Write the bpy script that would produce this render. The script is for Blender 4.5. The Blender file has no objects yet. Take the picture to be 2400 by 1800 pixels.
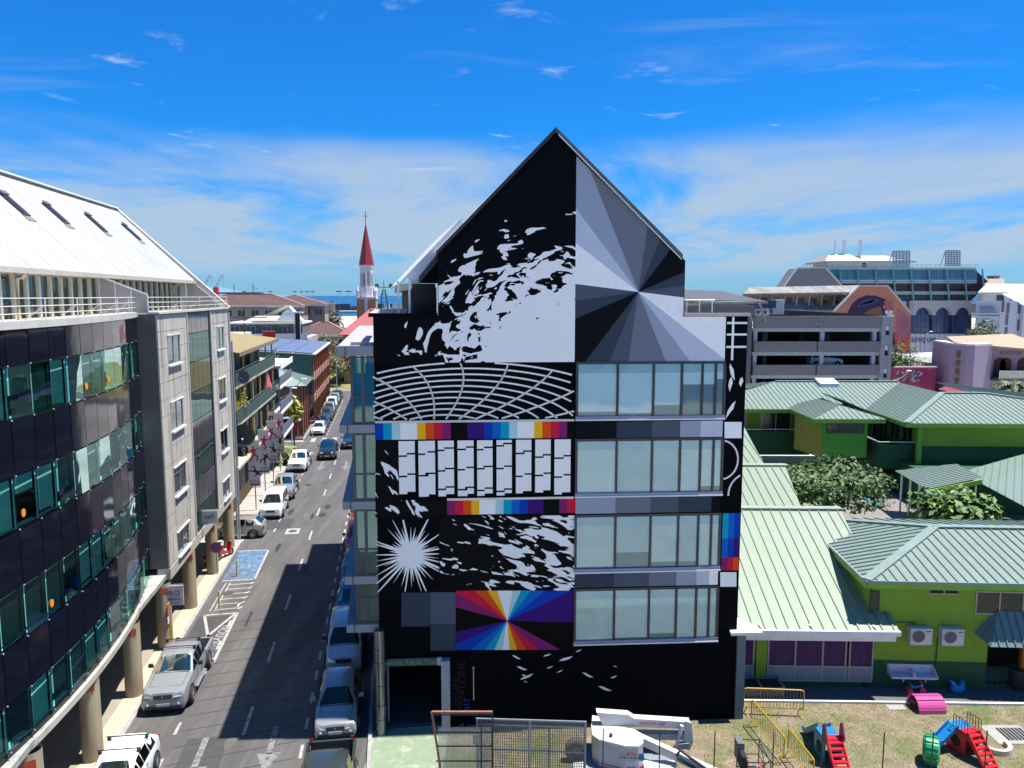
import bpy, bmesh, math, random
from mathutils import Vector, Matrix, noise as mnoise
random.seed(7)
R = math.radians
scene = bpy.context.scene
COL = scene.collection

# ---------------------------------------------------------------- camera, world, sun, exposure
F_PX, PITCH, CAM_H = 1800.0, R(6.56), 17.3
cam_d = bpy.data.cameras.new('camera'); cam = bpy.data.objects.new('camera', cam_d); COL.objects.link(cam)
cam.location = (0, 0, CAM_H); cam.rotation_euler = (math.pi/2 - PITCH, 0, 0)
cam_d.sensor_width = 36; cam_d.lens = 36*F_PX/2400; cam_d.clip_start = .2; cam_d.clip_end = 120000
scene.camera = cam
scene.view_settings.view_transform = 'Standard'; scene.view_settings.look = 'None'
scene.view_settings.gamma = 1; scene.view_settings.use_curve_mapping = False
scene.view_settings.exposure = 1.95

SUN_EL, SUN_AZ = R(72.0), R(84)            # azimuth clockwise from +Y: the sun stands to the right
sd = Vector((math.sin(SUN_AZ)*math.cos(SUN_EL), math.cos(SUN_AZ)*math.cos(SUN_EL), math.sin(SUN_EL)))
sun_d = bpy.data.lights.new('sun', 'SUN'); sun_d.energy = 2.4; sun_d.angle = R(.53); sun_d.color = (1, .965, .9)
sun = bpy.data.objects.new('sun', sun_d); COL.objects.link(sun)
sun.rotation_euler = sd.to_track_quat('Z', 'Y').to_euler()

W = bpy.data.worlds.new('World'); scene.world = W; W.use_nodes = True
nt = W.node_tree; nt.nodes.clear()
def wn(t, **k):
    n = nt.nodes.new(t)
    for a, b in k.items(): setattr(n, a, b)
    return n
def wmath(op, a, b=None, c=None):
    n = wn('ShaderNodeMath', operation=op)
    for i, x in enumerate((a, b, c)):
        if x is None: continue
        if isinstance(x, (int, float)): n.inputs[i].default_value = x
        else: nt.links.new(x, n.inputs[i])
    return n.outputs[0]
wo = wn('ShaderNodeOutputWorld'); bg = wn('ShaderNodeBackground'); bg.inputs[1].default_value = .058
nt.links.new(bg.outputs[0], wo.inputs[0])
sky = wn('ShaderNodeTexSky', sky_type='NISHITA'); sky.sun_disc = False
sky.sun_elevation = SUN_EL; sky.sun_rotation = SUN_AZ; sky.air_density = 1.0; sky.dust_density = .35; sky.ozone_density = 2.5; sky.altitude = 0
hs = wn('ShaderNodeMix', data_type='RGBA', blend_type='MULTIPLY'); hs.inputs[0].default_value = 1
nt.links.new(sky.outputs[0], hs.inputs[6]); hs.inputs[7].default_value = (.045, .375, .76, 1)
tc = wn('ShaderNodeTexCoord'); sp = wn('ShaderNodeSeparateXYZ'); nt.links.new(tc.outputs['Generated'], sp.inputs[0])
X_, Y_, Z_ = sp.outputs
zc = wmath('MAXIMUM', wmath('ADD', Z_, .06), .03)
cb = wn('ShaderNodeCombineXYZ')
nt.links.new(wmath('DIVIDE', X_, zc), cb.inputs[0]); nt.links.new(wmath('DIVIDE', Y_, zc), cb.inputs[1])
def wnoise(vec, scale, detail, sx, sy, off, rough=.55, dist=0):
    mp = wn('ShaderNodeMapping'); nt.links.new(vec, mp.inputs[0]); mp.inputs['Scale'].default_value = (sx, sy, 1); mp.inputs['Location'].default_value = off
    n = wn('ShaderNodeTexNoise'); nt.links.new(mp.outputs[0], n.inputs[0]); n.inputs['Scale'].default_value = scale
    n.inputs['Detail'].default_value = detail; n.inputs['Roughness'].default_value = rough; n.inputs['Distortion'].default_value = dist
    return n.outputs[0]
def smooth(x, a, b):
    n = wn('ShaderNodeMapRange', interpolation_type='SMOOTHSTEP'); nt.links.new(x, n.inputs[0])
    n.inputs[1].default_value = a; n.inputs[2].default_value = b; return n.outputs[0]
wob = wmath('MULTIPLY', wmath('SUBTRACT', wnoise(cb.outputs[0], .35, 4, 1.0, 1.0, (6.3, 2.2, 0)), .5), .17)
low = wmath('MULTIPLY', smooth(wnoise(cb.outputs[0], .6, 7, 1.0, .5, (3.1, 1.7, 0), .62, .5), .33, .60), smooth(wmath('ADD', Z_, wob), .205, .14))
low = wmath('MULTIPLY', low, smooth(Z_, .012, .06))
streak = wmath('MULTIPLY', smooth(wnoise(cb.outputs[0], 1.1, 5, .45, 1.6, (8.2, .4, 0), .58, .8), .55, .85), wmath('MULTIPLY', smooth(Z_, .06, .14), .45))
puff = wmath('MULTIPLY', smooth(wnoise(cb.outputs[0], 2.6, 6, .8, 1.0, (1.3, 5.6, 0), .6, .5), .60, .80), wmath('MULTIPLY', smooth(Z_, .12, .2), .6))
veil = wmath('MULTIPLY', smooth(Z_, .15, .0), .5)
cl = wmath('MINIMUM', wmath('ADD', wmath('MAXIMUM', wmath('MULTIPLY', low, .88), streak), veil), .92)
mx = wn('ShaderNodeMix', data_type='RGBA'); nt.links.new(cl, mx.inputs[0]); nt.links.new(hs.outputs[2], mx.inputs[6]); mx.inputs[7].default_value = (2.05, 2.65, 3.35, 1)
mx2 = wn('ShaderNodeMix', data_type='RGBA'); nt.links.new(puff, mx2.inputs[0]); nt.links.new(mx.outputs[2], mx2.inputs[6]); mx2.inputs[7].default_value = (4.4, 4.8, 5.2, 1)
nt.links.new(mx2.outputs[2], bg.inputs[0])

# ---------------------------------------------------------------- frames
CP, SP = math.cos(PITCH), math.sin(PITCH)
TH = R(8.88); CT, ST = math.cos(TH), math.sin(TH)         # the street runs along (-ST, CT)
def ray(px, py):
    u, v = (px-1200)/F_PX, (py-900)/F_PX
    return Vector((u, CP - v*SP, -(v*CP+SP)))
def G(px, py, z=0):                                         # photo point on the level z
    d = ray(px, py); t = (z-CAM_H)/d.z
    return Vector((d.x*t, d.y*t, z))
def PY(px, py, Y):                                          # photo point on the upright plane at distance Y
    d = ray(px, py); t = Y/d.y
    return Vector((d.x*t, Y, CAM_H+d.z*t))
def S(x, y, z=0): return Vector((x*CT - y*ST, x*ST + y*CT, z))   # street frame to world

# ---------------------------------------------------------------- materials
MATS = {}
def M(name, col, rough=.6, metal=0, var=.12, vscale=1.5, bump=0, bscale=20, spec=.5, dirt=None, coat=0, stretch=(1, 1, 1), emit=0):
    if name in MATS: return MATS[name]
    m = bpy.data.materials.new(name); m.use_nodes = True; t = m.node_tree; b = t.nodes['Principled BSDF']
    b.inputs['Roughness'].default_value = rough; b.inputs['Metallic'].default_value = metal; b.inputs['Specular IOR Level'].default_value = spec
    if coat: b.inputs['Coat Weight'].default_value = coat; b.inputs['Coat Roughness'].default_value = .04
    c = (*col, 1)
    tcn = t.nodes.new('ShaderNodeTexCoord'); mp = t.nodes.new('ShaderNodeMapping'); mp.inputs['Scale'].default_value = stretch
    t.links.new(tcn.outputs['Object'], mp.inputs[0])
    n = t.nodes.new('ShaderNodeTexNoise'); n.inputs['Scale'].default_value = vscale; n.inputs['Detail'].default_value = 6; n.inputs['Roughness'].default_value = .65
    t.links.new(mp.outputs[0], n.inputs[0])
    r = t.nodes.new('ShaderNodeMapRange'); r.inputs[1].default_value = .3; r.inputs[2].default_value = .7
    r.inputs[3].default_value = 1-var; r.inputs[4].default_value = 1+var; t.links.new(n.outputs[0], r.inputs[0])
    mul = t.nodes.new('ShaderNodeMix'); mul.data_type = 'RGBA'; mul.blend_type = 'MULTIPLY'; mul.inputs[0].default_value = 1; mul.inputs[6].default_value = c
    cc = t.nodes.new('ShaderNodeCombineColor')
    for i in range(3): t.links.new(r.outputs[0], cc.inputs[i])
    t.links.new(cc.outputs[0], mul.inputs[7]); out = mul.outputs[2]
    if dirt:                                                # (colour, scale, low, high, stretch)
        dc, ds, lo, hi, dst = dirt
        mp2 = t.nodes.new('ShaderNodeMapping'); mp2.inputs['Scale'].default_value = dst; t.links.new(tcn.outputs['Object'], mp2.inputs[0])
        n2 = t.nodes.new('ShaderNodeTexNoise'); n2.inputs['Scale'].default_value = ds; n2.inputs['Detail'].default_value = 7; n2.inputs['Roughness'].default_value = .7
        t.links.new(mp2.outputs[0], n2.inputs[0])
        r2 = t.nodes.new('ShaderNodeMapRange'); r2.inputs[1].default_value = lo; r2.inputs[2].default_value = hi; t.links.new(n2.outputs[0], r2.inputs[0])
        mm = t.nodes.new('ShaderNodeMix'); mm.data_type = 'RGBA'; t.links.new(r2.outputs[0], mm.inputs[0]); t.links.new(out, mm.inputs[6]); mm.inputs[7].default_value = (*dc, 1)
        out = mm.outputs[2]
    t.links.new(out, b.inputs['Base Color'])
    if bump:
        n3 = t.nodes.new('ShaderNodeTexNoise'); n3.inputs['Scale'].default_value = bscale; n3.inputs['Detail'].default_value = 4; t.links.new(mp.outputs[0], n3.inputs[0])
        bp = t.nodes.new('ShaderNodeBump'); bp.inputs['Strength'].default_value = bump; bp.inputs['Distance'].default_value = .03
        t.links.new(n3.outputs[0], bp.inputs['Height']); t.links.new(bp.outputs[0], b.inputs['Normal'])
    if emit: b.inputs['Emission Color'].default_value = c; b.inputs['Emission Strength'].default_value = emit
    MATS[name] = m; return m
def wave_bump(m, axis, scale, dist=.02, strength=1):        # corrugation relief on a sheet too fine to pick apart
    t = m.node_tree; b = t.nodes['Principled BSDF']; tcn = t.nodes.new('ShaderNodeTexCoord')
    w = t.nodes.new('ShaderNodeTexWave'); w.bands_direction = axis; w.inputs['Scale'].default_value = scale
    t.links.new(tcn.outputs['Object'], w.inputs[0]); bp = t.nodes.new('ShaderNodeBump'); bp.inputs['Distance'].default_value = dist; bp.inputs['Strength'].default_value = strength
    t.links.new(w.outputs['Fac'], bp.inputs['Height']); t.links.new(bp.outputs[0], b.inputs['Normal']); return m
def glass(name, tint, refl=.12, rough=.02, gloss=(1, 1, 1), blend=.5):
    if name in MATS: return MATS[name]
    m = bpy.data.materials.new(name); m.use_nodes = True; t = m.node_tree; t.nodes.remove(t.nodes['Principled BSDF'])
    o = t.nodes['Material Output']; tr = t.nodes.new('ShaderNodeBsdfTransparent'); tr.inputs[0].default_value = (*tint, 1)
    g = t.nodes.new('ShaderNodeBsdfGlossy'); g.inputs['Roughness'].default_value = rough; g.inputs[0].default_value = (*gloss, 1)
    n = t.nodes.new('ShaderNodeTexNoise'); n.inputs['Scale'].default_value = .8; n.inputs['Detail'].default_value = 1
    tcn = t.nodes.new('ShaderNodeTexCoord'); t.links.new(tcn.outputs['Object'], n.inputs[0])
    bp = t.nodes.new('ShaderNodeBump'); bp.inputs['Strength'].default_value = .25; bp.inputs['Distance'].default_value = .02
    t.links.new(n.outputs[0], bp.inputs['Height']); t.links.new(bp.outputs[0], g.inputs['Normal'])
    lw = t.nodes.new('ShaderNodeLayerWeight'); lw.inputs[0].default_value = blend
    ma = t.nodes.new('ShaderNodeMath'); ma.operation = 'MULTIPLY_ADD'; t.links.new(lw.outputs['Fresnel'], ma.inputs[0]); ma.inputs[1].default_value = .9; ma.inputs[2].default_value = refl; ma.use_clamp = True
    mxn = t.nodes.new('ShaderNodeMixShader'); t.links.new(ma.outputs[0], mxn.inputs[0]); t.links.new(tr.outputs[0], mxn.inputs[1]); t.links.new(g.outputs[0], mxn.inputs[2])
    t.links.new(mxn.outputs[0], o.inputs[0]); MATS[name] = m; return m

# ---------------------------------------------------------------- mesh builder
def V(*a): return Vector(a)
class MB:
    def __init__(s): s.v, s.f, s.m = [], [], []
    def poly(s, pts, m=0):
        i = len(s.v); s.v += [tuple(p) for p in pts]; s.f.append(tuple(range(i, i+len(pts)))); s.m.append(m); return s
    def box(s, x0, y0, z0, x1, y1, z1, m=0):
        return s.obox(V(x0, y0, z0), V(x1-x0, 0, 0), V(0, y1-y0, 0), V(0, 0, z1-z0), m)
    def obox(s, o, a, b, c, m=0):
        o, a, b, c = Vector(o), Vector(a), Vector(b), Vector(c); i = len(s.v)
        s.v += [tuple(p) for p in (o, o+a, o+a+b, o+b, o+c, o+a+c, o+a+b+c, o+b+c)]
        for q in ((0, 3, 2, 1), (4, 5, 6, 7), (0, 1, 5, 4), (1, 2, 6, 5), (2, 3, 7, 6), (3, 0, 4, 7)): s.f.append(tuple(i+k for k in q)); s.m.append(m)
        return s
    def prism(s, pts, vec, m=0, cap=True):
        pts = [Vector(p) for p in pts]; vec = Vector(vec); n = len(pts); i = len(s.v)
        s.v += [tuple(p) for p in pts] + [tuple(p+vec) for p in pts]
        if cap: s.f += [tuple(range(i, i+n)), tuple(range(i+2*n-1, i+n-1, -1))]; s.m += [m, m]
        for k in range(n): s.f.append((i+k, i+(k+1) % n, i+n+(k+1) % n, i+n+k)); s.m.append(m)
        return s
    def bar(s, a, b, w, h, m=0, up=(0, 0, 1)):              # rectangular bar between two points
        a, b = Vector(a), Vector(b); d = (b-a).normalized(); u = Vector(up)
        sd_ = d.cross(u)
        if sd_.length < 1e-4: sd_ = d.cross(V(1, 0, 0))
        sd_.normalize(); u = sd_.cross(d)
        return s.obox(a - sd_*w/2 - u*h/2, b-a, sd_*w, u*h, m)
    def tube(s, pts, r, n=6, m=0, cap=True):
        pts = [Vector(p) for p in pts]; rs = r if isinstance(r, (list, tuple)) else [r]*len(pts); i = len(s.v)
        up = V(0, 0, 1)
        for k, p in enumerate(pts):
            d = (pts[min(k+1, len(pts)-1)] - pts[max(k-1, 0)]).normalized()
            a = d.cross(up)
            if a.length < .05: a = d.cross(V(1, 0, 0))
            a.normalize(); b = a.cross(d)
            for j in range(n):
                t = 2*math.pi*j/n; s.v.append(tuple(p + (a*math.cos(t) + b*math.sin(t))*rs[k]))
        for k in range(len(pts)-1):
            for j in range(n):
                s.f.append((i+k*n+j, i+k*n+(j+1) % n, i+(k+1)*n+(j+1) % n, i+(k+1)*n+j)); s.m.append(m)
        if cap:
            s.f += [tuple(range(i, i+n)), tuple(range(i+(len(pts)-1)*n+n-1, i+(len(pts)-1)*n-1, -1))]; s.m += [m, m]
        return s
    def cyl(s, c, r, h, n=12, m=0, r2=None, axis=(0, 0, 1)):
        c = Vector(c); return s.tube([c, c+Vector(axis)*h], [r, r if r2 is None else r2], n, m)
    def lathe(s, prof, c=(0, 0, 0), n=16, m=0, axis='z'):
        i = len(s.v); c = Vector(c)
        for r, h in prof:
            for j in range(n):
                t = 2*math.pi*j/n; a, b = r*math.cos(t), r*math.sin(t)
                p = {'z': V(a, b, h), 'x': V(h, a, b), 'y': V(a, h, b)}[axis]; s.v.append(tuple(c+p))
        for k in range(len(prof)-1):
            for j in range(n): s.f.append((i+k*n+j, i+k*n+(j+1) % n, i+(k+1)*n+(j+1) % n, i+(k+1)*n+j)); s.m.append(m)
        return s
    def ball(s, c, r, m=0, n=8, sq=(1, 1, 1)):
        k0 = len(s.v); s.lathe([(max(.001, math.sin(math.pi*k/6))*r, -math.cos(math.pi*k/6)*r) for k in range(7)], (0, 0, 0), n, m)
        for k in range(k0, len(s.v)): p = s.v[k]; s.v[k] = (p[0]*sq[0]+c[0], p[1]*sq[1]+c[1], p[2]*sq[2]+c[2])
        return s
    def xf(s, mat):
        s.v = [tuple(mat @ Vector(p)) for p in s.v]; return s
    def mesh(s, name, mats, smooth=False, fixn=True):
        me = bpy.data.meshes.new(name); me.from_pydata(s.v, [], s.f)
        for m in (mats if isinstance(mats, (list, tuple)) else [mats]): me.materials.append(m)
        me.polygons.foreach_set('material_index', s.m)
        if fixn:
            bm = bmesh.new(); bm.from_mesh(me); bmesh.ops.recalc_face_normals(bm, faces=bm.faces); bm.to_mesh(me); bm.free()
        if smooth: me.polygons.foreach_set('use_smooth', [True]*len(me.polygons))
        me.update(); return me
    def obj(s, name, mats, parent=None, smooth=False, loc=None, rot=None, fixn=True):
        return link(name, s.mesh(name, mats, smooth, fixn), parent, loc, rot)
def link(name, me, parent=None, loc=None, rot=None):
    o = bpy.data.objects.new(name, me); COL.objects.link(o)
    if parent is not None: o.parent = parent
    if loc is not None: o.location = loc
    if rot is not None: o.rotation_euler = rot if isinstance(rot, (tuple, list)) else (0, 0, rot)
    return o
def tag(o, label=None, cat=None, group=None, kind=None):
    for k, x in (('label', label), ('category', cat), ('group', group), ('kind', kind)):
        if x: o[k] = x
    return o
def thing(name, label, cat, loc=(0, 0, 0), rot=0, group=None):
    o = bpy.data.objects.new(name, None); COL.objects.link(o); o.empty_display_size = .2
    o.location = loc; o.rotation_euler = (0, 0, rot); return tag(o, label, cat, group)
def stuff(o): o['kind'] = 'stuff'; return o
def dup(root, loc, rot, label=None, group=None):
    r = root.copy(); COL.objects.link(r); r.location = loc; r.rotation_euler = (0, 0, rot)
    if label: r['label'] = label
    if group: r['group'] = group
    for ch in list(root.children):
        c = ch.copy(); COL.objects.link(c); c.parent = r
        for g in ch.children: d = g.copy(); COL.objects.link(d); d.parent = c
    return r
def structure(name, mb, mats, **k):
    o = mb.obj(name, mats, **k); o['kind'] = 'structure'; return o
def text(name, body, size, mat, parent=None, loc=(0, 0, 0), rot=(math.pi/2, 0, 0), extrude=.004, align='CENTER', sx=1, shear=0):
    c = bpy.data.curves.new(name, 'FONT'); c.body = body; c.size = size; c.extrude = extrude; c.align_x = align; c.align_y = 'CENTER'; c.shear = shear
    o = bpy.data.objects.new(name, c); COL.objects.link(o); bpy.context.view_layer.update()
    me = bpy.data.meshes.new_from_object(o); bpy.data.objects.remove(o); bpy.data.curves.remove(c)
    me.materials.clear(); me.materials.append(mat); o = link(name, me, parent, loc, rot); o.scale = (sx, 1, 1); return o
def clip_half(pts, p, n):                                   # keep the side of a 2D polygon where (q-p).n >= 0
    out = []
    for i in range(len(pts)):
        a, b = pts[i-1], pts[i]
        da = (a[0]-p[0])*n[0]+(a[1]-p[1])*n[1]; db = (b[0]-p[0])*n[0]+(b[1]-p[1])*n[1]
        if (da >= 0) != (db >= 0):
            t = da/(da-db); out.append((a[0]+(b[0]-a[0])*t, a[1]+(b[1]-a[1])*t))
        if db >= 0: out.append(b)
    return out
def sector(pts, c, a0, a1):
    q = clip_half(pts, c, (-math.sin(a0), math.cos(a0)))
    return clip_half(q, c, (math.sin(a1), -math.cos(a1))) if q else q

# ---------------------------------------------------------------- shared materials
white_p = M('white paint', (.78, .78, .76), .5, var=.06)
black_p = M('black paint', (.003, .0035, .005), .8, var=.2, spec=.06)
dark_in = M('dark interior', (.02, .02, .022), .8)
concrete = M('grey concrete', (.34, .33, .31), .85, var=.15, bump=.2, dirt=((.12, .115, .11), 1.2, .52, .75, (1, 1, .25)))
pale_conc = M('pale concrete', (.5, .48, .44), .85, var=.12, dirt=((.2, .19, .17), 1.0, .55, .8, (1, 1, .3)))
alu = M('aluminium', (.45, .46, .48), .35, .7, var=.05)
dark_metal = M('dark metal', (.04, .042, .048), .45, .3)
galv = M('galvanised steel', (.42, .45, .48), .45, .6, var=.15, vscale=6)
rubber = M('rubber', (.018, .018, .019), .8)
steel = M('steel grey paint', (.2, .215, .24), .5, .2)
white_txt = M('white lettering', (.75, .75, .75), .6)
# ---------------------------------------------------------------- setting: land, sea, hill, road, pavements
asphalt = M('asphalt', (.076, .071, .069), .85, var=.2, vscale=.5, bump=.35, bscale=60, stretch=(1, .25, 1), dirt=((.125, .118, .112), .9, .47, .72, (1.2, .12, 1)))
asph_dark = M('dark asphalt', (.052, .049, .05), .85, var=.2, vscale=1.2, bump=.3, bscale=60)
land_m = M('town ground', (.42, .40, .36), .9, var=.3, vscale=.05)
sea_m = M('sea water', (.008, .085, .19), .45, var=.15, vscale=.004, spec=.15)
structure('ground', MB().poly([(-900, -60, -.02), (900, -60, -.02), (900, 660, -.02), (-900, 660, -.02)]), land_m)
structure('sea', MB().poly([(-60000, -500, -1.5), (60000, -500, -1.5), (60000, 95000, -1.5), (-60000, 95000, -1.5)]), sea_m)
structure('quay', MB().box(-900, 860, -1.6, 400, 1120, 0), M('quay concrete', (.3, .3, .29), .9))
hb = MB(); NX = 40
for i in range(NX):
    for j in range(8):
        def hp(a, b):
            x = -10300 + a*170; h = max(0, 1.0-abs(a-14)/16)**1.2*(.75+.5*mnoise.noise(V(a*.35, 2.1, 0)))*480*(1-abs(b-4)/4.0)
            return (x, 15000 + b*700, -2 + max(0, h))
        hb.poly([hp(i, j), hp(i+1, j), hp(i+1, j+1), hp(i, j+1)])
structure('hills', hb, M('hazy blue hill', (.13, .2, .3), .9, var=.2, vscale=.0008), smooth=True)  # haze of the distance put into the bluish hill colour

def strip(name, x0, x1, y0, y1, z, mat, h=None):            # a piece of the street, in street coordinates
    m = MB()
    if h is None: m.poly([S(x0, y0, z), S(x1, y0, z), S(x1, y1, z), S(x0, y1, z)])
    else: m.obox(S(x0, y0, z), S(x1, y0)-S(x0, y0), S(x0, y1)-S(x0, y0), V(0, 0, h))
    return structure(name, m, mat)
strip('road', -10.7, -1.2, 8, 140, 0, asphalt)
strip('side_street', -90, -10.7, 83.6, 93, 0, asphalt)
strip('far_street', -60, 40, 134, 143, .004, asphalt)
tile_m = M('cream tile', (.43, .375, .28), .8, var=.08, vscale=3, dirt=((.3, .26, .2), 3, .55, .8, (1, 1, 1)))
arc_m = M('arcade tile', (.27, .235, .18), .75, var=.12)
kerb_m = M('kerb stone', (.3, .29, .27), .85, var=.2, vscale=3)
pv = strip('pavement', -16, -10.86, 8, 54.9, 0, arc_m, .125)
strip('kerb', -10.86, -10.7, 8, 54.9, 0, kerb_m, .135)
pv2 = strip('pavement', -14, -10.86, 59.6, 83.6, 0, M('grey pavement', (.33, .31, .28), .85), .125)
strip('kerb', -10.86, -10.7, 59.6, 83.6, 0, kerb_m, .135)
strip('pavement', -20, -10.86, 94, 134, 0, asph_dark, .125)
strip('kerb', -10.86, -10.7, 94, 134, 0, kerb_m, .14)
strip('kerb', -1.2, -1.05, 8, 134, 0, kerb_m, .135)
strip('pavement', -1.05, 4, 29.5, 134, 0, asph_dark, .125)
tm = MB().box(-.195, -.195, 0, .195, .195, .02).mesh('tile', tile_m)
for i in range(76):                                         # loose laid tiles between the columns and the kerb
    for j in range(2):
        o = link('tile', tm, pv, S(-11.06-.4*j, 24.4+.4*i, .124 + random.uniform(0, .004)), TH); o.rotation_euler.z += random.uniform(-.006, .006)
# painted markings
mark = M('road paint', (.36, .35, .335), .7, var=.2, vscale=8, dirt=((.1, .098, .096), 5, .5, .68, (1, 1, 1)))
blue_mark = M('blue road paint', (.075, .18, .32), .75, var=.25, vscale=2, dirt=((.085, .085, .085), 2.2, .43, .62, (1, 1, 1)))
mk_n = 0
def mline(name, a, b, w, z=.004, mat=None):
    a, b = V(*a, 0), V(*b, 0); d = (b-a).normalized(); n = V(-d.y, d.x, 0)*w/2
    m = MB().poly([S(*(p.xy), z) for p in (a-n, b-n, b+n, a+n)])
    return structure(name, m, mat or mark)
for k in range(-4, 8): mline('lane_dash', (-6.1, 42.3+6.2*k), (-6.1, 44.5+6.2*k), .13)
for k in range(8): mline('parking_dash', (-8.8, 25.4+2.5*k), (-8.8, 26.3+2.5*k), .12)
for k in range(12): mline('parking_dash', (-8.85, 57+2.6*k), (-8.85, 57.9+2.6*k), .12)
for k in range(34): mline('parking_dash', (-3.7, 24+2*k), (-3.7, 24.9+2*k), .12)
for k in range(14): mline('parking_dash', (-8.2, 97+2.4*k), (-8.2, 98.2+2.4*k), .12)
for y in (62.9, 69.5, 75.3): mline('parking_line', (-10.6, y), (-8.9, y+.1), .12)
for k in range(7): mline('crossing_stripe', (-9.6+1.25*k, 92.6), (-9.6+1.25*k, 95.2), .55)
for a, b in (((-10.4, 42.2), (-8.65, 42.3)), ((-8.65, 42.3), (-8.65, 36.5)), ((-10.35, 42.2), (-8.7, 36.5)), ((-8.75, 42.2), (-10.3, 37.2)), ((-9.5, 36.5), (-8.65, 36.5))):
    mline('delivery_bay_line', a, b, .15, .006)
for k in range(6): mline('motorbike_bay_line', (-10.0, 42.9+.75*k), (-8.65, 43.0+.75*k), .1); mline('motorbike_bay_line', (-8.72, 42.85+.75*k), (-8.55, 43.15+.75*k), .14, .006)
for x in (-10.2, -9.95): mline('motorbike_bay_line', (x, 42.8), (x, 47), .07, .006)
structure('disabled_bay', MB().poly([S(-10.5, 47.4, .004), S(-8.6, 47.4, .004), S(-8.6, 52.9, .004), S(-10.5, 52.9, .004)]), blue_mark)
mline('bay_line', (-10.5, 47.35), (-8.55, 47.35), .13, .008); mline('bay_line', (-8.6, 47.3), (-8.6, 53), .13, .008); mline('bay_line', (-10.6, 52.95), (-8.55, 52.95), .13, .008)
m = MB(); pts = [(.28*math.cos(t), .28*math.sin(t)) for t in [R(30+20*k) for k in range(16)]]
for (a, b) in list(zip(pts, pts[1:])) + [((0, .28), (.02, .62)), ((.02, .5), (.25, .48)), ((.0, .2), (.3, .1))]:
    pa, pb = S(-9.55+a[1], 49.8+a[0]), S(-9.55+b[1], 49.8+b[0]); m.bar(pa+V(0, 0, .009), pb+V(0, 0, .009), .06, .002)
structure('wheelchair_marking', m, mark)
t_ = text('delivery_lettering', 'LIVRAISON', .62, mark, None, S(-9.0, 39.2, .006), (0, 0, TH+math.pi/2-.1), .001); t_['kind'] = 'structure'
def arrow(x, y, L, w, kind=0):
    m = MB(); p = lambda a, b: S(x+a, y+b, .006)
    m.poly([p(-.08*w, L*.4), p(.08*w, L*.4), p(.08*w, L), p(-.08*w, L)]); m.poly([p(0, 0), p(.32*w, L*.42), p(-.32*w, L*.42)])
    structure('lane_arrow', m, M('worn road paint', (.19, .185, .18), .75, var=.2, vscale=6, dirt=((.07, .066, .065), 4, .48, .62, (1, 1, 1))))
arrow(-7.5, 26.6, 3.4, 1.5); arrow(-7.4, 77.2, 4, 1.6); arrow(-4.9, 77, 4, 1.6); arrow(-4.9, 27.2, 3.2, 1.4)
# patches, manhole and drain in the road
for (x0, x1, y0, y1, z) in ((-10.6, -8.9, 36.6, 42, .002), (-9.6, -7.8, 57.6, 60.4, .002), (-6.9, -5.1, 47.5, 49.4, .002), (-8.2, -6.6, 27, 30, .002)): strip('road_patch', x0, x1, y0, y1, z, asph_dark)
rng = random.Random(77); oil = M('oil stain', (.03, .028, .028), .6); worn = M('worn asphalt', (.095, .09, .086), .85, var=.2)
for k in range(26):                                         # stains and worn spots, each with its own outline
    x, y = rng.choice((rng.uniform(-8.4, -4.2), rng.uniform(-10.3, -9))), rng.uniform(27, 80); a, b = rng.uniform(.08, .35), rng.uniform(.3, 1.3)
    structure('road_stain', MB().poly([S(x+a*math.cos(t)*rng.uniform(.6, 1.1), y+b*math.sin(t)*rng.uniform(.6, 1.1), .0016+.0001*k) for t in [2*math.pi*j/11 for j in range(11)]]), oil if k % 3 == 0 else worn)
for k in range(14):                                         # sawn joints across the near lanes
    y = 26 + 1.15*k; mline('road_joint', (-8.6, y), (-3.9, y+.9), .05, .0045, M('tar joint', (.035, .034, .035), .8))
strip('manhole_surround', -8.0, -7.0, 56.3, 57.7, .005, M('patch concrete', (.3, .29, .27), .9))
structure('manhole_cover', MB().cyl(S(-7.5, 57, .004), .32, .008, 16), M('cast iron', (.1, .09, .08), .6, .4))
structure('manhole_cover', MB().cyl(S(-9.75, 45.3, 0), .34, .008, 16), M('cast iron', (.1, .09, .08), .6, .4))
# grass square at the far end of the street
lawn = M('far lawn', (.2, .19, .075), .9, var=.3, vscale=.3)
structure('lawn', MB().poly([S(-60, 144, .01), S(40, 144, .01), S(40, 215, .01), S(-60, 215, .01)]), lawn)
# yard in front of the painted building
yard_m = M('dry yard earth', (.20, .158, .10), .95, var=.3, vscale=1.4, bump=.6, bscale=25, dirt=((.105, .125, .04), .5, .46, .6, (1, 1, 1)))
structure('yard', MB().poly([(-2.7, 18, 0), (34, 18, 0), (34, 31.15, 0), (9.2, 31.15, 0), (9.2, 29.9, 0), (-2.7, 29.15, 0)]), yard_m)
structure('green_floor', MB().poly([(-5.6, 18, .004), (-2.55, 18, .004), (-2.55, 29.2, .004), (-5.42, 29.0, .004)]), M('green painted floor', (.2, .25, .165), .8, var=.15, vscale=2.5, bump=.2, dirt=((.42, .46, .36), 1.6, .55, .75, (1, 1, 1))))
structure('yard_path', MB().poly([(9.4, 31.2, .004), (36, 30.6, .004), (36, 33, .004), (9.4, 33, .004)]), M('school asphalt', (.10, .10, .105), .85, var=.15))
structure('path_edging', MB().obox(V(9.4, 31.12, 0), V(26, -.62, 0), V(.002, .12, 0), V(0, 0, .09)), M('white edging', (.6, .57, .5), .8, var=.15, vscale=4))
structure('courtyard', MB().poly([(12, 41, .004), (60, 41, .004), (60, 75, .004), (12, 75, .004)]), M('courtyard asphalt', (.2, .175, .16), .9, var=.15, bump=.3))
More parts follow.
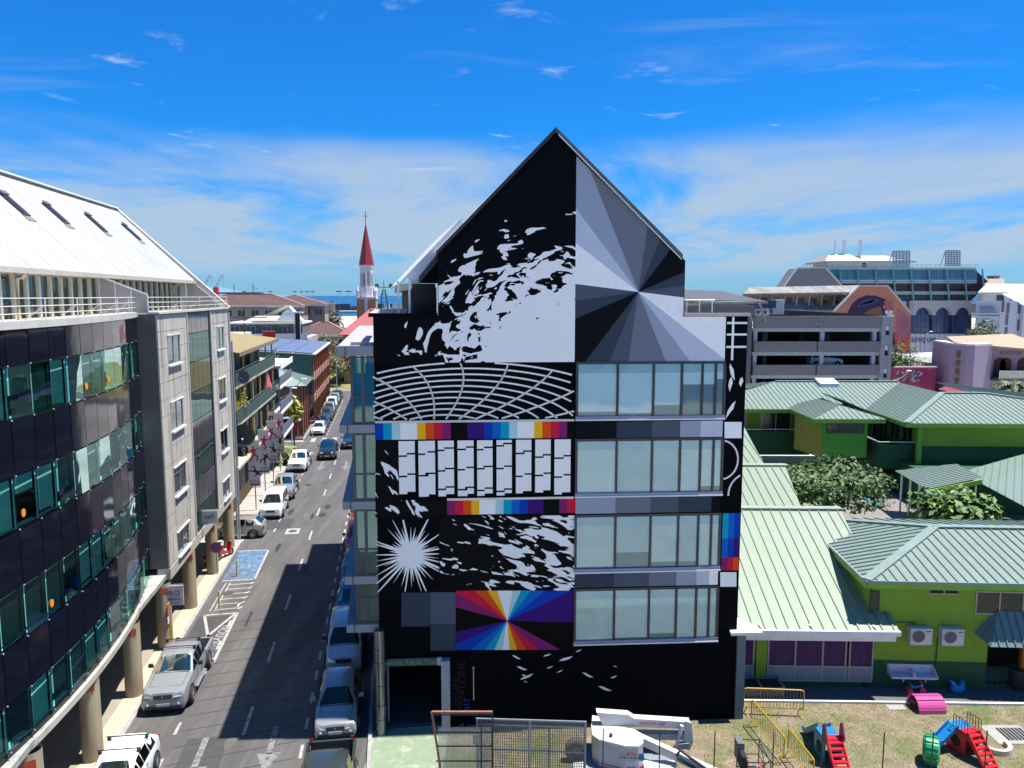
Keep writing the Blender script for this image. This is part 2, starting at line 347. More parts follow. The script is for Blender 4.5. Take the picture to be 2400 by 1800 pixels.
for (px, py, w, d) in ((2100, 1658, .75, .4), (2365, 1722, 1.6, 1.3)):
    p = G(px, py); structure('concrete_patch', MB().box(p.x-w/2, p.y-d/2, .002, p.x+w/2, p.y+d/2, .02), M('patch concrete', (.3, .29, .27), .9))
p = G(2378, 1722); dm = MB()
for k in range(7): dm.box(p.x-.5+.15*k, p.y-.42, .022, p.x-.42+.15*k, p.y+.42, .045)
structure('drain_grate', dm, dark_metal)
# grass tufts over the yard
gb = MB(); rng = random.Random(3)
for k in range(26000):
    x, y = rng.uniform(-2.4, 22), rng.uniform(25.6, 31.0)
    if x < 9.2 and y > 29.1+.06*x: continue
    g = mnoise.noise(V(x*.33, y*.5, 1.7))+.3*mnoise.noise(V(x*1.3, y*1.3, 5))
    dry = rng.random() > .5+1.1*g
    if 1.8 < x < 5 and rng.random() < .6: continue
    h = rng.uniform(.015, .035)*(1.25 if not dry else 1); a = rng.uniform(0, 6.28); w = .012 + .012*rng.random()
    dx, dy = math.cos(a)*w, math.sin(a)*w; lx, ly = rng.uniform(-.04, .04), rng.uniform(-.04, .04)
    gb.poly([(x-dx, y-dy, 0), (x+dx, y+dy, 0), (x+lx, y+ly, h)], 1 if dry else 0)
g = gb.obj('grass', [M('green grass', (.10, .165, .035), .8, var=.3, vscale=2), M('dry grass', (.31, .25, .15), .85, var=.25, vscale=2)], fixn=False); g['kind'] = 'stuff'
# ---------------------------------------------------------------- the painted gable building
F0 = V(-5.23, 29.0, 0); FR = R(3.46); fe = V(math.cos(FR), math.sin(FR), 0); fn = V(-math.sin(FR), math.cos(FR), 0)
def FP(px, py, dep=0):                                      # photo point on the front wall: (along, up)
    d = ray(px, py); o = V(0, 0, CAM_H) - (F0 + fn*dep); t = -o.dot(fn)/d.dot(fn); q = o + d*t
    return (q.dot(fe), q.z)
B = thing('office_building', 'black and white gabled office block painted with abstract geometric panels', 'building', F0, FR)
DX, DY = -.0944, .9955                                      # the street direction in this building's axes
LEN = 24
def bk(x, y, z): return V(x + DX*y, DY*y, z)                # y metres back along the street
zP = FP(873, 741)[1]; xA0 = FP(1026, 660)[0]; xA1 = FP(1605, 660)[0]; zAL = FP(1026, 596)[1]; zAR = FP(1605, 611)[1]
apex = FP(1302, 308); LW = 14.40; xS = FP(1701, 760)[0]
op0, op1, zO = FP(905, 1600)[0], FP(1036, 1600)[0], FP(970, 1556)[1]
m = MB()
def wallq(x0, z0, x1, z1): m.box(x0, .0, z0, x1, .3, z1)
wallq(0, 0, op0, zO); wallq(op1, 0, LW, zO)
m.prism([(0, 0, zO), (LW, 0, zO), (LW, 0, zP), (xA1, 0, zP), (xA1, 0, zAR), (apex[0], 0, apex[1]), (xA0, 0, zAL), (xA0, 0, zP), (0, 0, zP)], (0, .3, 0))
m.obj('front_wall', black_p, B)
m = MB(); m.prism([(0, .3, 0), (LW, .3, 0), bk(LW, LEN, 0), bk(0, LEN, 0)], (0, 0, .03))       # carcass behind: floor, side and back walls
m.prism([(.02, .3, 0), (.3, .3, 0), bk(.3, LEN, 0), bk(.02, LEN, 0)], (0, 0, zP-.8)); m.prism([(LW-.3, .3, 0), (LW-.02, .3, 0), bk(LW-.02, LEN, 0), bk(LW-.3, LEN, 0)], (0, 0, zP-.8))
m.prism([bk(.3, LEN-.3, 0), bk(LW-.3, LEN-.3, 0), bk(LW-.3, LEN, 0), bk(.3, LEN, 0)], (0, 0, zP-.8))
m.prism([(.3, .3, zP-.9), (LW-.3, .3, zP-.9), bk(LW-.3, LEN-.3, zP-.9), bk(.3, LEN-.3, zP-.9)], (0, 0, .1))
for z in (3.3, 6.4, 9.45, 12.5): m.prism([(.35, .4, z-.3), (LW-.35, .4, z-.3), bk(LW-.35, 9, z-.3), bk(.35, 9, z-.3)], (0, 0, .28))
m.prism([(.35, 6, .03), (LW-.35, 6, .03), (LW-.35, 6.2, .03), (.35, 6.2, .03)], (0, 0, zP-1))
m.obj('side_walls', M('office inner wall', (.16, .16, .17), .8), B)
# roof: two slopes, boards along the rake
roofw = wave_bump(M('white metal roof', (.74, .73, .70), .45, .1, var=.05), 'Y', 1.6, .02)
m = MB(); sl = (apex[1]-zAL)/(apex[0]-xA0); srr = (apex[1]-zAR)/(xA1-apex[0])
xe = xA0-1.25; ze = zAL-1.25*sl*.92; t_ = .12
for (x0, z0, y0) in ((xA0, zAL, -.04), ):
    m.prism([(x0-.02, y0, z0), (apex[0], y0, apex[1]), (apex[0], y0, apex[1]+t_), (x0-.02, y0, z0+t_)], bk(0, LEN, 0)-V(0, 0, 0))
m.prism([(apex[0], -.04, apex[1]), (xA1-.1, -.04, zAR+.1*srr), (xA1-.1, -.04, zAR+t_+.1*srr), (apex[0], -.04, apex[1]+t_)], bk(0, LEN, 0))
yb = .9
P1, P2, P3_ = FP(1090, 516, 1.2), FP(962, 650, 1.2), FP(941, 671, 1.2)
rv = bk(-.3, 13, 0); q_ = [bk(*(P1[0], 1.2, P1[1])), bk(P2[0], 1.2, P2[1]), bk(P3_[0], 1.2, P3_[1])]
m.prism([q_[0], q_[1], q_[1]+V(0, 0, .12), q_[0]+V(0, 0, .14)], rv); m.prism([q_[1], q_[2], q_[2]+V(0, 0, .1), q_[1]+V(0, 0, .12)], rv)
m.prism([q_[0]-V(.05, 0, 0), q_[1], q_[1]-V(-.25, 0, .35), q_[0]-V(-.3, 0, .45)], (0, .06, 0))
xf_, zf_ = P3_
m.obj('roof', roofw, B)
board = M('charcoal board', (.025, .027, .03), .5)
m = MB()
m.prism([(xA0-.05, -.16, zAL-.06), (apex[0], -.16, apex[1]-.05), (apex[0], -.16, apex[1]+.13), (xA0-.05, -.16, zAL+.1)], (0, .12, 0))
ra, rb = FP(1027, 596, .5), FP(984, 649, .5)
m.prism([bk(ra[0], .5, ra[1]-.3), bk(rb[0], .5, rb[1]-.25), bk(rb[0], .5, rb[1]), bk(ra[0], .5, ra[1])], (0, .6, 0))
m.obj('rake_board', board, B)
rc_, rd_ = FP(1026, 672, .55), FP(986, 664, .55)
MB().prism([bk(ra[0]+.2, .56, ra[1]-.1), bk(rb[0]+.05, .56, rb[1]-.1), bk(rd_[0]+.05, .56, rd_[1]), bk(ra[0]+.2, .56, rd_[1])], (0, .2, 0)).obj('gable_shade_sheet', black_p, B)  # black sheet painted as the shade of the open triangle under the rake
m = MB(); m.prism([(apex[0], -.16, apex[1]-.05), (xA1-.15, -.16, zAR-.05+.15*srr), (xA1-.15, -.16, zAR+.1+.15*srr), (apex[0], -.16, apex[1]+.13)], (0, .12, 0)); m.obj('rake_board', M('grey green board', (.07, .085, .085), .5), B)
m = MB(); m.prism([(apex[0]+.1, -.19, apex[1]-.18), (xA1-.2, -.19, zAR-.16+.2*srr), (xA1-.2, -.19, zAR-.11+.2*srr), (apex[0]+.1, -.19, apex[1]-.13)], (0, .03, 0)); m.obj('rake_trim', white_p, B)
m = MB(); m.prism([bk(xf_-.06, .9, zf_-.2), bk(xf_, .9, zf_-.2), bk(xf_, .9, zf_+.1), bk(xf_-.06, .9, zf_+.1)], bk(0, LEN-1.5, 0)); m.prism([bk(xf_, 1.0, zf_-.18), bk(xA0-.03, 1.0, zf_-.05), bk(xA0-.03, 1.0, zf_), bk(xf_, 1.0, zf_-.13)], bk(0, LEN-2, 0)); m.prism([bk(xf_, .85, zf_-.2), bk(rb[0], .85, rb[1]-.42), bk(rb[0], .85, rb[1]-.2), bk(xf_, .85, zf_+.08)], (0, .08, 0)); m.obj('eave_gutter', pale_conc, B)
# attic side bay with louvres beside the gable, terrace parapets
xl0 = FP(966, 700, .9)[0]; zl1 = FP(990, 668, .9)[1]
MB().prism([bk(xl0, .95, zP-.6), bk(xA0, .95, zP-.6), bk(xA0, LEN, zP-.6), bk(xl0, LEN, zP-.6)], (0, 0, zl1-zP+.5)).obj('attic_bay', dark_in, B)
lv = MB().box(-.035, -.06, 0, .035, .06, zl1-zP+.1).mesh('louvre', M('louvre brown', (.035, .028, .026), .5))
for k in range(11): link('louvre', lv, B, bk(xl0+.1+k*(xA0-xl0-.2)/10, .88, zP-.05), .5)
m = MB()
for a in (xl0-.02, xl0-.45): m.prism([bk(a-.04, .8, zP-.3), bk(a+.04, .8, zP-.3), bk(a+.04, .9, zP-.3), bk(a-.04, .9, zP-.3)], (0, 0, zl1-zP+.45))
m.obj('attic_post', white_p, B)
MB().box(xA0-.05, -.005, zP+.12, xA0-.001, .06, zl1+.0).obj('corner_trim', white_p, B)
parap = M('parapet grey', (.42, .43, .46), .7)
m = MB(); m.prism([(-.12, .0, zP-.02), (.14, .0, zP-.02), bk(.14, 7.5, zP-.02), bk(-.12, 7.5, zP-.02)], (0, 0, .14)); m.prism([bk(-.1, 7.3, zP-.9), bk(xl0, 7.3, zP-.9), bk(xl0, 7.5, zP-.9), bk(-.1, 7.5, zP-.9)], (0, 0, 1.05)); m.obj('terrace_parapet', parap, B)
MB().box(-.16, -.14, zP-.03, xA0-.02, .05, zP+.11).obj('coping', black_p, B)
MB().box(xA1+.003, -.1, zP-.02, LW+.08, .1, zP+.1).obj('coping', M('pink grey coping', (.5, .44, .44), .6), B)
MB().prism([(xA1, .3, zP-.5), (LW, .3, zP-.5), bk(LW, 10, zP-.5), bk(xA1, 10, zP-.5)], (0, 0, .1)).obj('roof_terrace', parap, B)
m = MB()
for k in range(3): m.tube([bk(xA1+.2+.5*k, .25, zP), bk(xA1+.2+.5*k, .25, zP+.6)], .022, 6)
m.tube([bk(xA1+.05, .25, zP+.6), bk(xA1+1.3, .25, zP+.6)], .028, 6); m.obj('terrace_rail', white_p, B)

# ---- painted panels: thin sheets of paint on the wall (a generic arrangement of the same colours and sizes)
def pm(name, rgb): return M(name, tuple((c/255)**2.2 for c in rgb), .6, var=.05, vscale=3, spec=.1)
PW = M('mural white', (.93, .90, .84), .55, var=.03, vscale=.8, dirt=((.78, .76, .72), 1.1, .6, .85, (1, 1, .3)))
PAL = [pm('mural black', (9, 9, 12)), pm('mural violet', (62, 28, 112)), pm('mural blue', (8, 66, 168)), pm('mural azure', (16, 102, 190)), pm('mural teal', (14, 160, 190)), pm('mural pale teal', (178, 216, 214)), PW, pm('mural yellow', (252, 186, 42)), pm('mural orange', (232, 84, 26)), pm('mural red', (214, 34, 66)), pm('mural plum', (134, 42, 102))]
GREY = [pm('mural grey %d' % i, c) for i, c in enumerate([(16, 20, 26), (60, 68, 80), (84, 90, 102), (114, 118, 128), (152, 160, 174), (192, 198, 208), (250, 247, 240)])]
def panel(name, polys, mats, lift=.004):                    # polys: (points (along, up), material index)
    m = MB()
    for pts, k in polys:
        if len(pts) > 2: m.poly([(a, -lift, z) for a, z in pts], k)
    return m.obj(name, mats, B, fixn=False)
def rect_px(x0, y0, x1, y1): return [FP(x0, y1), FP(x1, y1), FP(x1, y0), FP(x0, y0)]
def blot(name, cx, cz, sc, ang, thr, rad, fall, outside=False, polar=True, stretch=3.2):
    # two-tone paint: noise drawn out round a centre, cut at a level that shifts with the distance from it
    m = bpy.data.materials.new(name); m.use_nodes = True; t = m.node_tree; b = t.nodes['Principled BSDF']; b.inputs['Roughness'].default_value = .5
    def mt(op, a, bb=None):
        n = t.nodes.new('ShaderNodeMath'); n.operation = op
        for i, x in enumerate((a, bb)):
            if x is None: continue
            if isinstance(x, (int, float)): n.inputs[i].default_value = x
            else: t.links.new(x, n.inputs[i])
        return n.outputs[0]
    tcn = t.nodes.new('ShaderNodeTexCoord'); sx = t.nodes.new('ShaderNodeSeparateXYZ'); t.links.new(tcn.outputs['Object'], sx.inputs[0])
    dx = mt('MULTIPLY', mt('SUBTRACT', sx.outputs[0], cx), .74 if polar else 1); dz = mt('SUBTRACT', sx.outputs[2], cz)
    r = mt('SQRT', mt('ADD', mt('MULTIPLY', dx, dx), mt('MULTIPLY', dz, dz)))
    cbn = t.nodes.new('ShaderNodeCombineXYZ')
    if polar:
        t.links.new(mt('MULTIPLY', mt('ARCTAN2', dz, dx), 5.2/stretch*2), cbn.inputs[0]); t.links.new(mt('MULTIPLY', r, 1.55), cbn.inputs[1])
    else:
        ca, sa = math.cos(ang), math.sin(ang)
        t.links.new(mt('MULTIPLY', mt('ADD', mt('MULTIPLY', dx, ca), mt('MULTIPLY', dz, sa)), 1/stretch*1.6), cbn.inputs[0]); t.links.new(mt('MULTIPLY', mt('SUBTRACT', mt('MULTIPLY', dz, ca), mt('MULTIPLY', dx, sa)), 1.9), cbn.inputs[1])
    n = t.nodes.new('ShaderNodeTexNoise'); n.inputs['Scale'].default_value = sc; n.inputs['Detail'].default_value = 2.5; n.inputs['Roughness'].default_value = .55; n.inputs['Distortion'].default_value = .9
    t.links.new(cbn.outputs[0], n.inputs[0])
    bias = mt('MULTIPLY', mt('SUBTRACT', rad, r), fall); lev = mt('ADD', n.outputs[0], bias)
    st = mt('GREATER_THAN', lev, thr)
    mxn = t.nodes.new('ShaderNodeMix'); mxn.data_type = 'RGBA'; t.links.new(st, mxn.inputs[0]); b.inputs['Specular IOR Level'].default_value = .06; mxn.inputs[6].default_value = (.003, .0035, .005, 1); mxn.inputs[7].default_value = (.93, .90, .84, 1)
    t.links.new(mxn.outputs[2], b.inputs['Base Color']); return m
c1 = FP(1330, 830)
xs = FP(1348, 700)[0]; z849 = FP(1200, 849)[1]
top_at = lambda x: apex[1]-(x-apex[0])*srr-.14
panel('mural_panel', [([(0.02, z849), (xs, z849), (xs, top_at(xs)), (apex[0], apex[1]-.3), (xA0+.02, zAL-.3), (xA0+.02, zP-.05), (.02, zP-.05)], 0)],
      [blot('mural arc blotches', c1[0], c1[1], 1.55, 0, .52, 3.75, .10)])
# grey fan, evenly spaced
fc = FP(1496, 684); rk = [(xs, top_at(xs)), (xA1-.03, zAR-.02), (xA1-.03, zP-.02), (xA1-.03, z849), (xs, z849)]; sh = [(xA1-.03, zP-.04), (xS, zP-.04), (xS, z849), (xA1-.03, z849)]
order = [6, 6, 5, 4, 3, 3, 2, 1, 0, 0, 1, 2]
polys = []
for k in range(24):
    a0, a1 = R(158)+2*math.pi*k/24, R(158)+2*math.pi*(k+1)/24
    for base in (rk[::-1], sh[::-1]):
        q = sector(base, fc, a0, a1); polys.append((q, order[(24-k) % 12]))
panel('mural_panel', polys, GREY)
# curved white net on black
m = MB(); cx, cz = FP(1090, 1010); w = .034
x0, z0_, x1, z1_ = FP(876, 986)[0], FP(876, 984)[1], xs-.02, FP(876, 852)[1]
def inr(p): return x0 <= p[0] <= x1 and z0_ <= p[1] <= z1_
def line(pts, w, mm, lift=.008, mi=0):
    for a, b in zip(pts, pts[1:]):
        if not (inr(a) and inr(b)): continue
        d = V(b[0]-a[0], 0, b[1]-a[1])
        if d.length < 1e-6: continue
        n = V(-d.z, 0, d.x).normalized()*w/2; e = d.normalized()*w*.25
        mm.poly([V(a[0], -lift, a[1])-n-e, V(b[0], -lift, b[1])-n+e, V(b[0], -lift, b[1])+n+e, V(a[0], -lift, a[1])+n-e], mi)
for k in [.7+.72*j for j in range(13)]:
    line([(cx-1.3+.16*k+(.75*k)*math.cos(t), cz-.25+(.31*k)*math.sin(t)) for t in [R(2+2*j) for j in range(88)]], .065, m)
for k in range(12):
    t = R(8+15*k); line([(cx-1.3+.16*s_+(.75*s_)*math.cos(t+.002*s_*s_), cz-.25+.31*s_*math.sin(t+.002*s_*s_)) for s_ in [.3+.1*j for j in range(90)]], .07, m)
m.obj('mural_lines', PW, B, fixn=False)
# colour strips
def strip_px(x0, x1, y0, y1, seq):
    a0, zb = FP(x0, y1); a1, _ = FP(x1, y1); zt = FP(x0, y0)[1]; n = len(seq)
    panel('mural_strip', [([(a0+(a1-a0)*i/n, zb), (a0+(a1-a0)*(i+1)/n, zb), (a0+(a1-a0)*(i+1)/n, zt), (a0+(a1-a0)*i/n, zt)], c) for i, c in enumerate(seq)], PAL)
strip_px(879, 1348, 992, 1031, [2, 4, 5, 6, 6, 7, 8, 9, 10, 0, 0, 1, 1, 2, 3, 4, 5, 6, 6, 7, 8, 9, 10, 0])
strip_px(1048, 1348, 1170, 1207, [10, 9, 8, 7, 6, 6, 5, 4, 3, 2, 1, 1, 0, 0, 10, 9])
MB().box(.0, -.07, FP(900, 991)[1], xs, 0, FP(900, 986)[1]).obj('string_course', alu, B)
MB().box(FP(1048, 1168)[0], -.07, FP(1200, 1170)[1], xs, 0, FP(1200, 1165)[1]).obj('string_course', alu, B)
# white blocks with stepped joints
m = MB(); rng = random.Random(11); xa, xb = FP(935, 1100)[0], xs; zt, zb = FP(935, 1034)[1], FP(935, 1165)[1]; nb = 9; cw = (xb-xa)/nb
for i in range(nb):
    l, r_ = xa+i*cw, xa+(i+1)*cw-.11-.05*rng.random(); z = zt+rng.uniform(0, .5)
    while z > zb:
        hgt = rng.uniform(.62, .85); a, b = min(zt, z), max(zb, z-hgt); md = l+(r_-l)*rng.uniform(.4, .6); stp = .09
        if a-b > .1: m.poly([(l, -.005, b), (md, -.005, b), (md, -.005, min(a, b+stp)), (r_, -.005, min(a, b+stp)), (r_, -.005, min(zt, a+stp)), (md, -.005, min(zt, a+stp)), (md, -.005, a), (l, -.005, a)])
        z -= hgt+.065
m.obj('mural_blocks', PW, B, fixn=False)
c2 = FP(800, 1010)
panel('mural_panel', [(rect_px(880, 1035, 934, 1213), 0), (rect_px(934, 1172, 1046, 1213), 0)], [blot('mural edge blotches', c2[0]+.4, c2[1]+.3, 1.3, -.9, .62, 3.5, .012, polar=False, stretch=3)])
# white burst
m = MB(); sc_ = FP(962, 1300); rng = random.Random(5); bp_ = rect_px(883, 1217, 1030, 1388)
for k in range(44):
    a = 2*math.pi*k/44+rng.uniform(-.05, .05); L = rng.choice([.7, .95, 1.15, 1.5, 2.4]); hw = rng.uniform(-.08, -.02)
    tri = [(sc_[0]+.3*math.cos(a-.2-hw), sc_[1]+.36*math.sin(a-.2-hw)), (sc_[0]+L*1.2*math.cos(a), sc_[1]+L*1.2*math.sin(a)), (sc_[0]+.3*math.cos(a+.2+hw), sc_[1]+.36*math.sin(a+.2+hw))]
    q = tri
    (l, b_), (r_, _), (_, tp) = bp_[0], bp_[1], bp_[2]
    for p, n in (((l, 0), (1, 0)), ((r_, 0), (-1, 0)), ((0, b_), (0, 1)), ((0, tp), (0, -1))):
        q = clip_half(q, p, n) if q else q
    if len(q) > 2: m.poly([(p[0], -.005-.0001*k, p[1]) for p in q])
m.poly([(sc_[0]+.36*math.cos(R(15*k)), -.0105, sc_[1]+.40*math.sin(R(15*k))) for k in range(24)])
m.obj('mural_burst', PW, B, fixn=False)
c3 = FP(1370, 1290)
panel('mural_panel', [(rect_px(1031, 1208, 1348, 1385), 0)], [blot('mural drift blotches', c3[0], c3[1], 1.75, -.3, .555, 3.0, .035, polar=False, stretch=2.6)])
for (a, b, c, d, k) in ((941, 1389, 1007, 1468, 1), (1008, 1388, 1068, 1463, 2), (1009, 1464, 1068, 1525, 1)): panel('mural_square', [(rect_px(a, b, c, d), k)], GREY)
cc_ = FP(1189, 1455); rc = rect_px(1069, 1384, 1348, 1523); seq = [6, 5, 4, 3, 2, 1, 1, 0, 0, 10, 9, 8, 7, 6, 5, 4, 3, 2, 1, 0, 0, 10, 9, 8, 7, 6]; nn = len(seq)
panel('mural_panel', [(sector(rc, cc_, R(94)-2*math.pi*(k+1)/nn, R(94)-2*math.pi*k/nn), seq[k]) for k in range(nn)], PAL)
m = MB(); rng = random.Random(21)
for k in range(14):
    px, py = rng.uniform(1190, 1460), rng.uniform(1522, 1615); c = FP(px, py); L = rng.uniform(.12, .55); a = rng.choice([-.5, -.4, .3, .4])
    if k < 3: L = .6
    m.poly([(c[0]+math.cos(a)*L*u-math.sin(a)*v*L*.2, -.005, c[1]+math.sin(a)*L*u+math.cos(a)*v*L*.2) for u, v in ((-.5, 0), (-.2, .5), (.15, .35), (.5, .2), (.2, -.45), (-.15, -.4))])
m.obj('mural_flecks', PW, B, fixn=False)
# right strip of the wall
m = MB(); xg = [FP(1704, 760)[0], LW-.02]
for py in (757, 784, 813): c = FP(1720, py)[1]; m.poly([(xg[0], -.005, c-.04), (xg[1], -.005, c-.04), (xg[1], -.005, c+.04), (xg[0], -.005, c+.04)])
c = FP(1719, 738)[0]; zz = FP(1719, 844)[1]; m.poly([(c-.045, -.006, zz), (c+.045, -.006, zz), (c+.045, -.006, zP-.05), (c-.045, -.006, zP-.05)])
for (px, py, L, a) in ((1716, 872, .7, 1.9), (1712, 900, .6, 1.5), (1737, 895, .4, 1.5), (1712, 960, .8, 1.1)):
    c = FP(px, py); m.poly([(c[0]+math.cos(a)*L*u-math.sin(a)*v*.17, -.005, c[1]+math.sin(a)*L*u+math.cos(a)*v*.17) for u, v in ((-.5, 0), (-.1, .5), (.3, .3), (.5, -.1), (.1, -.5))])
x0, x1, z0_, z1_ = FP(1696, 1100)[0]+.02, LW-.05, FP(1700, 1162)[1], FP(1700, 1030)[1]
for (px, py, rr) in ((1690, 1078, .68), (1750, 1160, .75)):
    c = FP(px, py); line([(c[0]+rr*math.cos(R(6*k)), c[1]+rr*1.15*math.sin(R(6*k))) for k in range(61)], .07, m)
m.obj('mural_lines', PW, B, fixn=False)
panel('mural_square', [(rect_px(1698, 989, 1738, 1027), 6)], GREY); panel('mural_square', [(rect_px(1688, 1341, 1726, 1375), 6)], GREY)
a0, zb0 = FP(1690, 1337); a1 = FP(1731, 1337)[0]; zz = [FP(1700, y)[1] for y in (1203, 1262, 1307, 1337)]; q = []
for r_, cs in enumerate(((4, 3, 2), (3, 2, 1), (10, 9, 8))):
    for k in range(3): q.append(([(a0+(a1-a0)*k/3, zz[r_+1]), (a0+(a1-a0)*(k+1)/3, zz[r_+1]), (a0+(a1-a0)*(k+1)/3, zz[r_]), (a0+(a1-a0)*k/3, zz[r_])], cs[k]))
panel('mural_strip', q, PAL)
# ---- window bands on the right
wx = [FP(px, 900)[0] for px in (1352, 1447, 1531, 1597, 1645, 1676, 1697)]
g_off = glass('office glass', (.94, .98, .98), .03, .03, (.75, .9, .92), .25)
blind_m = M('roller blind', (.74, .775, .72), .8, var=.06); blind2 = M('pale roller blind', (.80, .85, .83), .8, var=.05)
blind3 = M('grey roller blind', (.60, .66, .62), .8, var=.08); blind4 = M('warm roller blind', (.70, .74, .66), .8, var=.08); fr_m = M('bronze mullion', (.045, .042, .045), .4, .3); sill_m = M('blue grey sill', (.20, .23, .32), .4, .2)
rows = [(848, 975, 984), (1029, 1155, 1164), (1207, 1332, 1341), (1380, 1500, 1509)]; spans = [(987, 1027, [0, 1, 2, 4, 5, 5]), (1166, 1204, [4, 3, 2, 1, 1, 0]), (1343, 1377, [1, 2, 3, 4, 5, 6])]
rng = random.Random(2)
for ri, (yt, yb_, ys) in enumerate(rows):
    zt, zb, zs = FP(1360, yt)[1], FP(1360, yb_)[1], FP(1360, ys)[1]
    W_ = MB(); W_.box(wx[0]-.05, -.03, zt-.1, wx[-1]+.04, -.006, zt)
    for x in wx: W_.box(x-.045, -.09, zs+.06, x+.045, -.006, zt-.1)
    wf = W_.obj('window', fr_m, B)
    MB().box(wx[0]-.05, -.12, zs+.03, wx[-1]+.04, -.006, zb).obj('sill', sill_m, wf)
    MB().box(wx[0]-.05, -.14, zs-.02, wx[-1]+.05, -.006, zs+.03).obj('sill_edge', white_p, wf)
    for i in range(6):
        a, b = wx[i]+.045, wx[i+1]-.045
        MB().box(a, -.034, zb, b, -.026, zt-.1).obj('pane', g_off, wf)
        dk = (rng.choice((1, 1, 1, .97, .9, .7)) if ri else (.92, .95, .8, .4, .4, .3)[i])
        zl = zt-.1-(zt-.1-zb)*dk
        MB().box(a, -.02, zl, b, -.012, zt-.1).obj('blind', blind2 if ri == 0 else rng.choice((blind_m, blind_m, blind3, blind4)), wf)
        MB().box(a, -.0245, zt-.1-(zt-.1-zb)*.17, b, -.0205, zt-.1).obj('blind_head', M('blind head', (.50, .62, .64), .8), wf)
        if zl > zb+.05: MB().box(a, -.012, zb, b, -.0075, zl).obj('dark_room', M('dim room', (.22, .27, .26), .7), wf)
for (y0, y1, cs) in spans:
    zt, zb = FP(1360, y0)[1], FP(1360, y1)[1]
    for i in range(6): MB().box(wx[i]-.01, -.03, zb, wx[i+1]-.012, -.002, zt-.03).obj('spandrel_panel', GREY[cs[i]], B)
# ---- carport opening, pipe, sign, white column, pillar
MB().box(op0+.02, 5.2, .03, op1+1.5, 5.3, zO).obj('carport_wall', M('carport wall', (.06, .06, .065), .8), B)
m = MB(); xp = FP(893, 1600)[0]; prof = [(0, 1.2, .21), (1.2, 2.6, .2), (2.6, 3.0, .23), (3.0, 4.3, .2)]
for a, b, r_ in prof: m.cyl((xp, -.24, a), r_, b-a, 18)
for z in (.6, 1.2, 2.0, 2.6, 3.5): m.cyl((xp, -.24, z), .235, .05, 18)
m.obj('duct', M('wrapped duct', (.2, .21, .225), .25, .75, var=.3, vscale=6, stretch=(1, 1, .3)), B, smooth=False)
xs0, xs1 = FP(907, 1550)[0], FP(1024, 1550)[0]; zs0, zs1 = FP(960, 1558)[1], FP(960, 1541)[1]
MB().box(xs0, -.1, zs0, xs1, -.01, zs1).obj('sign_board', M('sign brown', (.05, .045, .045), .5), B)
text('sign_lettering', 'Tekura Tahiti Travel', .30, M('green lettering', (.03, .30, .22), .5), B, ((xs0+xs1)/2, -.105, (zs0+zs1)/2), sx=.98)
MB().box(xs1+.01, -.12, zs0, FP(1036, 1550)[0], -.01, zs1).obj('sign_end', pale_conc, B)
xc = FP(1045, 1600)[0]; MB().box(xc-.17, -.32, 0, xc+.17, -.02, FP(1045, 1541)[1]).obj('white_column', M('column grey', (.33, .34, .38), .6), B)
text('mural_signature', 'FELIPE', .46, M('grey lettering', (.014, .0145, .017), .7, spec=.2), B, (FP(1068, 1650)[0], -.006, 1.55), (math.pi/2, -math.pi/2, 0), .001)
text('mural_signature', 'PANTONE', .46, M('grey lettering', (.014, .0145, .017), .7, spec=.2), B, (FP(1082, 1650)[0], -.006, 1.75), (math.pi/2, -math.pi/2, 0), .001)
text('mural_signature', '2017', .34, M('mural blue', (.02, .06, .4), .6), B, (FP(1096, 1650)[0], -.006, .9), (math.pi/2, -math.pi/2, 0), .001)
m = MB()
for (a, b) in ((1563, 1637), ): x = FP(1110, 1600)[0]; m.tube([(x, -.05, FP(1110, b)[1]), (x, -.05, FP(1110, a)[1])], .02, 6); m.ball((x, -.05, FP(1110, a)[1]), .05); m.ball((x, -.05, FP(1110, b)[1]), .04)
m.obj('wall_cable', alu, B)
xq = FP(1712, 1600)[0]; MB().box(LW+.005, -.08, 0, FP(1743, 1600)[0], .7, FP(1730, 1480)[1]).obj('side_pillar', M('green grey pillar', (.12, .15, .155), .7), B)
m = MB(); m.prism([(LW-.35, -.3, FP(1740, 1482)[1]), (LW+.95, -.3, FP(1740, 1482)[1]), (LW+.95, .3, FP(1740, 1482)[1]), (LW+.02, 1.9, FP(1740, 1482)[1])], (0, 0, .12)); m.obj('side_slab', M('stained white slab', (.72, .70, .67), .8, dirt=((.3, .29, .27), 3, .55, .7, (1, 1, 1))), B)
# ---- left side: glazed bay, projecting slabs
slab_m = M('slab fascia', (.27, .27, .285), .7, var=.08); slab_b = M('sky blue slab shade', (.10, .15, .22), .4, spec=.4); roof_c = M('zinc roof', (.36, .345, .34), .6, var=.08, dirt=((.2, .19, .19), 1, .6, .8, (1, 1, 1)))  # blue of shade and reflected sky put into the lower slab tops
levels = [(15.42, -1.38, .38), (12.42, -1.36, .34), (9.42, -1.32, .34), (6.42, -1.3, .34), (4.45, -1.28, .34)]
for i, (z, x, h) in enumerate(levels):
    m = MB(); m.prism([(x, .0, z-h), (-.02, .0, z-h), bk(-.02, 20, z-h), bk(x, 20, z-h)], (0, 0, h-.03)); o = m.obj('balcony_slab', slab_m, B)
    MB().prism([(x+.05, .04, z-.03), (-.02, .04, z-.03), bk(-.02, 20, z-.03), bk(x+.05, 20, z-.03)], (0, 0, .03)).obj('slab_top', roof_c if i == 0 else slab_b, o)
    MB().box(x+.3, -.012, z-h, x+.33, 0, z-.03).obj('slab_joint', dark_in, o)
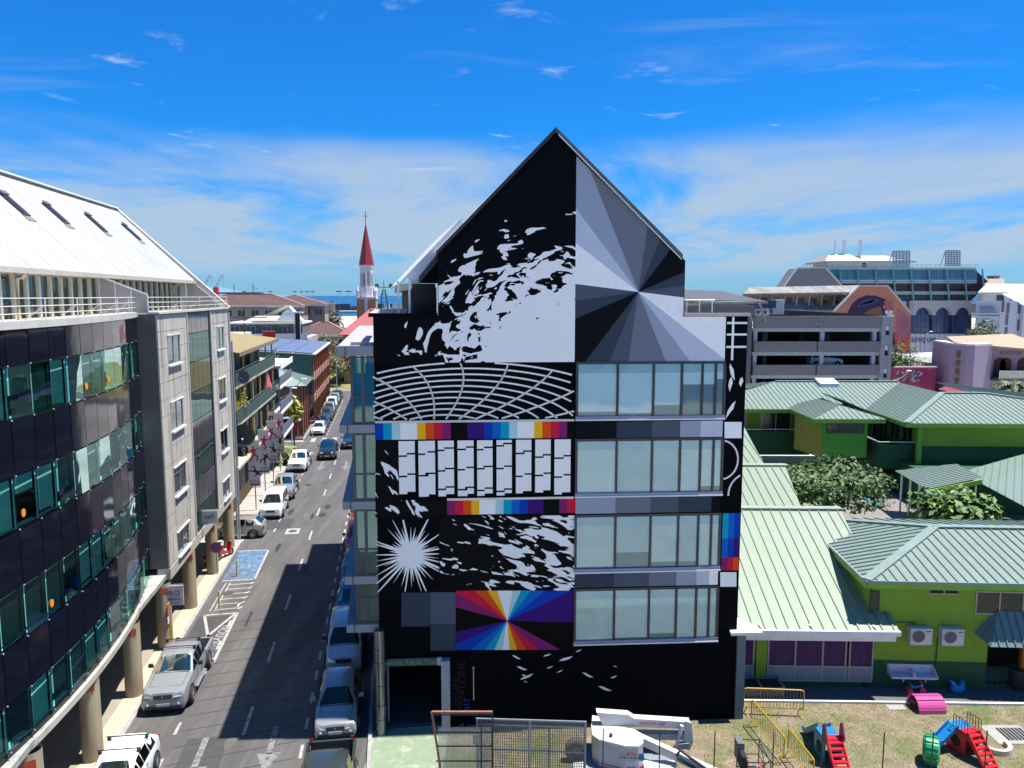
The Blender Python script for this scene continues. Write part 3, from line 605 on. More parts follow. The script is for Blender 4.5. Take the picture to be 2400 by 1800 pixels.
MB().prism([(-.9, .3, 15.42), (-.02, .3, 15.42), bk(-.02, 3.5, 15.42), bk(-.9, 3.5, 15.42)], (0, 0, .12)).obj('roof_step', roof_c, B)
g_dk = glass('bay glass', (.62, .76, .74), .07, .03, (.6, .85, .85), .4)
for i in range(4):
    z0, z1 = levels[i+1][0], levels[i][0]-levels[i][2]; xg0 = -.85
    m = MB()
    for x in (xg0, -.45): m.box(x-.06, .08, z0, x+.06, .2, z1)
    for zz in (z0, z0+1.0, z1-.1): m.box(xg0, .1, zz, -.01, .16, zz+.07)
    m.prism([(xg0-.06, .1, z0), (xg0+.02, .1, z0), bk(xg0+.02, 16, z0), bk(xg0-.06, 16, z0)], (0, 0, .12))
    bf = m.obj('bay_frame', M('blue grey frame', (.05, .065, .085), .4, .3), B)
    for (xa, xb) in ((xg0+.06, -.51), (-.39, -.02)):
        for (za, zb) in ((z0+.07, z0+1.0), (z0+1.07, z1-.1)): MB().box(xa, .125, za, xb, .135, zb).obj('pane', g_dk, bf)
    MB().prism([(xg0, .15, z0), (xg0+.02, .15, z0), bk(xg0+.02, 16, z0), bk(xg0, 16, z0)], (0, 0, z1-z0)).obj('side_pane', g_dk, bf)
    MB().box(-.38, .3, z0+.2, -.05, .34, z1-.3).obj('curtain', M('green curtain', (.12, .17, .16), .8), bf)
# ---------------------------------------------------------------- glass and concrete office block on the left of the street
L = thing('glass_office_building', 'white roofed office block with curved dark glass front and stained concrete end wall on columns', 'building', S(0, 0), TH)
AC, AR_, AX = 29.5, 45.0, -10.95
def ax(y, off=0): return AX + off - (AR_ - math.sqrt(AR_*AR_ - (y-AC)**2))
Y0, Y1 = 15.0, 38.9; NP = 20
teal_g = glass('teal glass', (.42, .80, .77), .06, .015, (.4, .55, .54), .42); dk_g = M('dark spandrel glass', (.007, .008, .016), .06, var=.1, spec=.28, bump=.12, bscale=.7)
teal_b = M('teal blind', (.42, .66, .63), .8, var=.1); teal_e = M('teal edge', (.4, .75, .74), .4)
grid_m = M('black glazing grid', (.012, .013, .014), .4)
bands = [(3.86, 5.30, 1), (5.30, 6.92, 0), (6.92, 8.55, 1), (8.55, 10.28, 0), (10.28, 11.92, 1), (11.92, 13.6, 0), (13.6, 15.22, 1), (15.22, 16.3, 0)]
m = MB(); ys = [Y0+(Y1-Y0)*i/NP for i in range(NP+1)]
for i in range(NP):                                         # the backing grid behind the panes
    a, b = ys[i], ys[i+1]
    m.prism([(ax(a, -.16), a, 3.6), (ax(a, -.10), a, 3.6), (ax(b, -.10), b, 3.6), (ax(b, -.16), b, 3.6)], (0, 0, .26))
    for z0, z1, k in bands[1:]: m.prism([(ax(a, -.55), a, z0-.05), (ax(a, -.06), a, z0-.05), (ax(b, -.06), b, z0-.05), (ax(b, -.55), b, z0-.05)], (0, 0, .1))
for y in ys: m.obox(V(ax(y, -.2), y-.04, 3.7), V(.14, 0, 0), V(0, .08, 0), V(0, 0, 12.6))
m.obj('glazing_grid', grid_m, L)
rng = random.Random(4); kn = MB(); holes = {(6, 6), (7, 6), (11, 4), (9, 4)}
for i in range(NP):
    a, b = ys[i]+.02, ys[i+1]-.02
    for bi, (z0, z1, k) in enumerate(bands):
        j = [rng.uniform(-.005, .005) for _ in range(4)]
        q = [V(ax(a)+j[0], a, z0+.03), V(ax(b)+j[1], b, z0+.03), V(ax(b)+j[2], b, z1-.03), V(ax(a)+j[3], a, z1-.03)]
        o = (MB().poly(q) if k else MB().prism(q, (-.02, 0, 0))).obj('pane', teal_g if k else dk_g, L)
        kn.ball((ax(ys[i])+.02, ys[i], z0), .03, 0, 5)
        if k:
            dk = rng.choice([.97, .97, .95, .9, .7, .55, .35, .0]); zl = z1-.05-(z1-z0-.1)*dk
            if dk: MB().poly([(ax(a, -.12), a+.1, zl), (ax(b, -.12), b-.12, zl), (ax(b, -.12), b-.12, z1-.05), (ax(a, -.12), a+.1, z1-.05)]).obj('blind', teal_b, o)
            e = MB().poly([(ax(b, -.06), b-.1, z0+.05), (ax(b, -.05), b-.02, z0+.05), (ax(b, -.05), b-.02, z1-.05), (ax(b, -.06), b-.1, z1-.05)])
            e.poly([(ax(a, -.3), a, z0+.07), (ax(b, -.3), b, z0+.07), (ax(b, -.05), b, z0+.07), (ax(a, -.05), a, z0+.07)]); e.obj('pane_edge', teal_e, o)
stuff(kn.obj('glass_fixings', alu, L))
MB().prism([(-15.8, Y0, 3.6), (ax(Y0, -.6), Y0, 3.6)] + [(ax(y, -.6), y, 3.6) for y in ys] + [(-15.8, Y1, 3.6)], (0, 0, 12.6)).obj('inner_block', dark_in, L)
m = MB()
for i in range(NP):
    a, b = ys[i], ys[i+1]; m.prism([(ax(a, -2.2), a, 3.35), (ax(a, .04), a, 3.35), (ax(b, .04), b, 3.35), (ax(b, -2.2), b, 3.35)], (0, 0, .24))
m.obj('edge_beam', M('cream concrete', (.42, .40, .34), .8, var=.1, dirt=((.2, .18, .15), 1.2, .55, .8, (1, 1, .4))), L)
MB().box(-16, Y0, 3.4, -11.2, 54.75, 3.62).obj('soffit_slab', concrete, L)
MB().box(-16, Y0, .12, -15.8, 54.75, 3.4).obj('arcade_wall', M('arcade wall', (.12, .105, .085), .8), L)
od = M('orange sticker', (.75, .25, .02), .6)
for i, bi in ((6, 0), (3, 0), (4, 2), (9, 2), (8, 4), (12, 6), (14, 6), (5, 4)):
    y = ys[i]+.25; z = bands[bi][0]+.45; MB().lathe([(.001, .012), (.13, .012), (.13, .002)], (ax(y)+.012, y, z), 14, axis='x').obj('round_sticker', od, L)
# cap and terrace
m = MB()
for i in range(NP):
    a, b = ys[i], ys[i+1]; m.prism([(ax(a, -.5), a, 16.3), (ax(a, .06), a, 16.3), (ax(b, .06), b, 16.3), (ax(b, -.5), b, 16.3)], (0, 0, .24))
m.prism([(-11.5, Y1, 16.42), (-10.93, Y1-.1, 16.42), (-10.93, 54.86, 16.42), (-11.5, 54.86, 16.42)], (0, 0, .1)); m.obj('coping', pale_conc, L)
MB().prism([(-14, Y0, 16.2)]+[(ax(y, -.4), y, 16.2) for y in ys]+[(-11.3, Y1, 16.2), (-11.3, 54.7, 16.2), (-14, 54.7, 16.2)], (0, 0, .1)).obj('terrace', pale_conc, L)
m = MB(); rl = [(ax(y, -.02), y) for y in ys] + [(-10.98, y) for y in (41, 43, 45, 47, 49, 51, 53, 54.6)]
for dz in (.25, .48, .72): m.tube([(x, y, 16.5+dz) for x, y in rl], .019, 6)
for x, y in rl[::2]: m.tube([(x, y, 16.5), (x, y, 17.22)], .02, 6); m.tube([(x, y, 17.0), (x-.75, y, 16.45)], .018, 5)
m.obj('terrace_railing', M('cream rail', (.66, .63, .55), .5), L)
# attic: windows, roof
MB().box(-13.75, 8, 16.2, -13.6, 54.6, 18.5).obj('attic_wall', M('cream wall', (.62, .55, .40), .8), L)
wmb = MB()
for y in (-.5, .42): wmb.box(0, y, 0, .16, y+.08, 1.75)
wmb.box(0, -.5, 1.67, .16, .5, 1.75); wmb.box(0, -.5, 0, .16, .5, .06)
wme = wmb.mesh('window', M('cream frame', (.62, .56, .43), .7)); pme = MB().box(.03, -.42, .06, .045, .42, 1.67).mesh('pane', glass('attic glass', (.75, .8, .8), .08, .03, (.8, .88, .9), .4))
bme = MB().box(.004, -.42, .5, .02, .42, 1.67).mesh('blind', M('grey blind', (.45, .47, .46), .8)); dme = MB().box(.0035, -.42, .06, .018, .42, 1.67).mesh('dark_room', M('dim room', (.22, .27, .26), .7))
rng = random.Random(8)
for k in range(38):
    y = 14.6+1.02*k; w_ = link('window', wme, L, (-13.6, y, 16.4)); link('pane', pme, w_); link('blind' if rng.random() < .6 else 'dark_room', bme if rng.random() < .6 else dme, w_)
for y in (20.3, 30.5, 40.7, 50.9):
    MB().tube([(-13.05, y, 18.2), (-13.2, y, 17.95), (-13.38, y, 17.9), (-13.38, y, 16.3)], .075, 8).obj('rain_pipe', M('cream pipe', (.66, .56, .33), .6), L)
MB().prism([(-13.4, 38.5, 16.5), (-11.3, 38.5, 16.5), (-11.3, 38.5, 17.35), (-13.4, 38.5, 18.2)], (0, .05, 0)).obj('terrace_screen', M('screen grey', (.42, .38, .35), .7), L)
m = MB()
for a in (0, .33, .66, 1): m.bar((-13.4+2.1*a, 38.47, 16.5), (-13.4+2.1*a, 38.47, 18.2-.85*a), .05, .05)
m.bar((-13.4, 38.47, 18.2), (-11.3, 38.47, 17.35), .06, .06); m.obj('screen_frame', white_p, L)
kn2 = MB(); corr = wave_bump(M('white corrugated roof', (.40, .39, .365), .55, var=.05, dirt=((.31, .30, .275), .4, .5, .8, (1, 1, 1))), 'Y', 3.0, .03)
ex, ez, rx, rz = -13.05, 18.30, -17.85, 22.98
m = MB()
nb = 16; yy = [8+46.9*i/nb for i in range(nb+1)]
MB().prism([(ex+.02, 8, ez-.06), (rx, 8, rz-.06), (rx-5, 8, rz-4.6), (rx-5, 8, rz-4.7), (rx, 8, rz-.18), (ex+.02, 8, ez-.18)], (0, 46.8, 0)).obj('roof', corr, L)
for k in range(43): y = 12+.999*k; MB().prism([(ex, y, ez-.03+.003*(k % 2)), (rx, y, rz-.03+.003*(k % 2)), (rx, y, rz+.0+.003*(k % 2)), (ex, y, ez+.0+.003*(k % 2))], (0, .985, 0)).obj('roof_sheet', corr, L)
for u in (.18, .38, .6, .82):
    for k in range(86): y = 12.2+.5*k; p = V(ex+(rx-ex)*u, y, ez+(rz-ez)*u+.012); kn2.ball(p, .022, 0, 4)
stuff(kn2.obj('roof_fixings', M('fixing grey', (.5, .5, .47), .6), L))
m = MB(); m.box(ex-.02, 8, ez-.2, ex+.1, 54.9, ez-.02); m.obj('eave_gutter', M('stone gutter', (.48, .43, .37), .7), L)
m = MB(); m.prism([(-10.95, 54.9, 16.45), (rx, 54.9, rz+.05), (rx, 54.9, rz-.25), (-11.3, 54.9, 16.45)], (0, .16, 0)); m.bar((-10.9, 55.0, 16.5), (rx, 55.0, rz+.09), .3, .08); m.obj('verge', M('cream verge', (.66, .62, .53), .6), L)
MB().prism([(-11.2, 54.75, 16.45), (-13.6, 54.75, 16.45), (-13.6, 54.75, 18.6)], (0, .12, 0)).obj('gable_wall', M('buff wall', (.56, .50, .42), .8), L)
MB().bar((rx, 8, rz+.03), (rx, 54.9, rz+.03), .5, .08).obj('ridge_cap', white_p, L)
sk = MB(); sk.box(-.3, -.68, 0, .3, .68, .08); skm = sk.mesh('skylight', M('skylight frame', (.05, .055, .055), .5)); skg = MB().box(-.22, -.56, .083, .22, .56, .1).mesh('pane', M('skylight glass', (.03, .035, .04), .3, spec=.3))
skt = MB().box(-.31, .5, .105, .31, .74, .16).mesh('skylight_hood', M('skylight hood', (.12, .13, .13), .5)); skf = MB().box(-.4, -.98, .004, .4, -.69, .03).mesh('flashing', M('lead flashing', (.2, .19, .18), .6, var=.4, vscale=8))
sl_a = math.atan2(rz-ez, ex-rx)
for (px, py) in ((32, 480), (130, 502), (224, 524), (307, 545)):
    d = ray(px, py); loc = None                             # meet the view line with the roof plane
    n = V(math.sin(sl_a), 0, math.cos(sl_a)); n = V(n.x*CT, n.x*ST, n.z); p0 = S(ex, 20, ez)
    t = (p0-V(0, 0, CAM_H)).dot(n)/d.dot(n); w_ = V(0, 0, CAM_H)+d*t
    lx, ly = w_.x*CT+w_.y*ST, -w_.x*ST+w_.y*CT
    o = link('skylight', skm, L, (lx, ly, w_.z)); o.rotation_euler = (Matrix.Rotation(sl_a, 3, 'Y') @ Matrix.Rotation(math.pi/2, 3, 'Z')).to_euler()
    link('pane', skg, o); link('skylight_hood', skt, o); link('flashing', skf, o)
for k in range(4):
    y = 24.5+3.4*k; m = MB(); m.cyl((rx-.2, y, rz-.1), .42, .75, 16); m.cyl((rx-.2, y, rz+.65), .46, .1, 16); m.obj('roof_vent', M('white vent', (.7, .7, .68), .5), L)
# stained concrete end wall on columns
WX = -11.02; conc_p = M('weathered panel', (.50, .47, .415), .85, var=.1, vscale=.8, dirt=((.15, .14, .13), 1.0, .48, .70, (1, 2.2, .16)))
MB().box(-13.2, 38.75, 3.95, WX-.06, 54.8, 16.42).obj('end_wall', M('panel joint', (.12, .115, .11), .9), L)
cols = [38.78, 40.25, 42.55, 44.0, 49.55, 51.1, 53.2, 54.8]; zrow = [3.97+.8275*k for k in range(16)]
wins = {}; wz = [(13.85, 15.3), (10.5, 11.95), (7.15, 8.6), (3.98+.02, 5.25)]
def hits(y0, y1, z0, z1, a):
    return y0 < a[1]-.01 and y1 > a[0]+.01 and z0 < a[3]-.01 and z1 > a[2]+.01
openings = [(40.25, 42.55, a, b) for a, b in wz] + [(51.1, 53.2, a, b) for a, b in wz]
for i in range(len(cols)-1):
    if i == 3: continue
    for k in range(15):
        y0, y1, z0, z1 = cols[i], cols[i+1], zrow[k], zrow[k+1]
        segs = [(z0, z1)]
        for a in openings:
            if y0 < a[1]-.01 and y1 > a[0]+.01:
                ns = []
                for s0, s1 in segs:
                    if s1 <= a[2] or s0 >= a[3]: ns.append((s0, s1))
                    else: ns += [q for q in ((s0, a[2]), (a[3], s1)) if q[1]-q[0] > .04]
                segs = ns
        for s0, s1 in segs: MB().box(WX-.06, y0+.012, s0+.012, WX+random.uniform(-.006, .006), y1-.012, s1-.012).obj('cladding_panel', conc_p, L)
wf = MB()
for y in (-.0, 1.07, 2.16): wf.box(-.06, y, 0, .0, y+.07, 1.45)
for z in (0, 1.39): wf.box(-.055, 0, z, -.002, 2.23, z+.06)
wfm = wf.mesh('window', M('grey aluminium frame', (.3, .31, .33), .4, .4)); wpm = MB().box(-.045, .07, .06, -.03, 2.16, 1.39).mesh('pane', glass('wall window glass', (.6, .68, .7), .08, .02, (.75, .85, .9), .45))
wsm = MB().box(-.02, -.06, -.09, .14, 2.3, .0).mesh('sill', M('white sill', (.66, .65, .62), .7)); wlm = MB().box(-.02, -.06, 1.452, .1, 2.3, 1.5).mesh('lintel', pale_conc)
wbm = MB().box(-.058, .07, .5, -.05, 1.07, 1.39).mesh('blind', teal_b)
for a in openings:
    o = link('window', wfm, L, (WX-.005, a[0]+.03, a[2])); o.scale = (1, (a[1]-a[0]-.06)/2.23, (a[3]-a[2])/1.45)
    for n_, me in (('pane', wpm), ('sill', wsm), ('lintel', wlm), ('blind', wbm)): link(n_, me, o)
gy = [44.05+1.09*k for k in range(6)]
for i in range(5):
    for z0, z1, k in bands + [(16.3, 16.3, 0)]:
        if z1 > z0:
            o = MB().box(WX-.04, gy[i]+.02, z0+.02, WX-.02, gy[i+1]-.02, z1-.02).obj('pane', teal_g if k else dk_g, L)
            if k: MB().box(WX-.055, gy[i]+.05, z0+.3+.3*(i % 2), WX-.045, gy[i+1]-.05, z1-.05).obj('blind', teal_b, o)
m = MB()
for y in (44.0, 49.5): m.box(WX-.05, y-.05, 3.9, WX+.06, y+.05, 16.4)
m.obj('strip_jamb', pale_conc, L)
m = MB(); m.prism([(WX+.02, 38.75, 3.35), (WX+.02, 54.8, 3.35), (WX+.02, 54.8, 3.93), (WX+.02, 38.75, 3.93)], (-.6, 0, 0)); m.obj('edge_beam', M('cream concrete', (.42, .40, .34), .8), L)
colm = M('ribbed column', (.34, .28, .18), .85, var=.2, vscale=3, bump=.4, bscale=14, stretch=(1, 1, .05), dirt=((.16, .13, .09), 2, .5, .8, (1, 1, .3)))
ccm = MB().lathe([(.36, .12), (.36, 3.4)], (0, 0, 0), 20).mesh('column', colm, smooth=True); csm = MB().box(.352, -.16, 2.9, .364, .16, 3.2).mesh('red_notice', M('red notice', (.42, .06, .02), .6))
for y in (19.7, 24.3, 29.0, 33.7, 38.4, 43.2, 48.6, 53.6):
    o = link('column', ccm, L, (-11.3, y, 0)); s_ = link('red_notice', csm, o, rot=-1.15)
m = MB(); m.tube([(-10.98, 54.9, 16.2), (-10.98, 54.9, .2)], .07, 8); m.tube([(-10.9, 55.2, 14.2), (-10.9, 55.2, .1)], .06, 8); m.obj('drain_pipe', M('grey pipe', (.3, .31, .33), .5), L)
MB().box(-11.2, 54.76, 3.9, -11.03, 54.9, 16.4).obj('corner_edge', conc_p, L)
# signs hung off the arcade
def blade_sign(px, py, w, h, y, body, label, sizes, colm_):
    p = V(-11.02, y); t = thing('hanging_sign', label, 'sign', S(-10.95, y, G(px, py).z), TH); d = ray(px, py)
    yy = S(-10.6, y).y; q = d*(yy/d.y); z = CAM_H+q.z; t.location = S(-10.9 if y > 40 else -11.25, y, z)
    MB().box(-.05, -.05, -h/2, w-.05, .05, h/2).obj('board', M('sign board grey', (.5, .5, .52), .5), t)
    zz = h/2
    for (b_, s_, dz, mt_) in body: text('lettering', b_, s_, mt_, t, (w/2-.05, -.055, dz))
    m = MB(); m.bar((-.3, 0, h/2+.05), (w-.05, 0, h/2+.05), .04, .04); m.bar((-.3, 0, -h/2-.04), (w*.3, 0, -h/2-.04), .04, .04); m.obj('bracket', galv, t)
navy = M('navy lettering', (.02, .025, .05), .6)
blade_sign(501, 1212, .85, .75, 45.2, [('sefi', .40, .06, navy)], 'small pale sign reading sefi hung from the arcade beam', None, None)
blade_sign(366, 1395, 1.0, .98, 38.2, [('PRO', .36, .12, M('plum lettering', (.16, .02, .03), .6)), ('Intérim', .24, -.16, navy), ('Tel. 53 50 53', .125, -.38, navy)], 'white sign reading PRO Interim hung below the curved glass', None, None)
# flagstaff sign and posts at the kerb
t = thing('parking_sign', 'sign on yellow post standing at the tiled kerb', 'sign', S(-10.95, 38.0, .12), TH)
MB().tube([(0, 0, 0), (0, 0, 2.3)], .035, 8).obj('post', M('yellow post', (.5, .32, .04), .6), t); MB().box(-.04, -.2, 1.75, -.0, .2, 2.35).obj('plate', M('faded red plate', (.4, .15, .14), .6), t); MB().box(-.04, -.22, 1.35, -.01, .22, 1.7).obj('arrow_plate', white_p, t)
t = thing('parking_sign', 'round sign on dark post beside the blue disabled bay', 'sign', S(-10.95, 48.2, .12), TH)
MB().tube([(0, 0, 0), (0, 0, 1.75)], .03, 8).obj('post', steel, t); MB().lathe([(.001, -.012), (.34, -.012), (.34, .012), (.001, .012)], (0, -.04, 1.75), 16, axis='y').obj('disc', M('sign violet', (.2, .06, .16), .6), t)
for y, lab in ((48.0, 'yellow post at the near edge of the blue disabled bay'), (43.0, 'yellow post among the white motorbike bay lines')):
    t = thing('bollard', lab, 'bollard', S(-9.75, y), TH, 'yellow posts in the parking bays'); MB().cyl((0, 0, 0), .045, 1.0, 10).obj('post', M('yellow post', (.5, .32, .04), .6), t); MB().ball((0, 0, 1.0), .045).obj('cap', M('yellow post', (.5, .32, .04), .6), t)
# ---------------------------------------------------------------- vehicles (front towards -y of their own axes)
tyre_me = MB().lathe([(.20, -.1), (.30, -.11), (.33, -.085), (.335, 0), (.33, .085), (.30, .11), (.20, .1)], (0, 0, 0), 20, axis='x').mesh('tyre', rubber, smooth=True)
rm = MB(); rm.lathe([(.001, .06), (.06, .07), (.07, .05)], (0, 0, 0), 12, axis='x')
for k in range(5):
    a = 2*math.pi*k/5; rm.prism([(.05, .05*math.cos(a+1.2), .05*math.sin(a+1.2)), (.05, .05*math.cos(a-1.2), .05*math.sin(a-1.2)), (.075, .195*math.cos(a-.22), .195*math.sin(a-.22)), (.075, .195*math.cos(a+.22), .195*math.sin(a+.22))], (-.02, 0, 0))
rm.lathe([(.19, .085), (.212, .09), (.212, -.06), (.19, -.06)], (0, 0, 0), 20, axis='x'); rim_me = rm.mesh('rim', M('alloy', (.4, .4, .41), .3, .8))
well = M('wheel well', (.008, .008, .008), .9); plastic = M('black plastic', (.022, .022, .024), .55); lens = M('headlamp lens', (.55, .57, .58), .08, .3, spec=.8); red_l = M('tail lamp', (.35, .01, .012), .15)
car_g = glass('car glass', (.13, .15, .145), .03, .02, (.55, .47, .33), .35); seat_m = M('car interior', (.02, .02, .021), .9); plate_m = M('number plate', (.5, .5, .48), .6)
def paint(name, c, metal=.0, rough=.28): return M(name, c, rough, metal, var=.03, coat=.8)
def loft(st, name):
    pass
SPEC = {  # length, half width, stations: (y, top z, belt z, roof half width factor), kinds
 'hatch': dict(L=4.0, w=.86, wheel=(.78, 3.25), r=.31, st=[(0, .52, .5, .80), (.06, .70, .62, .86), (.35, .82, .74, .9), (1.05, .96, .90, .92), (1.75, 1.40, .95, .72), (2.1, 1.47, .96, .74), (2.75, 1.48, .98, .74), (3.35, 1.42, 1.0, .72), (3.85, 1.05, .99, .8), (3.98, .75, .7, .86)], cowl=3, roof0=4, roof1=7, tail=8),
 'van': dict(L=4.15, w=.87, wheel=(.75, 3.4), r=.31, st=[(0, .55, .5, .84), (.06, .85, .7, .88), (.3, .98, .85, .92), (.85, 1.10, 1.02, .92), (1.5, 1.72, 1.06, .8), (1.9, 1.8, 1.06, .82), (2.9, 1.8, 1.06, .82), (3.9, 1.75, 1.06, .82), (4.1, 1.1, 1.02, .86), (4.15, .75, .7, .88)], cowl=3, roof0=4, roof1=7, tail=8),
 'suv': dict(L=4.5, w=.92, wheel=(.85, 3.6), r=.36, st=[(0, .6, .55, .84), (.06, .92, .8, .88), (.35, 1.02, .92, .92), (1.25, 1.12, 1.05, .93), (1.9, 1.62, 1.1, .76), (2.3, 1.7, 1.1, .78), (3.2, 1.7, 1.12, .78), (4.1, 1.64, 1.12, .76), (4.4, 1.2, 1.1, .84), (4.5, .8, .75, .88)], cowl=3, roof0=4, roof1=7, tail=8),
 'pickup': dict(L=5.2, w=.92, wheel=(.95, 4.1), r=.375, st=[(0, .62, .55, .82), (.05, .98, .85, .88), (.4, 1.08, 1.0, .92), (1.5, 1.17, 1.12, .93), (2.2, 1.68, 1.14, .74), (2.6, 1.76, 1.14, .76), (3.1, 1.77, 1.14, .76), (3.5, 1.70, 1.14, .74), (3.72, 1.2, 1.14, .84), (3.74, .9, .85, .9)], cowl=3, roof0=4, roof1=7, tail=8, bed=True),
}
def make_car(kind, pm_, label, loc, rot, rack=False, group=None, glass_m=None, sunshade=False, name='parked_car', cat='car'):
    sp_ = SPEC[kind]; w = sp_['w']; st = sp_['st']; t = thing(name, label, cat, loc, rot, group); gm = glass_m or car_g
    low = .30 if kind in ('pickup', 'suv') else .2
    def sec(y, zt, zb, rw):
        roofy = zt-zb > .25; wr = w*rw if roofy else w*(rw-.04); wt = w*(.97 if .3 < y < sp_['L']-.3 else .93 if .04 < y < sp_['L']-.05 else .86)
        return [V(wt*.95, y, low), V(wt, y, low+.14), V(wt*1.0, y, (low+zb)/2+.08), V(wt*.965, y, zb), V(wr, y, zt-(.07 if roofy else .025)), V(wr*.72, y, zt-.012), V(0, y, zt)]
    secs = [sec(*s_) for s_ in st]; N = len(st)
    half = 7; body = MB(); gl = {'windscreen': [], 'rear_window': [], 'side_window': [], 'side_window_l': []}
    def quad(a, b, c, d, g=None, ins=.1):
        if g is None: body.poly([a, b, c, d]); return
        gl[g].append((a, b, c, d))
    for i in range(N-1):
        A, B_ = secs[i], secs[i+1]
        for sgn in (1, -1):
            f = lambda p: V(p.x*sgn, p.y, p.z)
            for k in range(half-1):
                q = (f(A[k]), f(B_[k]), f(B_[k+1]), f(A[k+1]))
                if i == sp_['cowl'] and k >= 4: quad(*q, 'windscreen')
                elif i == sp_['roof1'] and k >= 4 and kind != 'x': quad(*q, 'rear_window')
                elif sp_['roof0'] <= i < sp_['roof1'] and k == 3 and not (kind == 'van' and i > 5 and False): quad(*q, 'side_window' if sgn > 0 else 'side_window_l')
                elif i == sp_['cowl'] and k == 3: quad(*q, 'side_window' if sgn > 0 else 'side_window_l')
                else: quad(*q)
    for S_ in (secs[0], secs[-1]): body.poly([p for p in S_] + [V(-p.x, p.y, p.z) for p in reversed(S_)])
    body.poly([V(s_[0].x, s_[0].y, low) for s_ in secs] + [V(-s_[0].x, s_[0].y, low) for s_ in reversed(secs)])
    def patch(quads, nm, fr, outward):                      # pane slightly proud, paint frame round it
        pts = [p for q in quads for p in q]; c = sum(pts, V(0, 0, 0))/len(pts)
        pane = MB()
        for q in quads:
            body.poly(list(q))
            n = (q[1]-q[0]).cross(q[2]-q[0]); n = n.normalized() if n.length > 1e-6 else V(0, 0, 1)
            if n.dot((sum(q, V(0, 0, 0))/4) - V(0, sp_['L']/2, .7)) < 0: n = -n
            pane.poly([c+(p-c)*fr + n*.012 for p in q])
        return pane.obj(nm, gm, t, smooth=True)
    if sunshade: pass
    patch(gl['windscreen'], 'windscreen', .9, 1); patch(gl['rear_window'], 'rear_window', .86, 1)
    for g in ('side_window', 'side_window_l'):
        qs = gl[g]; body_q = qs
        for q in qs:
            body.poly(list(q)); c = sum(q, V(0, 0, 0))/4; s_ = 1 if c.x > 0 else -1
            if (q[1]-q[0]).length < .05: continue
            MB().poly([c+V((p-c).x, (p-c).y*.9, (p-c).z*.84)+V(.012*s_, 0, .004) for p in q]).obj('side_window', gm, t)
    me = body.mesh('body', [pm_], smooth=True); bm = bmesh.new(); bm.from_mesh(me); bmesh.ops.remove_doubles(bm, verts=bm.verts, dist=.001); bmesh.ops.recalc_face_normals(bm, faces=bm.faces); bm.to_mesh(me); bm.free()
    o = link('body', me, t); md = o.modifiers.new('edge', 'BEVEL'); md.width = .035; md.segments = 2; md.limit_method = 'ANGLE'; md.angle_limit = R(24)
    if kind == 'pickup':
        bd = MB(); L0, L1 = 3.78, sp_['L']; wv = w*.97
        for s_ in (1, -1): bd.prism([(s_*wv*.95, L0, low), (s_*wv, L0, low+.14), (s_*wv, L0, 1.02), (s_*(wv-.1), L0, 1.05), (s_*(wv-.12), L0, .55), (s_*(wv-.12), L0, low)], (0, L1-L0-.06, 0))
        bd.box(-wv+.13, L1-.12, low, wv-.13, L1, 1.02); bd.box(-wv+.13, L0, low+.02, wv-.13, L0+.06, 1.02); bd.obj('cargo_bed', pm_, t)
        MB().box(-wv+.125, L0+.062, .5, wv-.125, L1-.125, .56).obj('bed_floor', plastic, t)
        m = MB()
        for s_ in (1, -1): m.box(s_*w*.99-.07, 1.7, .3, s_*w*.99+.07, 3.3, .36)
        m.obj('running_board', alu, t)
    r = sp_['r']; sc_ = r/.335
    for y in sp_['wheel']:
        for s_ in (1, -1):
            MB().lathe([(.001, 0), (r+.075, 0), (r+.075, .012)], (s_*(w*.978) - (.006 if s_ > 0 else .006), y, r+.01), 20, axis='x').obj('wheel_arch', well, t)
            e = bpy.data.objects.new('wheel', None); COL.objects.link(e); e.parent = t; e.location = (s_*(w-.06), y, r); e.scale = (sc_*s_, sc_, sc_); link('tyre', tyre_me, e); link('rim', rim_me, e, (.03, 0, 0))
    zh = st[1][1]; hz = (zh-.04)
    for s_ in (1, -1):
        MB().prism([(s_*w*.42, -.012, hz-.17), (s_*w*.84, .05, hz-.15), (s_*w*.88, .16, hz+.02), (s_*w*.80, .10, hz+.05), (s_*w*.46, .015, hz-.03)], (0, -.02, .02)).obj('headlight', lens, t)
        MB().prism([(s_*(w-.01), 1.52 if kind != 'pickup' else 2.0, st[3][2]+.05), (s_*(w+.2), 1.5 if kind != 'pickup' else 1.98, st[3][2]+.07), (s_*(w+.2), 1.5 if kind != 'pickup' else 1.98, st[3][2]+.22), (s_*(w+.03), 1.52 if kind != 'pickup' else 2.0, st[3][2]+.2)], (0, .1, 0)).obj('mirror', pm_ if kind == 'hatch' else plastic, t)
        MB().box(s_*w*.8-.07, sp_['L']-.02, st[-2][2]-.3, s_*w*.8+.07, sp_['L']+.015, st[-2][2]-.05).obj('tail_light', red_l, t)
    MB().prism([(-w*.38, -.035, hz-.2), (w*.38, -.035, hz-.2), (w*.40, -.01, hz-.04), (-w*.40, -.01, hz-.04)], (0, .03, 0)).obj('grille', plastic, t)
    yb0, zb0 = st[2][0]+.04, st[2][1]+.004; yb1, zb1 = st[3][0]-.04, st[3][1]+.004; m = MB()
    for s_ in (1, -1): m.bar((s_*w*.70, yb0, zb0-.02), (s_*w*.74, yb1, zb1-.02), .014, .012)
    m.bar((-w*.70, yb0, zb0-.01), (w*.70, yb0, zb0-.01), .014, .012); m.obj('bonnet_seam', well, t); MB().box(-w*.74, yb1+.0, zb1-.04, w*.74, yb1+.07, zb1-.004).obj('scuttle', plastic, t)
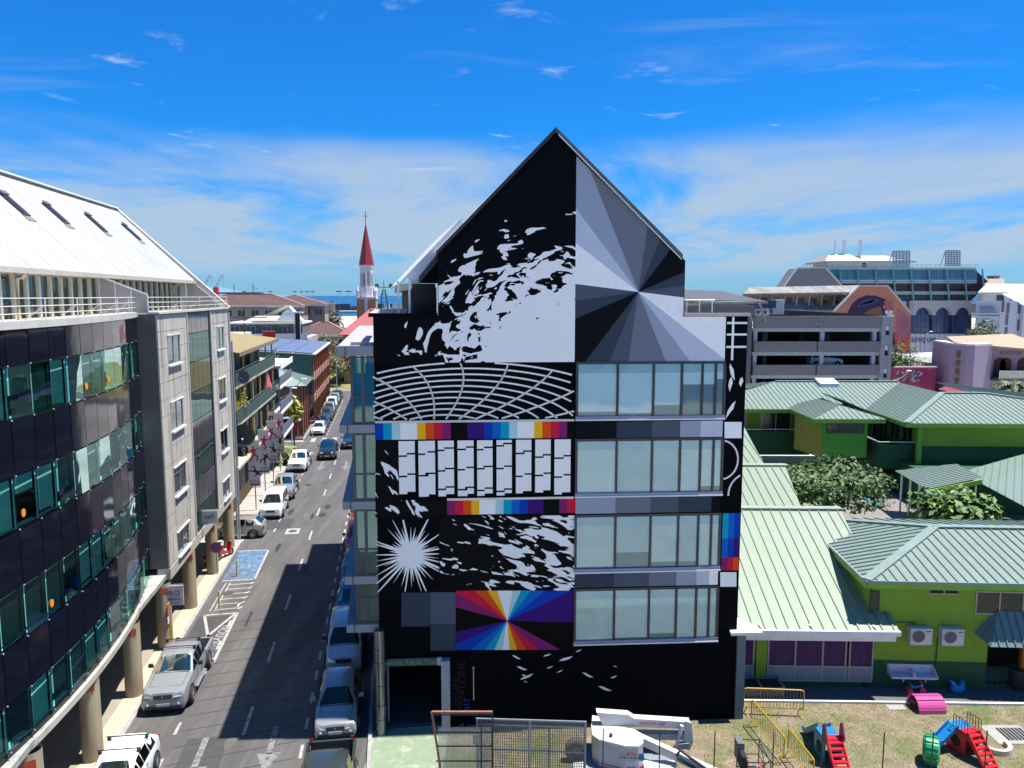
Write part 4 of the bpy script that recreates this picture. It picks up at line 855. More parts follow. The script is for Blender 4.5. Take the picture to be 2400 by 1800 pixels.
    for s_ in (1, -1): MB().box(s_*w*.99-.004, .8 if kind == 'x' else st[4][0]+.55, low+.2, s_*w*.99+.007, st[4][0]+.565, st[3][2]-.02).obj('door_seam', well, t); MB().ball((s_*w*.66, -.02, low+.2), .06, sq=(1, .5, 1)).obj('fog_light', lens, t)
    MB().prism([(-w*.80, .0, low), (w*.80, .0, low), (w*.6, -.05, low+.02), (-w*.6, -.05, low+.02)], (0, 0, .12)).obj('bumper', plastic, t)
    pl = MB().box(-.26, -.062, low+.14, .26, -.045, low+.26).obj('number_plate', plate_m, t)
    MB().box(-.03, -.05, hz-.13, .03, -.04, hz-.08).obj('badge', alu, t)
    for s_ in (1, -1): MB().box(s_*(w*.975)-.012, 2.3, st[5][2]-.12, s_*(w*.975)+.014, 2.46, st[5][2]-.09).obj('door_handle', pm_, t)
    MB().bar((-w*.4, st[3][0]+.05, st[3][1]+.03), (w*.1, st[3][0]+.12, st[3][1]+.08), .02, .02).obj('wiper', plastic, t)
    if rack:
        for y in ((2.15, 3.0) if kind != 'pickup' else (2.55, 3.35)):
            m = MB(); m.tube([(-w*.84, y, st[5][1]+.07), (w*.84, y, st[5][1]+.07)], .022, 6)
            for s_ in (1, -1): m.box(s_*w*.74-.05, y-.05, st[5][1]-.06, s_*w*.74+.05, y+.05, st[5][1]+.07)
            m.obj('roof_bar', plastic, t)
    return t
P_white = paint('white car paint', (.78, .79, .8)); P_silver = paint('silver car paint', (.27, .278, .29), .25); P_grey = paint('grey beige car paint', (.33, .31, .28), .4); P_black = paint('black car paint', (.012, .015, .02)); P_dk = paint('dark green grey car paint', (.035, .045, .045), .2); P_blue = paint('blue car paint', (.02, .08, .30)); P_navy = paint('navy car paint', (.015, .03, .07)); P_red = paint('red car paint', (.45, .015, .02)); P_lblue = paint('pale blue silver car paint', (.38, .42, .48), .15)
bright_g = glass('reflecting windscreen', (.12, .17, .17), .2, .05, (.9, .8, .6), .45)
gl_l = 'cars parked along the left kerb'; gl_r = 'cars parked beside the painted building'; gl_f = 'cars parked beyond the crossing'
rk_ = lambda n=.012: TH + random.uniform(-n, n)
make_car('hatch', P_white, 'white hatchback with two roof bars, nearest on the left', S(-9.72, 24.9), TH-.02, rack=True, group=gl_l)
make_car('pickup', P_silver, 'silver double cab pickup with roof bars beside the delivery bay', S(-9.62, 31.9), TH+.0, rack=True, group=gl_l, name='pickup_truck', cat='pickup', glass_m=bright_g)
make_car('hatch', P_grey, 'grey beige hatchback turning into the driveway behind the columns', S(-13.3, 56.6), TH-math.pi/2-.05, name='moving_car')
make_car('van', P_white, 'small white van parked in front of a silver pickup', S(-9.55, 60.2), TH-.01, group=gl_l, name='parked_van', cat='van')
make_car('pickup', P_silver, 'silver pickup parked behind the small white van', S(-9.45, 65.6), TH+.01, group=gl_l, name='pickup_truck', cat='pickup')
make_car('pickup', P_white, 'white pickup parked by the palm at the corner', S(-9.5, 76.2), TH-.02, group=gl_l, name='pickup_truck', cat='pickup')
make_car('pickup', P_black, 'black pickup driving towards the viewer past the crossing', S(-7.0, 81.6), TH+.01, name='pickup_truck', cat='pickup')
make_car('suv', P_navy, 'navy car half hidden behind the painted building', S(-4.9, 87.2), TH, name='moving_car')
for i, (k, p, lab) in enumerate((('hatch', P_white, 'white car behind the no entry sign'), ('hatch', P_navy, 'dark navy car second in the row beyond the crossing'), ('suv', P_dk, 'dark green grey car between the navy and grey ones'), ('suv', P_grey, 'grey car in the middle of the far row'), ('van', P_white, 'white van in the far row'), ('suv', P_silver, 'silver car near the far bend'), ('hatch', P_black, 'black car last in the far row'))):
    make_car(k, p, lab, S(-9.35, 96.6+5.4*i), rk_(), group=gl_f)
make_car('pickup', P_dk, 'dark pickup with open bed at the bottom edge by the green floor', S(-2.5, 22.2), TH-.01, rack=False, group=gl_r, name='pickup_truck', cat='pickup')
for i, (k, p, lab) in enumerate((('hatch', P_silver, 'silver hatchback half out of the building shadow'), ('van', P_lblue, 'pale blue silver car behind the silver hatchback in shadow'), ('hatch', P_blue, 'bright blue car in shadow under the balconies'), ('hatch', P_blue, 'second blue car in shadow, further along under the balconies'), ('suv', P_red, 'red car in shadow beside the glazed bay'), ('hatch', P_red, 'small red car further along the shaded kerb'), ('hatch', P_white, 'white car at the far end of the shaded kerb'))):
    make_car(k, p, lab, S(-2.45, 28.9+5.35*i), rk_(), group=gl_r)
# two scooters under the arcade
def scooter(loc, rot, p, label):
    t = thing('scooter', label, 'scooter', loc, rot, 'scooters under the arcade')
    for y in (-.62, .62):
        w_ = MB().lathe([(.15, -.05), (.24, -.055), (.26, 0), (.24, .055), (.15, .05)], (0, y, .26), 14, axis='x').obj('wheel', rubber, t, smooth=True); MB().lathe([(.001, -.03), (.15, -.03), (.15, .03), (.001, .03)], (0, y, .26), 12, axis='x').obj('rim', alu, w_)
    b = MB(); b.prism([(-.14, .2, .3), (-.14, .85, .45), (-.14, .9, .7), (-.14, .2, .68), (-.14, -.1, .35), (-.14, -.4, .35), (-.14, -.52, .95), (-.14, -.62, .9), (-.14, -.5, .22)], (.28, 0, 0)); b.obj('body', p, t)
    MB().box(-.13, .1, .69, .13, .85, .78).obj('seat', rubber, t); m = MB(); m.tube([(0, -.62, .3), (0, -.5, 1.05)], .03, 6); m.tube([(-.34, -.45, 1.08), (.34, -.45, 1.08)], .02, 6); m.obj('handlebar', dark_metal, t)
    MB().box(-.1, .9, .45, .1, .92, .62).obj('number_plate', M('yellow plate', (.7, .5, .02), .6), t); MB().box(-.08, .9, .66, .08, .94, .74).obj('tail_light', red_l, t); MB().ball((0, -.62, .95), .08).obj('headlight', lens, t)
scooter(S(-11.6, 50.2, .13), TH+2.8, P_black, 'black scooter with yellow plate parked beside the column'); scooter(S(-11.2, 51.4, .13), TH+2.6, P_red, 'dark red scooter parked behind the black one')
# ---------------------------------------------------------------- generic pieces
def leafy(name, c, rad, n, size, mats, parent=None, seed=1, shape=(1, 1, 1), clumps=14, flat=0):
    rng = random.Random(seed); m = MB(); cs = []
    for k in range(clumps):
        while True:
            p = V(rng.uniform(-1, 1), rng.uniform(-1, 1), rng.uniform(-1, 1))
            if .35 < p.length < .95: break
        cs.append((V(p.x*shape[0], p.y*shape[1], p.z*shape[2])*rad*.8, rng.uniform(.28, .5)*rad))
    for k in range(n):
        c0, r0 = cs[rng.randrange(clumps)]
        d = V(rng.gauss(0, 1), rng.gauss(0, 1), rng.gauss(0, 1)).normalized(); q = c0 + V(d.x, d.y, d.z*min(1, shape[2]*1.7))*r0*rng.uniform(.55, 1.05)
        nn = (d + V(0, 0, .7) + V(rng.gauss(0, .4), rng.gauss(0, .4), rng.gauss(0, .4))).normalized()
        a = nn.cross(V(rng.gauss(0, 1), rng.gauss(0, 1), rng.gauss(0, 1))).normalized(); b = nn.cross(a); s_ = size*rng.uniform(.6, 1.3)
        q += Vector(c); m.poly([q-a*s_, q-b*s_*.5+a*s_*.1, q+a*s_, q+b*s_*.5+a*s_*.1], rng.choice((0, 0, 1, 2)) if len(mats) > 2 else 0)
    return m.obj(name, mats, parent, fixn=False)
def leaf_mats(key, c):
    return [M(key+' leaf', c, .55, var=.35, vscale=2.5), M(key+' dark leaf', tuple(x*.6 for x in c), .6, var=.3, vscale=2.5), M(key+' light leaf', (c[0]*1.35, c[1]*1.3, c[2]*1.2), .65, var=.3, vscale=2.5)]
bark = M('bark', (.14, .11, .085), .9, var=.3, vscale=4, bump=.5)
def tree(label, loc, trunk_h, rad, key, col, n=2600, size=.16, shape=(1, 1, .7), seed=1, group=None, name='broadleaf_tree', cz=None):
    t = thing(name, label, 'tree', loc, 0, group); m = MB(); rng = random.Random(seed); cz = cz or trunk_h+rad*shape[2]*.5
    m.tube([(0, 0, 0), (.05, .02, trunk_h*.5), (0, .05, trunk_h)], [rad*.08, rad*.06, rad*.05], 8)
    for k in range(6):
        a = 2*math.pi*k/6+rng.uniform(-.3, .3); m.tube([(0, .05, trunk_h*.9), (math.cos(a)*rad*.3, math.sin(a)*rad*.3, cz), (math.cos(a)*rad*.65*shape[0], math.sin(a)*rad*.65*shape[1], cz+rad*.2*shape[2])], [rad*.04, rad*.025, rad*.01], 5)
    m.obj('trunk', bark, t); leafy('crown', (0, 0, cz), rad, n, size, leaf_mats(key, col), t, seed, shape, 18); return t
def palm(label, loc, h, seed=1, n=14, L=2.0, col=(.10, .16, .03), group=None):
    t = thing('palm_tree', label, 'palm', loc, 0, group); rng = random.Random(seed)
    MB().tube([(0, 0, 0), (.08, 0, h*.5), (.1, .05, h)], [.16, .12, .1], 8).obj('trunk', bark, t); m = MB()
    for k in range(n):
        a = 2*math.pi*k/n+rng.uniform(-.2, .2); up = rng.uniform(.2, 1.1); pr = None
        for j in range(9):
            u = j/8; p = V(.1+math.cos(a)*L*u, .05+math.sin(a)*L*u, h+L*(up*u-1.1*u*u))
            if pr is not None:
                d = (p-pr).normalized(); sd2 = d.cross(V(0, 0, 1)).normalized(); w_ = L*.28*(1-u*.8)
                for s_ in (1, -1):
                    m.poly([pr, p, p+sd2*s_*w_+d*w_*.5-V(0, 0, w_*.45), pr+(p-pr)*.4+sd2*s_*w_+d*w_*.5-V(0, 0, w_*.45)], rng.choice((0, 1, 2)))
            pr = p
    m.obj('fronds', leaf_mats('palm '+str(seed), col), t, fixn=False); return t
def plane_sheets(parent, pts, up, spacing, mats, name='roof_sheet', parts=True, rib=(.05, .05), th=.03):
    pts = [Vector(p) for p in pts]; n = (pts[1]-pts[0]).cross(pts[2]-pts[0]).normalized()
    if n.z < 0: n = -n
    e2 = Vector(up); e2 = (e2 - n*e2.dot(n)).normalized(); e1 = e2.cross(n); o = pts[0]
    q = [((p-o).dot(e1), (p-o).dot(e2)) for p in pts]; x0, x1 = min(p[0] for p in q), max(p[0] for p in q)
    T = lambda a, b, c=0: o + e1*a + e2*b + n*c
    k = math.floor(x0/spacing); M_ = MB(); out = []
    while k*spacing < x1:
        a, b = k*spacing, (k+1)*spacing; s_ = clip_half(clip_half(q, (a+.003, 0), (1, 0)), (b-.003, 0), (-1, 0)); k += 1
        if len(s_) < 3: continue
        m = MB() if parts else M_
        m.prism([T(*p) for p in s_], n*th, 0)
        ys = [p[1] for p in s_ if abs(p[0]-a-.003) < .002]
        if len(ys) >= 2 and max(ys)-min(ys) > .1: m.obox(T(a+.003, min(ys), th), e1*rib[0], e2*(max(ys)-min(ys)), n*rib[1], 1 if len(mats) > 1 else 0)
        if parts: out.append(m.obj(name, mats, parent))
    if not parts: out.append(M_.obj(name, mats, parent))
    return out
WIN = {}
def win_mesh(w, h, fm, gm, bars=1):
    k = (round(w, 2), round(h, 2), fm.name, gm.name, bars)
    if k not in WIN:
        m = MB(); f = .06
        m.box(-w/2, -.03, 0, w/2, .02, f); m.box(-w/2, -.03, h-f, w/2, .02, h)
        for i in range(bars+2): x = -w/2 + (w-f)*i/(bars+1); m.box(x, -.028, f, x+f, .02, h-f)
        WIN[k] = (m.mesh('window', fm), MB().box(-w/2+f, -.008, f, w/2-f, .004, h-f).mesh('pane', gm))
    return WIN[k]
def window(parent, x, y, z, w, h, fm, gm, bars=1, rot=0, name='window'):
    a, b = win_mesh(w, h, fm, gm, bars); o = link(name, a, parent, (x, y, z), rot); link('pane', b, o); return o
far_glass = M('far window glass', (.02, .03, .035), .1, spec=.7, var=.3)
frame_w = M('white frame', (.62, .63, .62), .5); frame_d = M('dark frame', (.03, .03, .032), .5)

# ---------------------------------------------------------------- left side of the street: balconied houses
T1 = thing('apartment_house', 'house with tan sheet roof and dark green balconies beyond the concrete wall', 'building', S(0, 0), TH)
ochre = M('ochre wall', (.34, .24, .07), .85, var=.15); dgreen = M('dark green parapet', (.018, .055, .042), .7, var=.25, dirt=((.10, .13, .05), 1.5, .58, .75, (1, 1, 1))); tanr = wave_bump(M('tan roof', (.27, .205, .085), .6, var=.08), 'Y', 2.2, .02)
m = MB(); m.box(-22, 59.5, 0, -12.7, 76.6, 13.0); m.obj('wall', ochre, T1)
m = MB(); m.prism([(-10.9, 57.5, 13.1), (-18.5, 57.5, 14.15), (-18.5, 57.5, 14.25), (-10.9, 57.5, 13.22)], (0, 19.5, 0)); m.obj('roof', tanr, T1)
MB().prism([(-10.95, 57.5, 12.92), (-10.85, 57.5, 12.92), (-10.85, 57.5, 13.2), (-10.95, 57.5, 13.2)], (0, 19.5, 0)).obj('fascia', M('brown fascia', (.2, .14, .08), .7), T1)
for z in (4.6, 7.75, 10.55):
    MB().box(-12.7, 57.4, z, -11.2, 76.6, z+.2).obj('balcony_floor', M('mossy slab', (.42, .40, .30), .9, var=.3, vscale=1, dirt=((.16, .2, .07), 1.2, .5, .7, (1, 1, 1))), T1)
    if z > 5: MB().box(-11.28, 57.4, z+.2, -11.2, 76.6, z+1.15).obj('parapet', dgreen, T1); MB().tube([(-11.2, 57.4, z+1.3), (-11.2, 76.6, z+1.3)], .03, 6).obj('rail', M('green rail', (.06, .14, .11), .5), T1)
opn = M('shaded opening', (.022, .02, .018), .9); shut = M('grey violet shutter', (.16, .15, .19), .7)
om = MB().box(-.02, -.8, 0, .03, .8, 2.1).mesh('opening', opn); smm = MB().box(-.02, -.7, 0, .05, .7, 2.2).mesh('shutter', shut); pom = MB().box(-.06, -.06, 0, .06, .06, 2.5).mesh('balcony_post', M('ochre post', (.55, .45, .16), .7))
for z in (1.2, 4.85, 7.98, 10.78):
    for k in range(7): link('opening' if (k+int(z)) % 3 else 'shutter', om if (k+int(z)) % 3 else smm, T1, (-12.69, 61+2.45*k, z))
    if z > 4:
        for k in range(6): link('balcony_post', pom, T1, (-11.4, 58+3.6*k, z-.02))
t = thing('satellite_dish', 'grey satellite dish on the top green balcony', 'satellite dish', S(-11.0, 58.9, 11.3), TH)
MB().lathe([(.001, .14), (.3, .1), (.52, .0), (.54, 0), (.31, .12), (.001, .17)], (0, 0, 0), 18, axis='y').obj('reflector', M('dish grey', (.24, .24, .26), .6), t); MB().bar((0, -.45, -.1), (0, .05, -.45), .04, .04).obj('arm', dark_metal, t); MB().ball((0, -.45, -.08), .07).obj('receiver', dark_metal, t)
t = thing('satellite_dish', 'dark satellite dish fixed at the foot of the drain pipe', 'satellite dish', S(-10.6, 56.3, 7.4), TH)
MB().lathe([(.001, .14), (.45, .08), (.8, .0), (.82, 0), (.46, .1), (.001, .17)], (0, 0, 0), 18, axis='y').obj('reflector', M('dish dark', (.07, .065, .065), .6), t); MB().tube([(0, .1, -.2), (-.5, .3, -.6)], .04).obj('arm', galv, t); MB().ball((0, -.4, -.2), .07).obj('receiver', white_p, t)
t = thing('bicycle', 'pale bicycle hanging on the end of the top balcony', 'bicycle', S(-11.1, 75.6, 11.4), TH+1.2)
for x in (-.5, .5): MB().lathe([(.3, -.015), (.33, 0), (.3, .015)], (x, 0, .33), 18, axis='y').obj('wheel', M('pale tyre', (.6, .58, .52), .7), t)
m = MB(); m.tube([(-.5, 0, .33), (-.2, 0, .8), (.35, 0, .8), (.5, 0, .33)], .025, 5); m.tube([(-.2, 0, .8), (0, 0, .33), (.35, 0, .8)], .025, 5); m.tube([(.35, -.25, .95), (.35, .25, .95)], .02, 5); m.obj('frame', dark_metal, t)
t = thing('folded_parasol', 'pink folded parasol standing on the middle green balcony', 'parasol', S(-11.5, 73.5, 7.95), TH)
MB().lathe([(.06, 2.7), (.24, 1.6), (.42, .9), (.36, .6), (.05, .55)], (0, 0, 0), 9).obj('canopy', M('pink cloth', (.62, .10, .12), .8), t); MB().cyl((0, 0, 0), .03, .8, 6).obj('pole', alu, t)
t = thing('potted_bamboo', 'yellow green bamboo growing on the middle green balcony', 'plant', S(-11.6, 60.4, 7.95), TH); m = MB(); rng = random.Random(6)
for k in range(46): x, y = rng.uniform(-.4, .3), rng.uniform(-1.8, 1.8); m.tube([(x, y, 0), (x+rng.uniform(-.25, .3), y+rng.uniform(-.3, .3), rng.uniform(1.2, 2.4))], .03, 4)
m.obj('stems', M('bamboo stem', (.42, .33, .05), .6, var=.3), t); leafy('leaves', (0, 0, 1.5), 1.2, 260, .14, leaf_mats('bamboo', (.16, .18, .03)), t, 3, (.4, 1.5, .8))
T2 = thing('apartment_house', 'narrow house with grey blue parapets and white slab edges', 'building', S(0, 0), TH)
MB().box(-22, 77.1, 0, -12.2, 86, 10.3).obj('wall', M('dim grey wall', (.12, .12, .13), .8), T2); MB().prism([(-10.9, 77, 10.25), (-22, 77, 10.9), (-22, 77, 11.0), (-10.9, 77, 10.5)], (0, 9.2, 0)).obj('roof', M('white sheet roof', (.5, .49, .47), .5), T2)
bgp = M('blue grey parapet', (.10, .11, .14), .7)
for z in (3.1, 5.65, 8.2):
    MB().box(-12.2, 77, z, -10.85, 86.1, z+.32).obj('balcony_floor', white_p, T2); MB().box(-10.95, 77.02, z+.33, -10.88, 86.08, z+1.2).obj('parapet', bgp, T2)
    for k in range(3): link('opening', om, T2, (-12.19, 78.6+2.6*k, z+.2))
MB().prism([(-10.8, 77, 10.15), (-10.8, 77, 10.75), (-10.75, 77, 10.75), (-10.75, 77, 10.15)], (0, 9.2, 0)).obj('fascia', white_p, T2)
T3 = thing('corner_house', 'corner house with grey green hipped roof and brown timber front beyond the side street', 'building', S(0, 0), TH)
tim = M('pinkish timber wall', (.19, .115, .09), .8, var=.15); rbrown = M('red brown timber', (.24, .075, .025), .7, var=.2)
MB().box(-22, 96.2, 0, -11.2, 104.2, 6.35).obj('wall', tim, T3); ggr = M('grey green roof', (.21, .27, .235), .6, var=.1)
e = [(-22.8, 95.4, 6.4), (-10.4, 95.4, 6.4), (-10.4, 105, 6.4), (-22.8, 105, 6.4)]; a_, b_ = (-18, 100.2, 8.3), (-14.6, 100.2, 8.3)
plane_sheets(T3, [e[0], e[1], b_, a_], (0, 1, .4), .6, [ggr], parts=False); plane_sheets(T3, [e[1], e[2], b_], (-1, 0, .4), .6, [ggr], parts=False); plane_sheets(T3, [e[3], e[0], a_], (1, 0, .4), .6, [ggr], parts=False); plane_sheets(T3, [e[2], e[3], a_, b_], (0, -1, .4), .6, [ggr], parts=False)
for x in (-20, -17, -13.4): window(T3, x, 96.17, 3.3, 1.5, 1.5, frame_w, far_glass)
MB().box(-21.5, 96.1, .2, -12, 96.2, 2.6).obj('shop_opening', opn, T3); m = MB()
for k in range(4): m.box(-11.2, 96.2+2.4*k, .1, -11.0, 96.45+2.4*k, 6.3)
m.obj('posts', rbrown, T3)
T4 = thing('timber_arcade_building', 'long red brown timber building with solar panel roof and teal gable wall', 'building', S(0, 0), TH)
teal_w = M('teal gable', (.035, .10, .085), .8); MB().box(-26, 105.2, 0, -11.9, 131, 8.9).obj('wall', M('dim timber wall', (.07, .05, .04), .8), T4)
MB().prism([(-26.2, 105.0, 4), (-10.6, 105.0, 4), (-10.6, 105.0, 9.35), (-26.2, 105.0, 10.6)], (0, .15, 0)).obj('gable_wall', teal_w, T4)
MB().prism([(-26.4, 104.6, 10.65), (-10.1, 104.6, 9.45), (-10.1, 131.2, 9.45), (-26.4, 131.2, 10.65)], (0, 0, .12)).obj('roof', M('pale roof edge', (.5, .5, .48), .6), T4)
pv_ = MB().box(0, 0, 0, 2.5, 5.0, .05).mesh('solar_panel', M('solar panel', (.13, .16, .24), .35, spec=.6, var=.06)); an = math.atan2(1.2, 16.3)
for i in range(6):
    for j in range(5): o = link('solar_panel', pv_, T4, (-26+2.6*i, 104.8+5.25*j, 10.82-.0737*2.6*i)); o.rotation_euler = (0, an, 0)
for z0 in (3.6, 6.5):
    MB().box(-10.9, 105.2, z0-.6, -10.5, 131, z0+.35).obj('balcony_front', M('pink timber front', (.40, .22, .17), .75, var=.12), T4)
    for k in range(8): window(T4, -10.95, 107+3*k, z0+.5, 1.4, 1.6, frame_w, far_glass, 1, math.pi/2)
pm2 = MB().box(-.12, -.12, .1, .12, .12, 9.2).mesh('post', rbrown)
for k in range(10): link('post', pm2, T4, (-10.55, 105.4+2.83*k, 0))
# banners along the left pavement
mag = M('magenta print', (.42, .02, .10), .7); blk = M('black print', (.02, .018, .02), .7); ban = M('banner cloth', (.52, .51, .52), .8, var=.05)
for i, (y, lab) in enumerate(((62.7, 'nearest of four grey street banners, a magenta jumper over a black sprawling figure'), (67.4, 'second street banner, magenta player reaching for a ball over a black leaper'), (72.1, 'third street banner, crouching magenta figure above a diving black one'), (76.6, 'farthest street banner, standing magenta figure above black legs'))):
    t = thing('street_banner', lab, 'banner', S(-11.05, y, .1), TH, 'banners on poles along the left pavement')
    MB().cyl((0, .06, 0), .045, 6.1, 8).obj('pole', galv, t); MB().box(-.46, -.01, 2.0, .44, .01, 5.75).obj('cloth', ban, t)
    m = MB()
    for z in (1.92, 5.8): m.tube([(-.5, .03, z), (.5, .03, z)], .025, 6)
    m.obj('crossbars', galv, t)
    def figure(cx, cz, h, mt, lean, flip):
        m = MB(); P = lambda a, b: (cx+flip*(a*math.cos(lean)-b*math.sin(lean))*h, -.016, cz+(a*math.sin(lean)+b*math.cos(lean))*h)
        pts = [(-.05, .5), (.05, .5), (.07, .42), (.03, .36), (.14, .30), (.34, .36), (.35, .31), (.16, .22), (.10, .05), (.16, -.08), (.30, -.22), (.18, -.48), (.10, -.46), (.18, -.22), (.02, -.1), (-.1, -.28), (-.28, -.46), (-.34, -.40), (-.18, -.24), (-.10, -.04), (-.10, .1), (-.14, .2), (-.32, .1), (-.36, .15), (-.14, .31), (-.03, .36), (-.07, .42)]
        m.poly([P(*p) for p in pts]); m.obj('printed_figure', mt, t, fixn=False)
    figure(-.02, 4.65, 1.25, mag, (.1, -.2, .35, 0)[i], 1); figure(.05, 3.25, 1.05, blk, (2.2, .5, 2.6, 3.1)[i], -1)
    text('lettering', 'AITO', .34, blk, t, (0, -.016, 2.42), sx=1.1); MB().box(-.38, -.015, 2.1, .36, -.011, 2.24).obj('printed_line', mag, t)
# posts, lamps, signs and shelter by the crossing
def street_lamp(label, loc, rot, h, arm=1.6, double=False, group='street lamps'):
    t = thing('street_lamp', label, 'street lamp', loc, rot, group)
    MB().tube([(0, 0, 0), (0, 0, h)], [.1, .06], 8).obj('pole', galv, t)
    for s_ in ((1, -1) if double else (1,)):
        MB().tube([(0, 0, h-.05)]+[(s_*arm*math.sin(R(a)), 0, h+arm*.7*(1-math.cos(R(a)))*1.0) for a in (20, 45, 70, 90)], .04, 6).obj('arm', galv, t)
        MB().ball((s_*(arm+.3), 0, h+arm*.7), .2, sq=(1.8, .8, .5)).obj('lamp_head', white_p, t)
    return t
street_lamp('tall lamp post with a white box on it beside the crossing', S(-12.0, 93.2), TH, 6.6, 1.3, True)
p = G(720, 1033); t = thing('meter_box', 'white box strapped to the tall lamp post', 'box', S(-12.0, 93.2, 3.8), TH); MB().box(-.3, -.3, 0, .3, -.11, .75).obj('case', white_p, t); MB().box(-.05, -.28, .85, .28, -.11, 1.5).obj('upper_case', white_p, t)
street_lamp('bent lamp post in front of the brown corner house', S(-13.6, 93.6), TH, 5.2, 1.7)
street_lamp('lamp post by the lawn at the far end of the street', S(-10.0, 141), TH, 8.2, 1.4)
t = thing('no_entry_sign', 'round red no entry sign in front of the parked white car', 'sign', S(-9.75, 94.6), TH)
MB().cyl((0, 0, 0), .035, 2.3, 8).obj('post', galv, t); MB().lathe([(.001, -.02), (.42, -.02), (.42, .02), (.001, .02)], (0, -.05, 2.25), 20, axis='y').obj('disc', M('sign red', (.42, .03, .04), .5), t); MB().box(-.28, -.085, 2.19, .28, -.075, 2.31).obj('bar', white_p, t)
t = thing('shelter', 'small red shelter with a grey curved roof on the corner pavement', 'shelter', S(-12.6, 95.0, .12), TH)
m = MB()
for x in (-1.1, 1.1):
    for y in (-.4, .6): m.cyl((x, y, 0), .05, 2.3, 6)
m.obj('posts', M('red post', (.45, .05, .04), .6), t); MB().prism([(1.5*math.sin(R(a)), -.8, 2.1+.45*math.cos(R(a))) for a in range(-80, 81, 20)]+[(1.4*math.sin(R(a)), -.8, 2.02+.42*math.cos(R(a))) for a in range(80, -81, -20)], (0, 1.7, 0)).obj('roof', M('grey shelter roof', (.3, .3, .32), .6), t); MB().box(-1.1, .55, .2, 1.1, .62, 1.9).obj('back_panel', M('red panel', (.4, .03, .03), .6), t)
palm('bushy palm at the kerb behind the white pickup', S(-11.6, 80.8, .1), 1.1, 5, 24, 2.3, (.13, .19, .05))
t = thing('potted_palm', 'yellow leaved palm on the balcony of the narrow house', 'plant', S(-11.0, 87.3, 3.2), TH); leafy('leaves', (0, 0, 1.8), 1.5, 500, .28, leaf_mats('yellow palm', (.36, .34, .05)), t, 8, (.6, .6, 1)); MB().cyl((0, 0, -3.2), .1, 4, 6).obj('trunk', bark, t)
t = thing('convex_mirror', 'round traffic mirror on the corner of the tan roofed house', 'mirror', S(-10.9, 57.0, 6.2), TH); MB().lathe([(.001, -.12), (.3, -.09), (.5, 0), (.5, .03), (.001, .05)], (0, 0, 0), 18, axis='y').obj('mirror_glass', M('mirror', (.2, .2, .21), .1, .9), t); MB().tube([(0, .05, 0), (-.6, .3, 0)], .04).obj('arm', galv, t)
# ---------------------------------------------------------------- beyond: lawn trees, cathedral, market, harbour
for i, (px, Y, h, r, sd_, lab) in enumerate(((748, 215, 6, 8.5, 1, 'dark green spreading tree left of the cathedral'), (715, 160, 4, 5, 2, 'yellow green tree behind the solar roofed building'), (752, 155, 4, 5.2, 3, 'brownish tree in front of the dark spreading one'), (790, 152, 3, 4.4, 4, 'brownish tree over the lawn at the street end'), (768, 146, 2.6, 3.6, 5, 'low brownish tree beside the far lamp post'))):
    q = PY(px, 800, Y); tree(lab, (q.x, Y, 0), h, r, 'far tree %d' % i, ((.045, .075, .02), (.12, .13, .03), (.16, .13, .05), (.15, .13, .045), (.17, .14, .05))[i], 3200, r*.05, (1, 1, .62), sd_, 'trees round the cathedral square')
for i, (px, py) in enumerate(((795, 905), (802, 898), (812, 882))):
    q = G(px, py); t = thing('clipped_bush', ('clipped bush on the far lawn, nearest the road', 'middle clipped bush on the far lawn', 'clipped bush farthest back on the far lawn')[i], 'bush', q, 0, 'bushes on the far lawn'); leafy('foliage', (0, 0, .6), .8, 220, .14, leaf_mats('bush', (.05, .07, .02)), t, i, (1, 1, .7)); MB().cyl((0, 0, 0), .08, .4, 6).obj('stem', bark, t)
C_ = PY(858, 700, 172); cat_ = thing('cathedral', 'cathedral tower with tan walls, white lantern and red pointed spire', 'church', (C_.x, 172, 0), R(4))
tanw = M('tan render', (.38, .225, .12), .85, var=.1); wst = M('white stone', (.62, .62, .62), .7); redr = M('red spire sheet', (.22, .018, .02), .5, var=.1)
MB().box(-2.1, 0, 0, 2.1, 4.2, 16.6).obj('tower_wall', tanw, cat_); MB().box(-2.25, -.15, 16.6, 2.25, 4.35, 17.0).obj('cornice', wst, cat_)
m = MB()
for x in (-1.85, 1.85):
    for y in (.25, 3.95): m.box(x-.3, y-.3, 17, x+.3, y+.3, 18.4); m.cyl((x, y, 18.4), .38, 1.1, 4, r2=.02)
m.obj('pinnacles', wst, cat_); MB().cyl((0, 2.1, 17), 1.75, 2.2, 8).obj('parapet', wst, cat_)
MB().cyl((0, 2.1, 19), 1.42, 4.6, 8).obj('lantern', wst, cat_); m = MB()
for k in range(8):
    a = 2*math.pi*(k+.5)/8; c = V(1.33*math.cos(a), 2.1+1.33*math.sin(a), 0); sdv = V(-math.sin(a), math.cos(a), 0); ov = V(math.cos(a), math.sin(a), 0)
    m.prism([c-sdv*.33+V(0, 0, 19.4), c+sdv*.33+V(0, 0, 19.4), c+sdv*.33+V(0, 0, 21.9), c+V(0, 0, 22.5), c-sdv*.33+V(0, 0, 21.9)], ov*.03)
m.obj('belfry_openings', M('louvre shade', (.22, .23, .27), .8), cat_)
m = MB()
for k in range(8): a = 2*math.pi*k/8; m.cyl((1.4*math.cos(a), 2.1+1.4*math.sin(a), 19), .12, 4.6, 6)
m.obj('shafts', wst, cat_); MB().cyl((0, 2.1, 23.5), 1.6, .6, 8).obj('lantern_cornice', wst, cat_); MB().cyl((0, 2.1, 24.1), 1.72, 9.2, 8, r2=.05).obj('spire', redr, cat_)
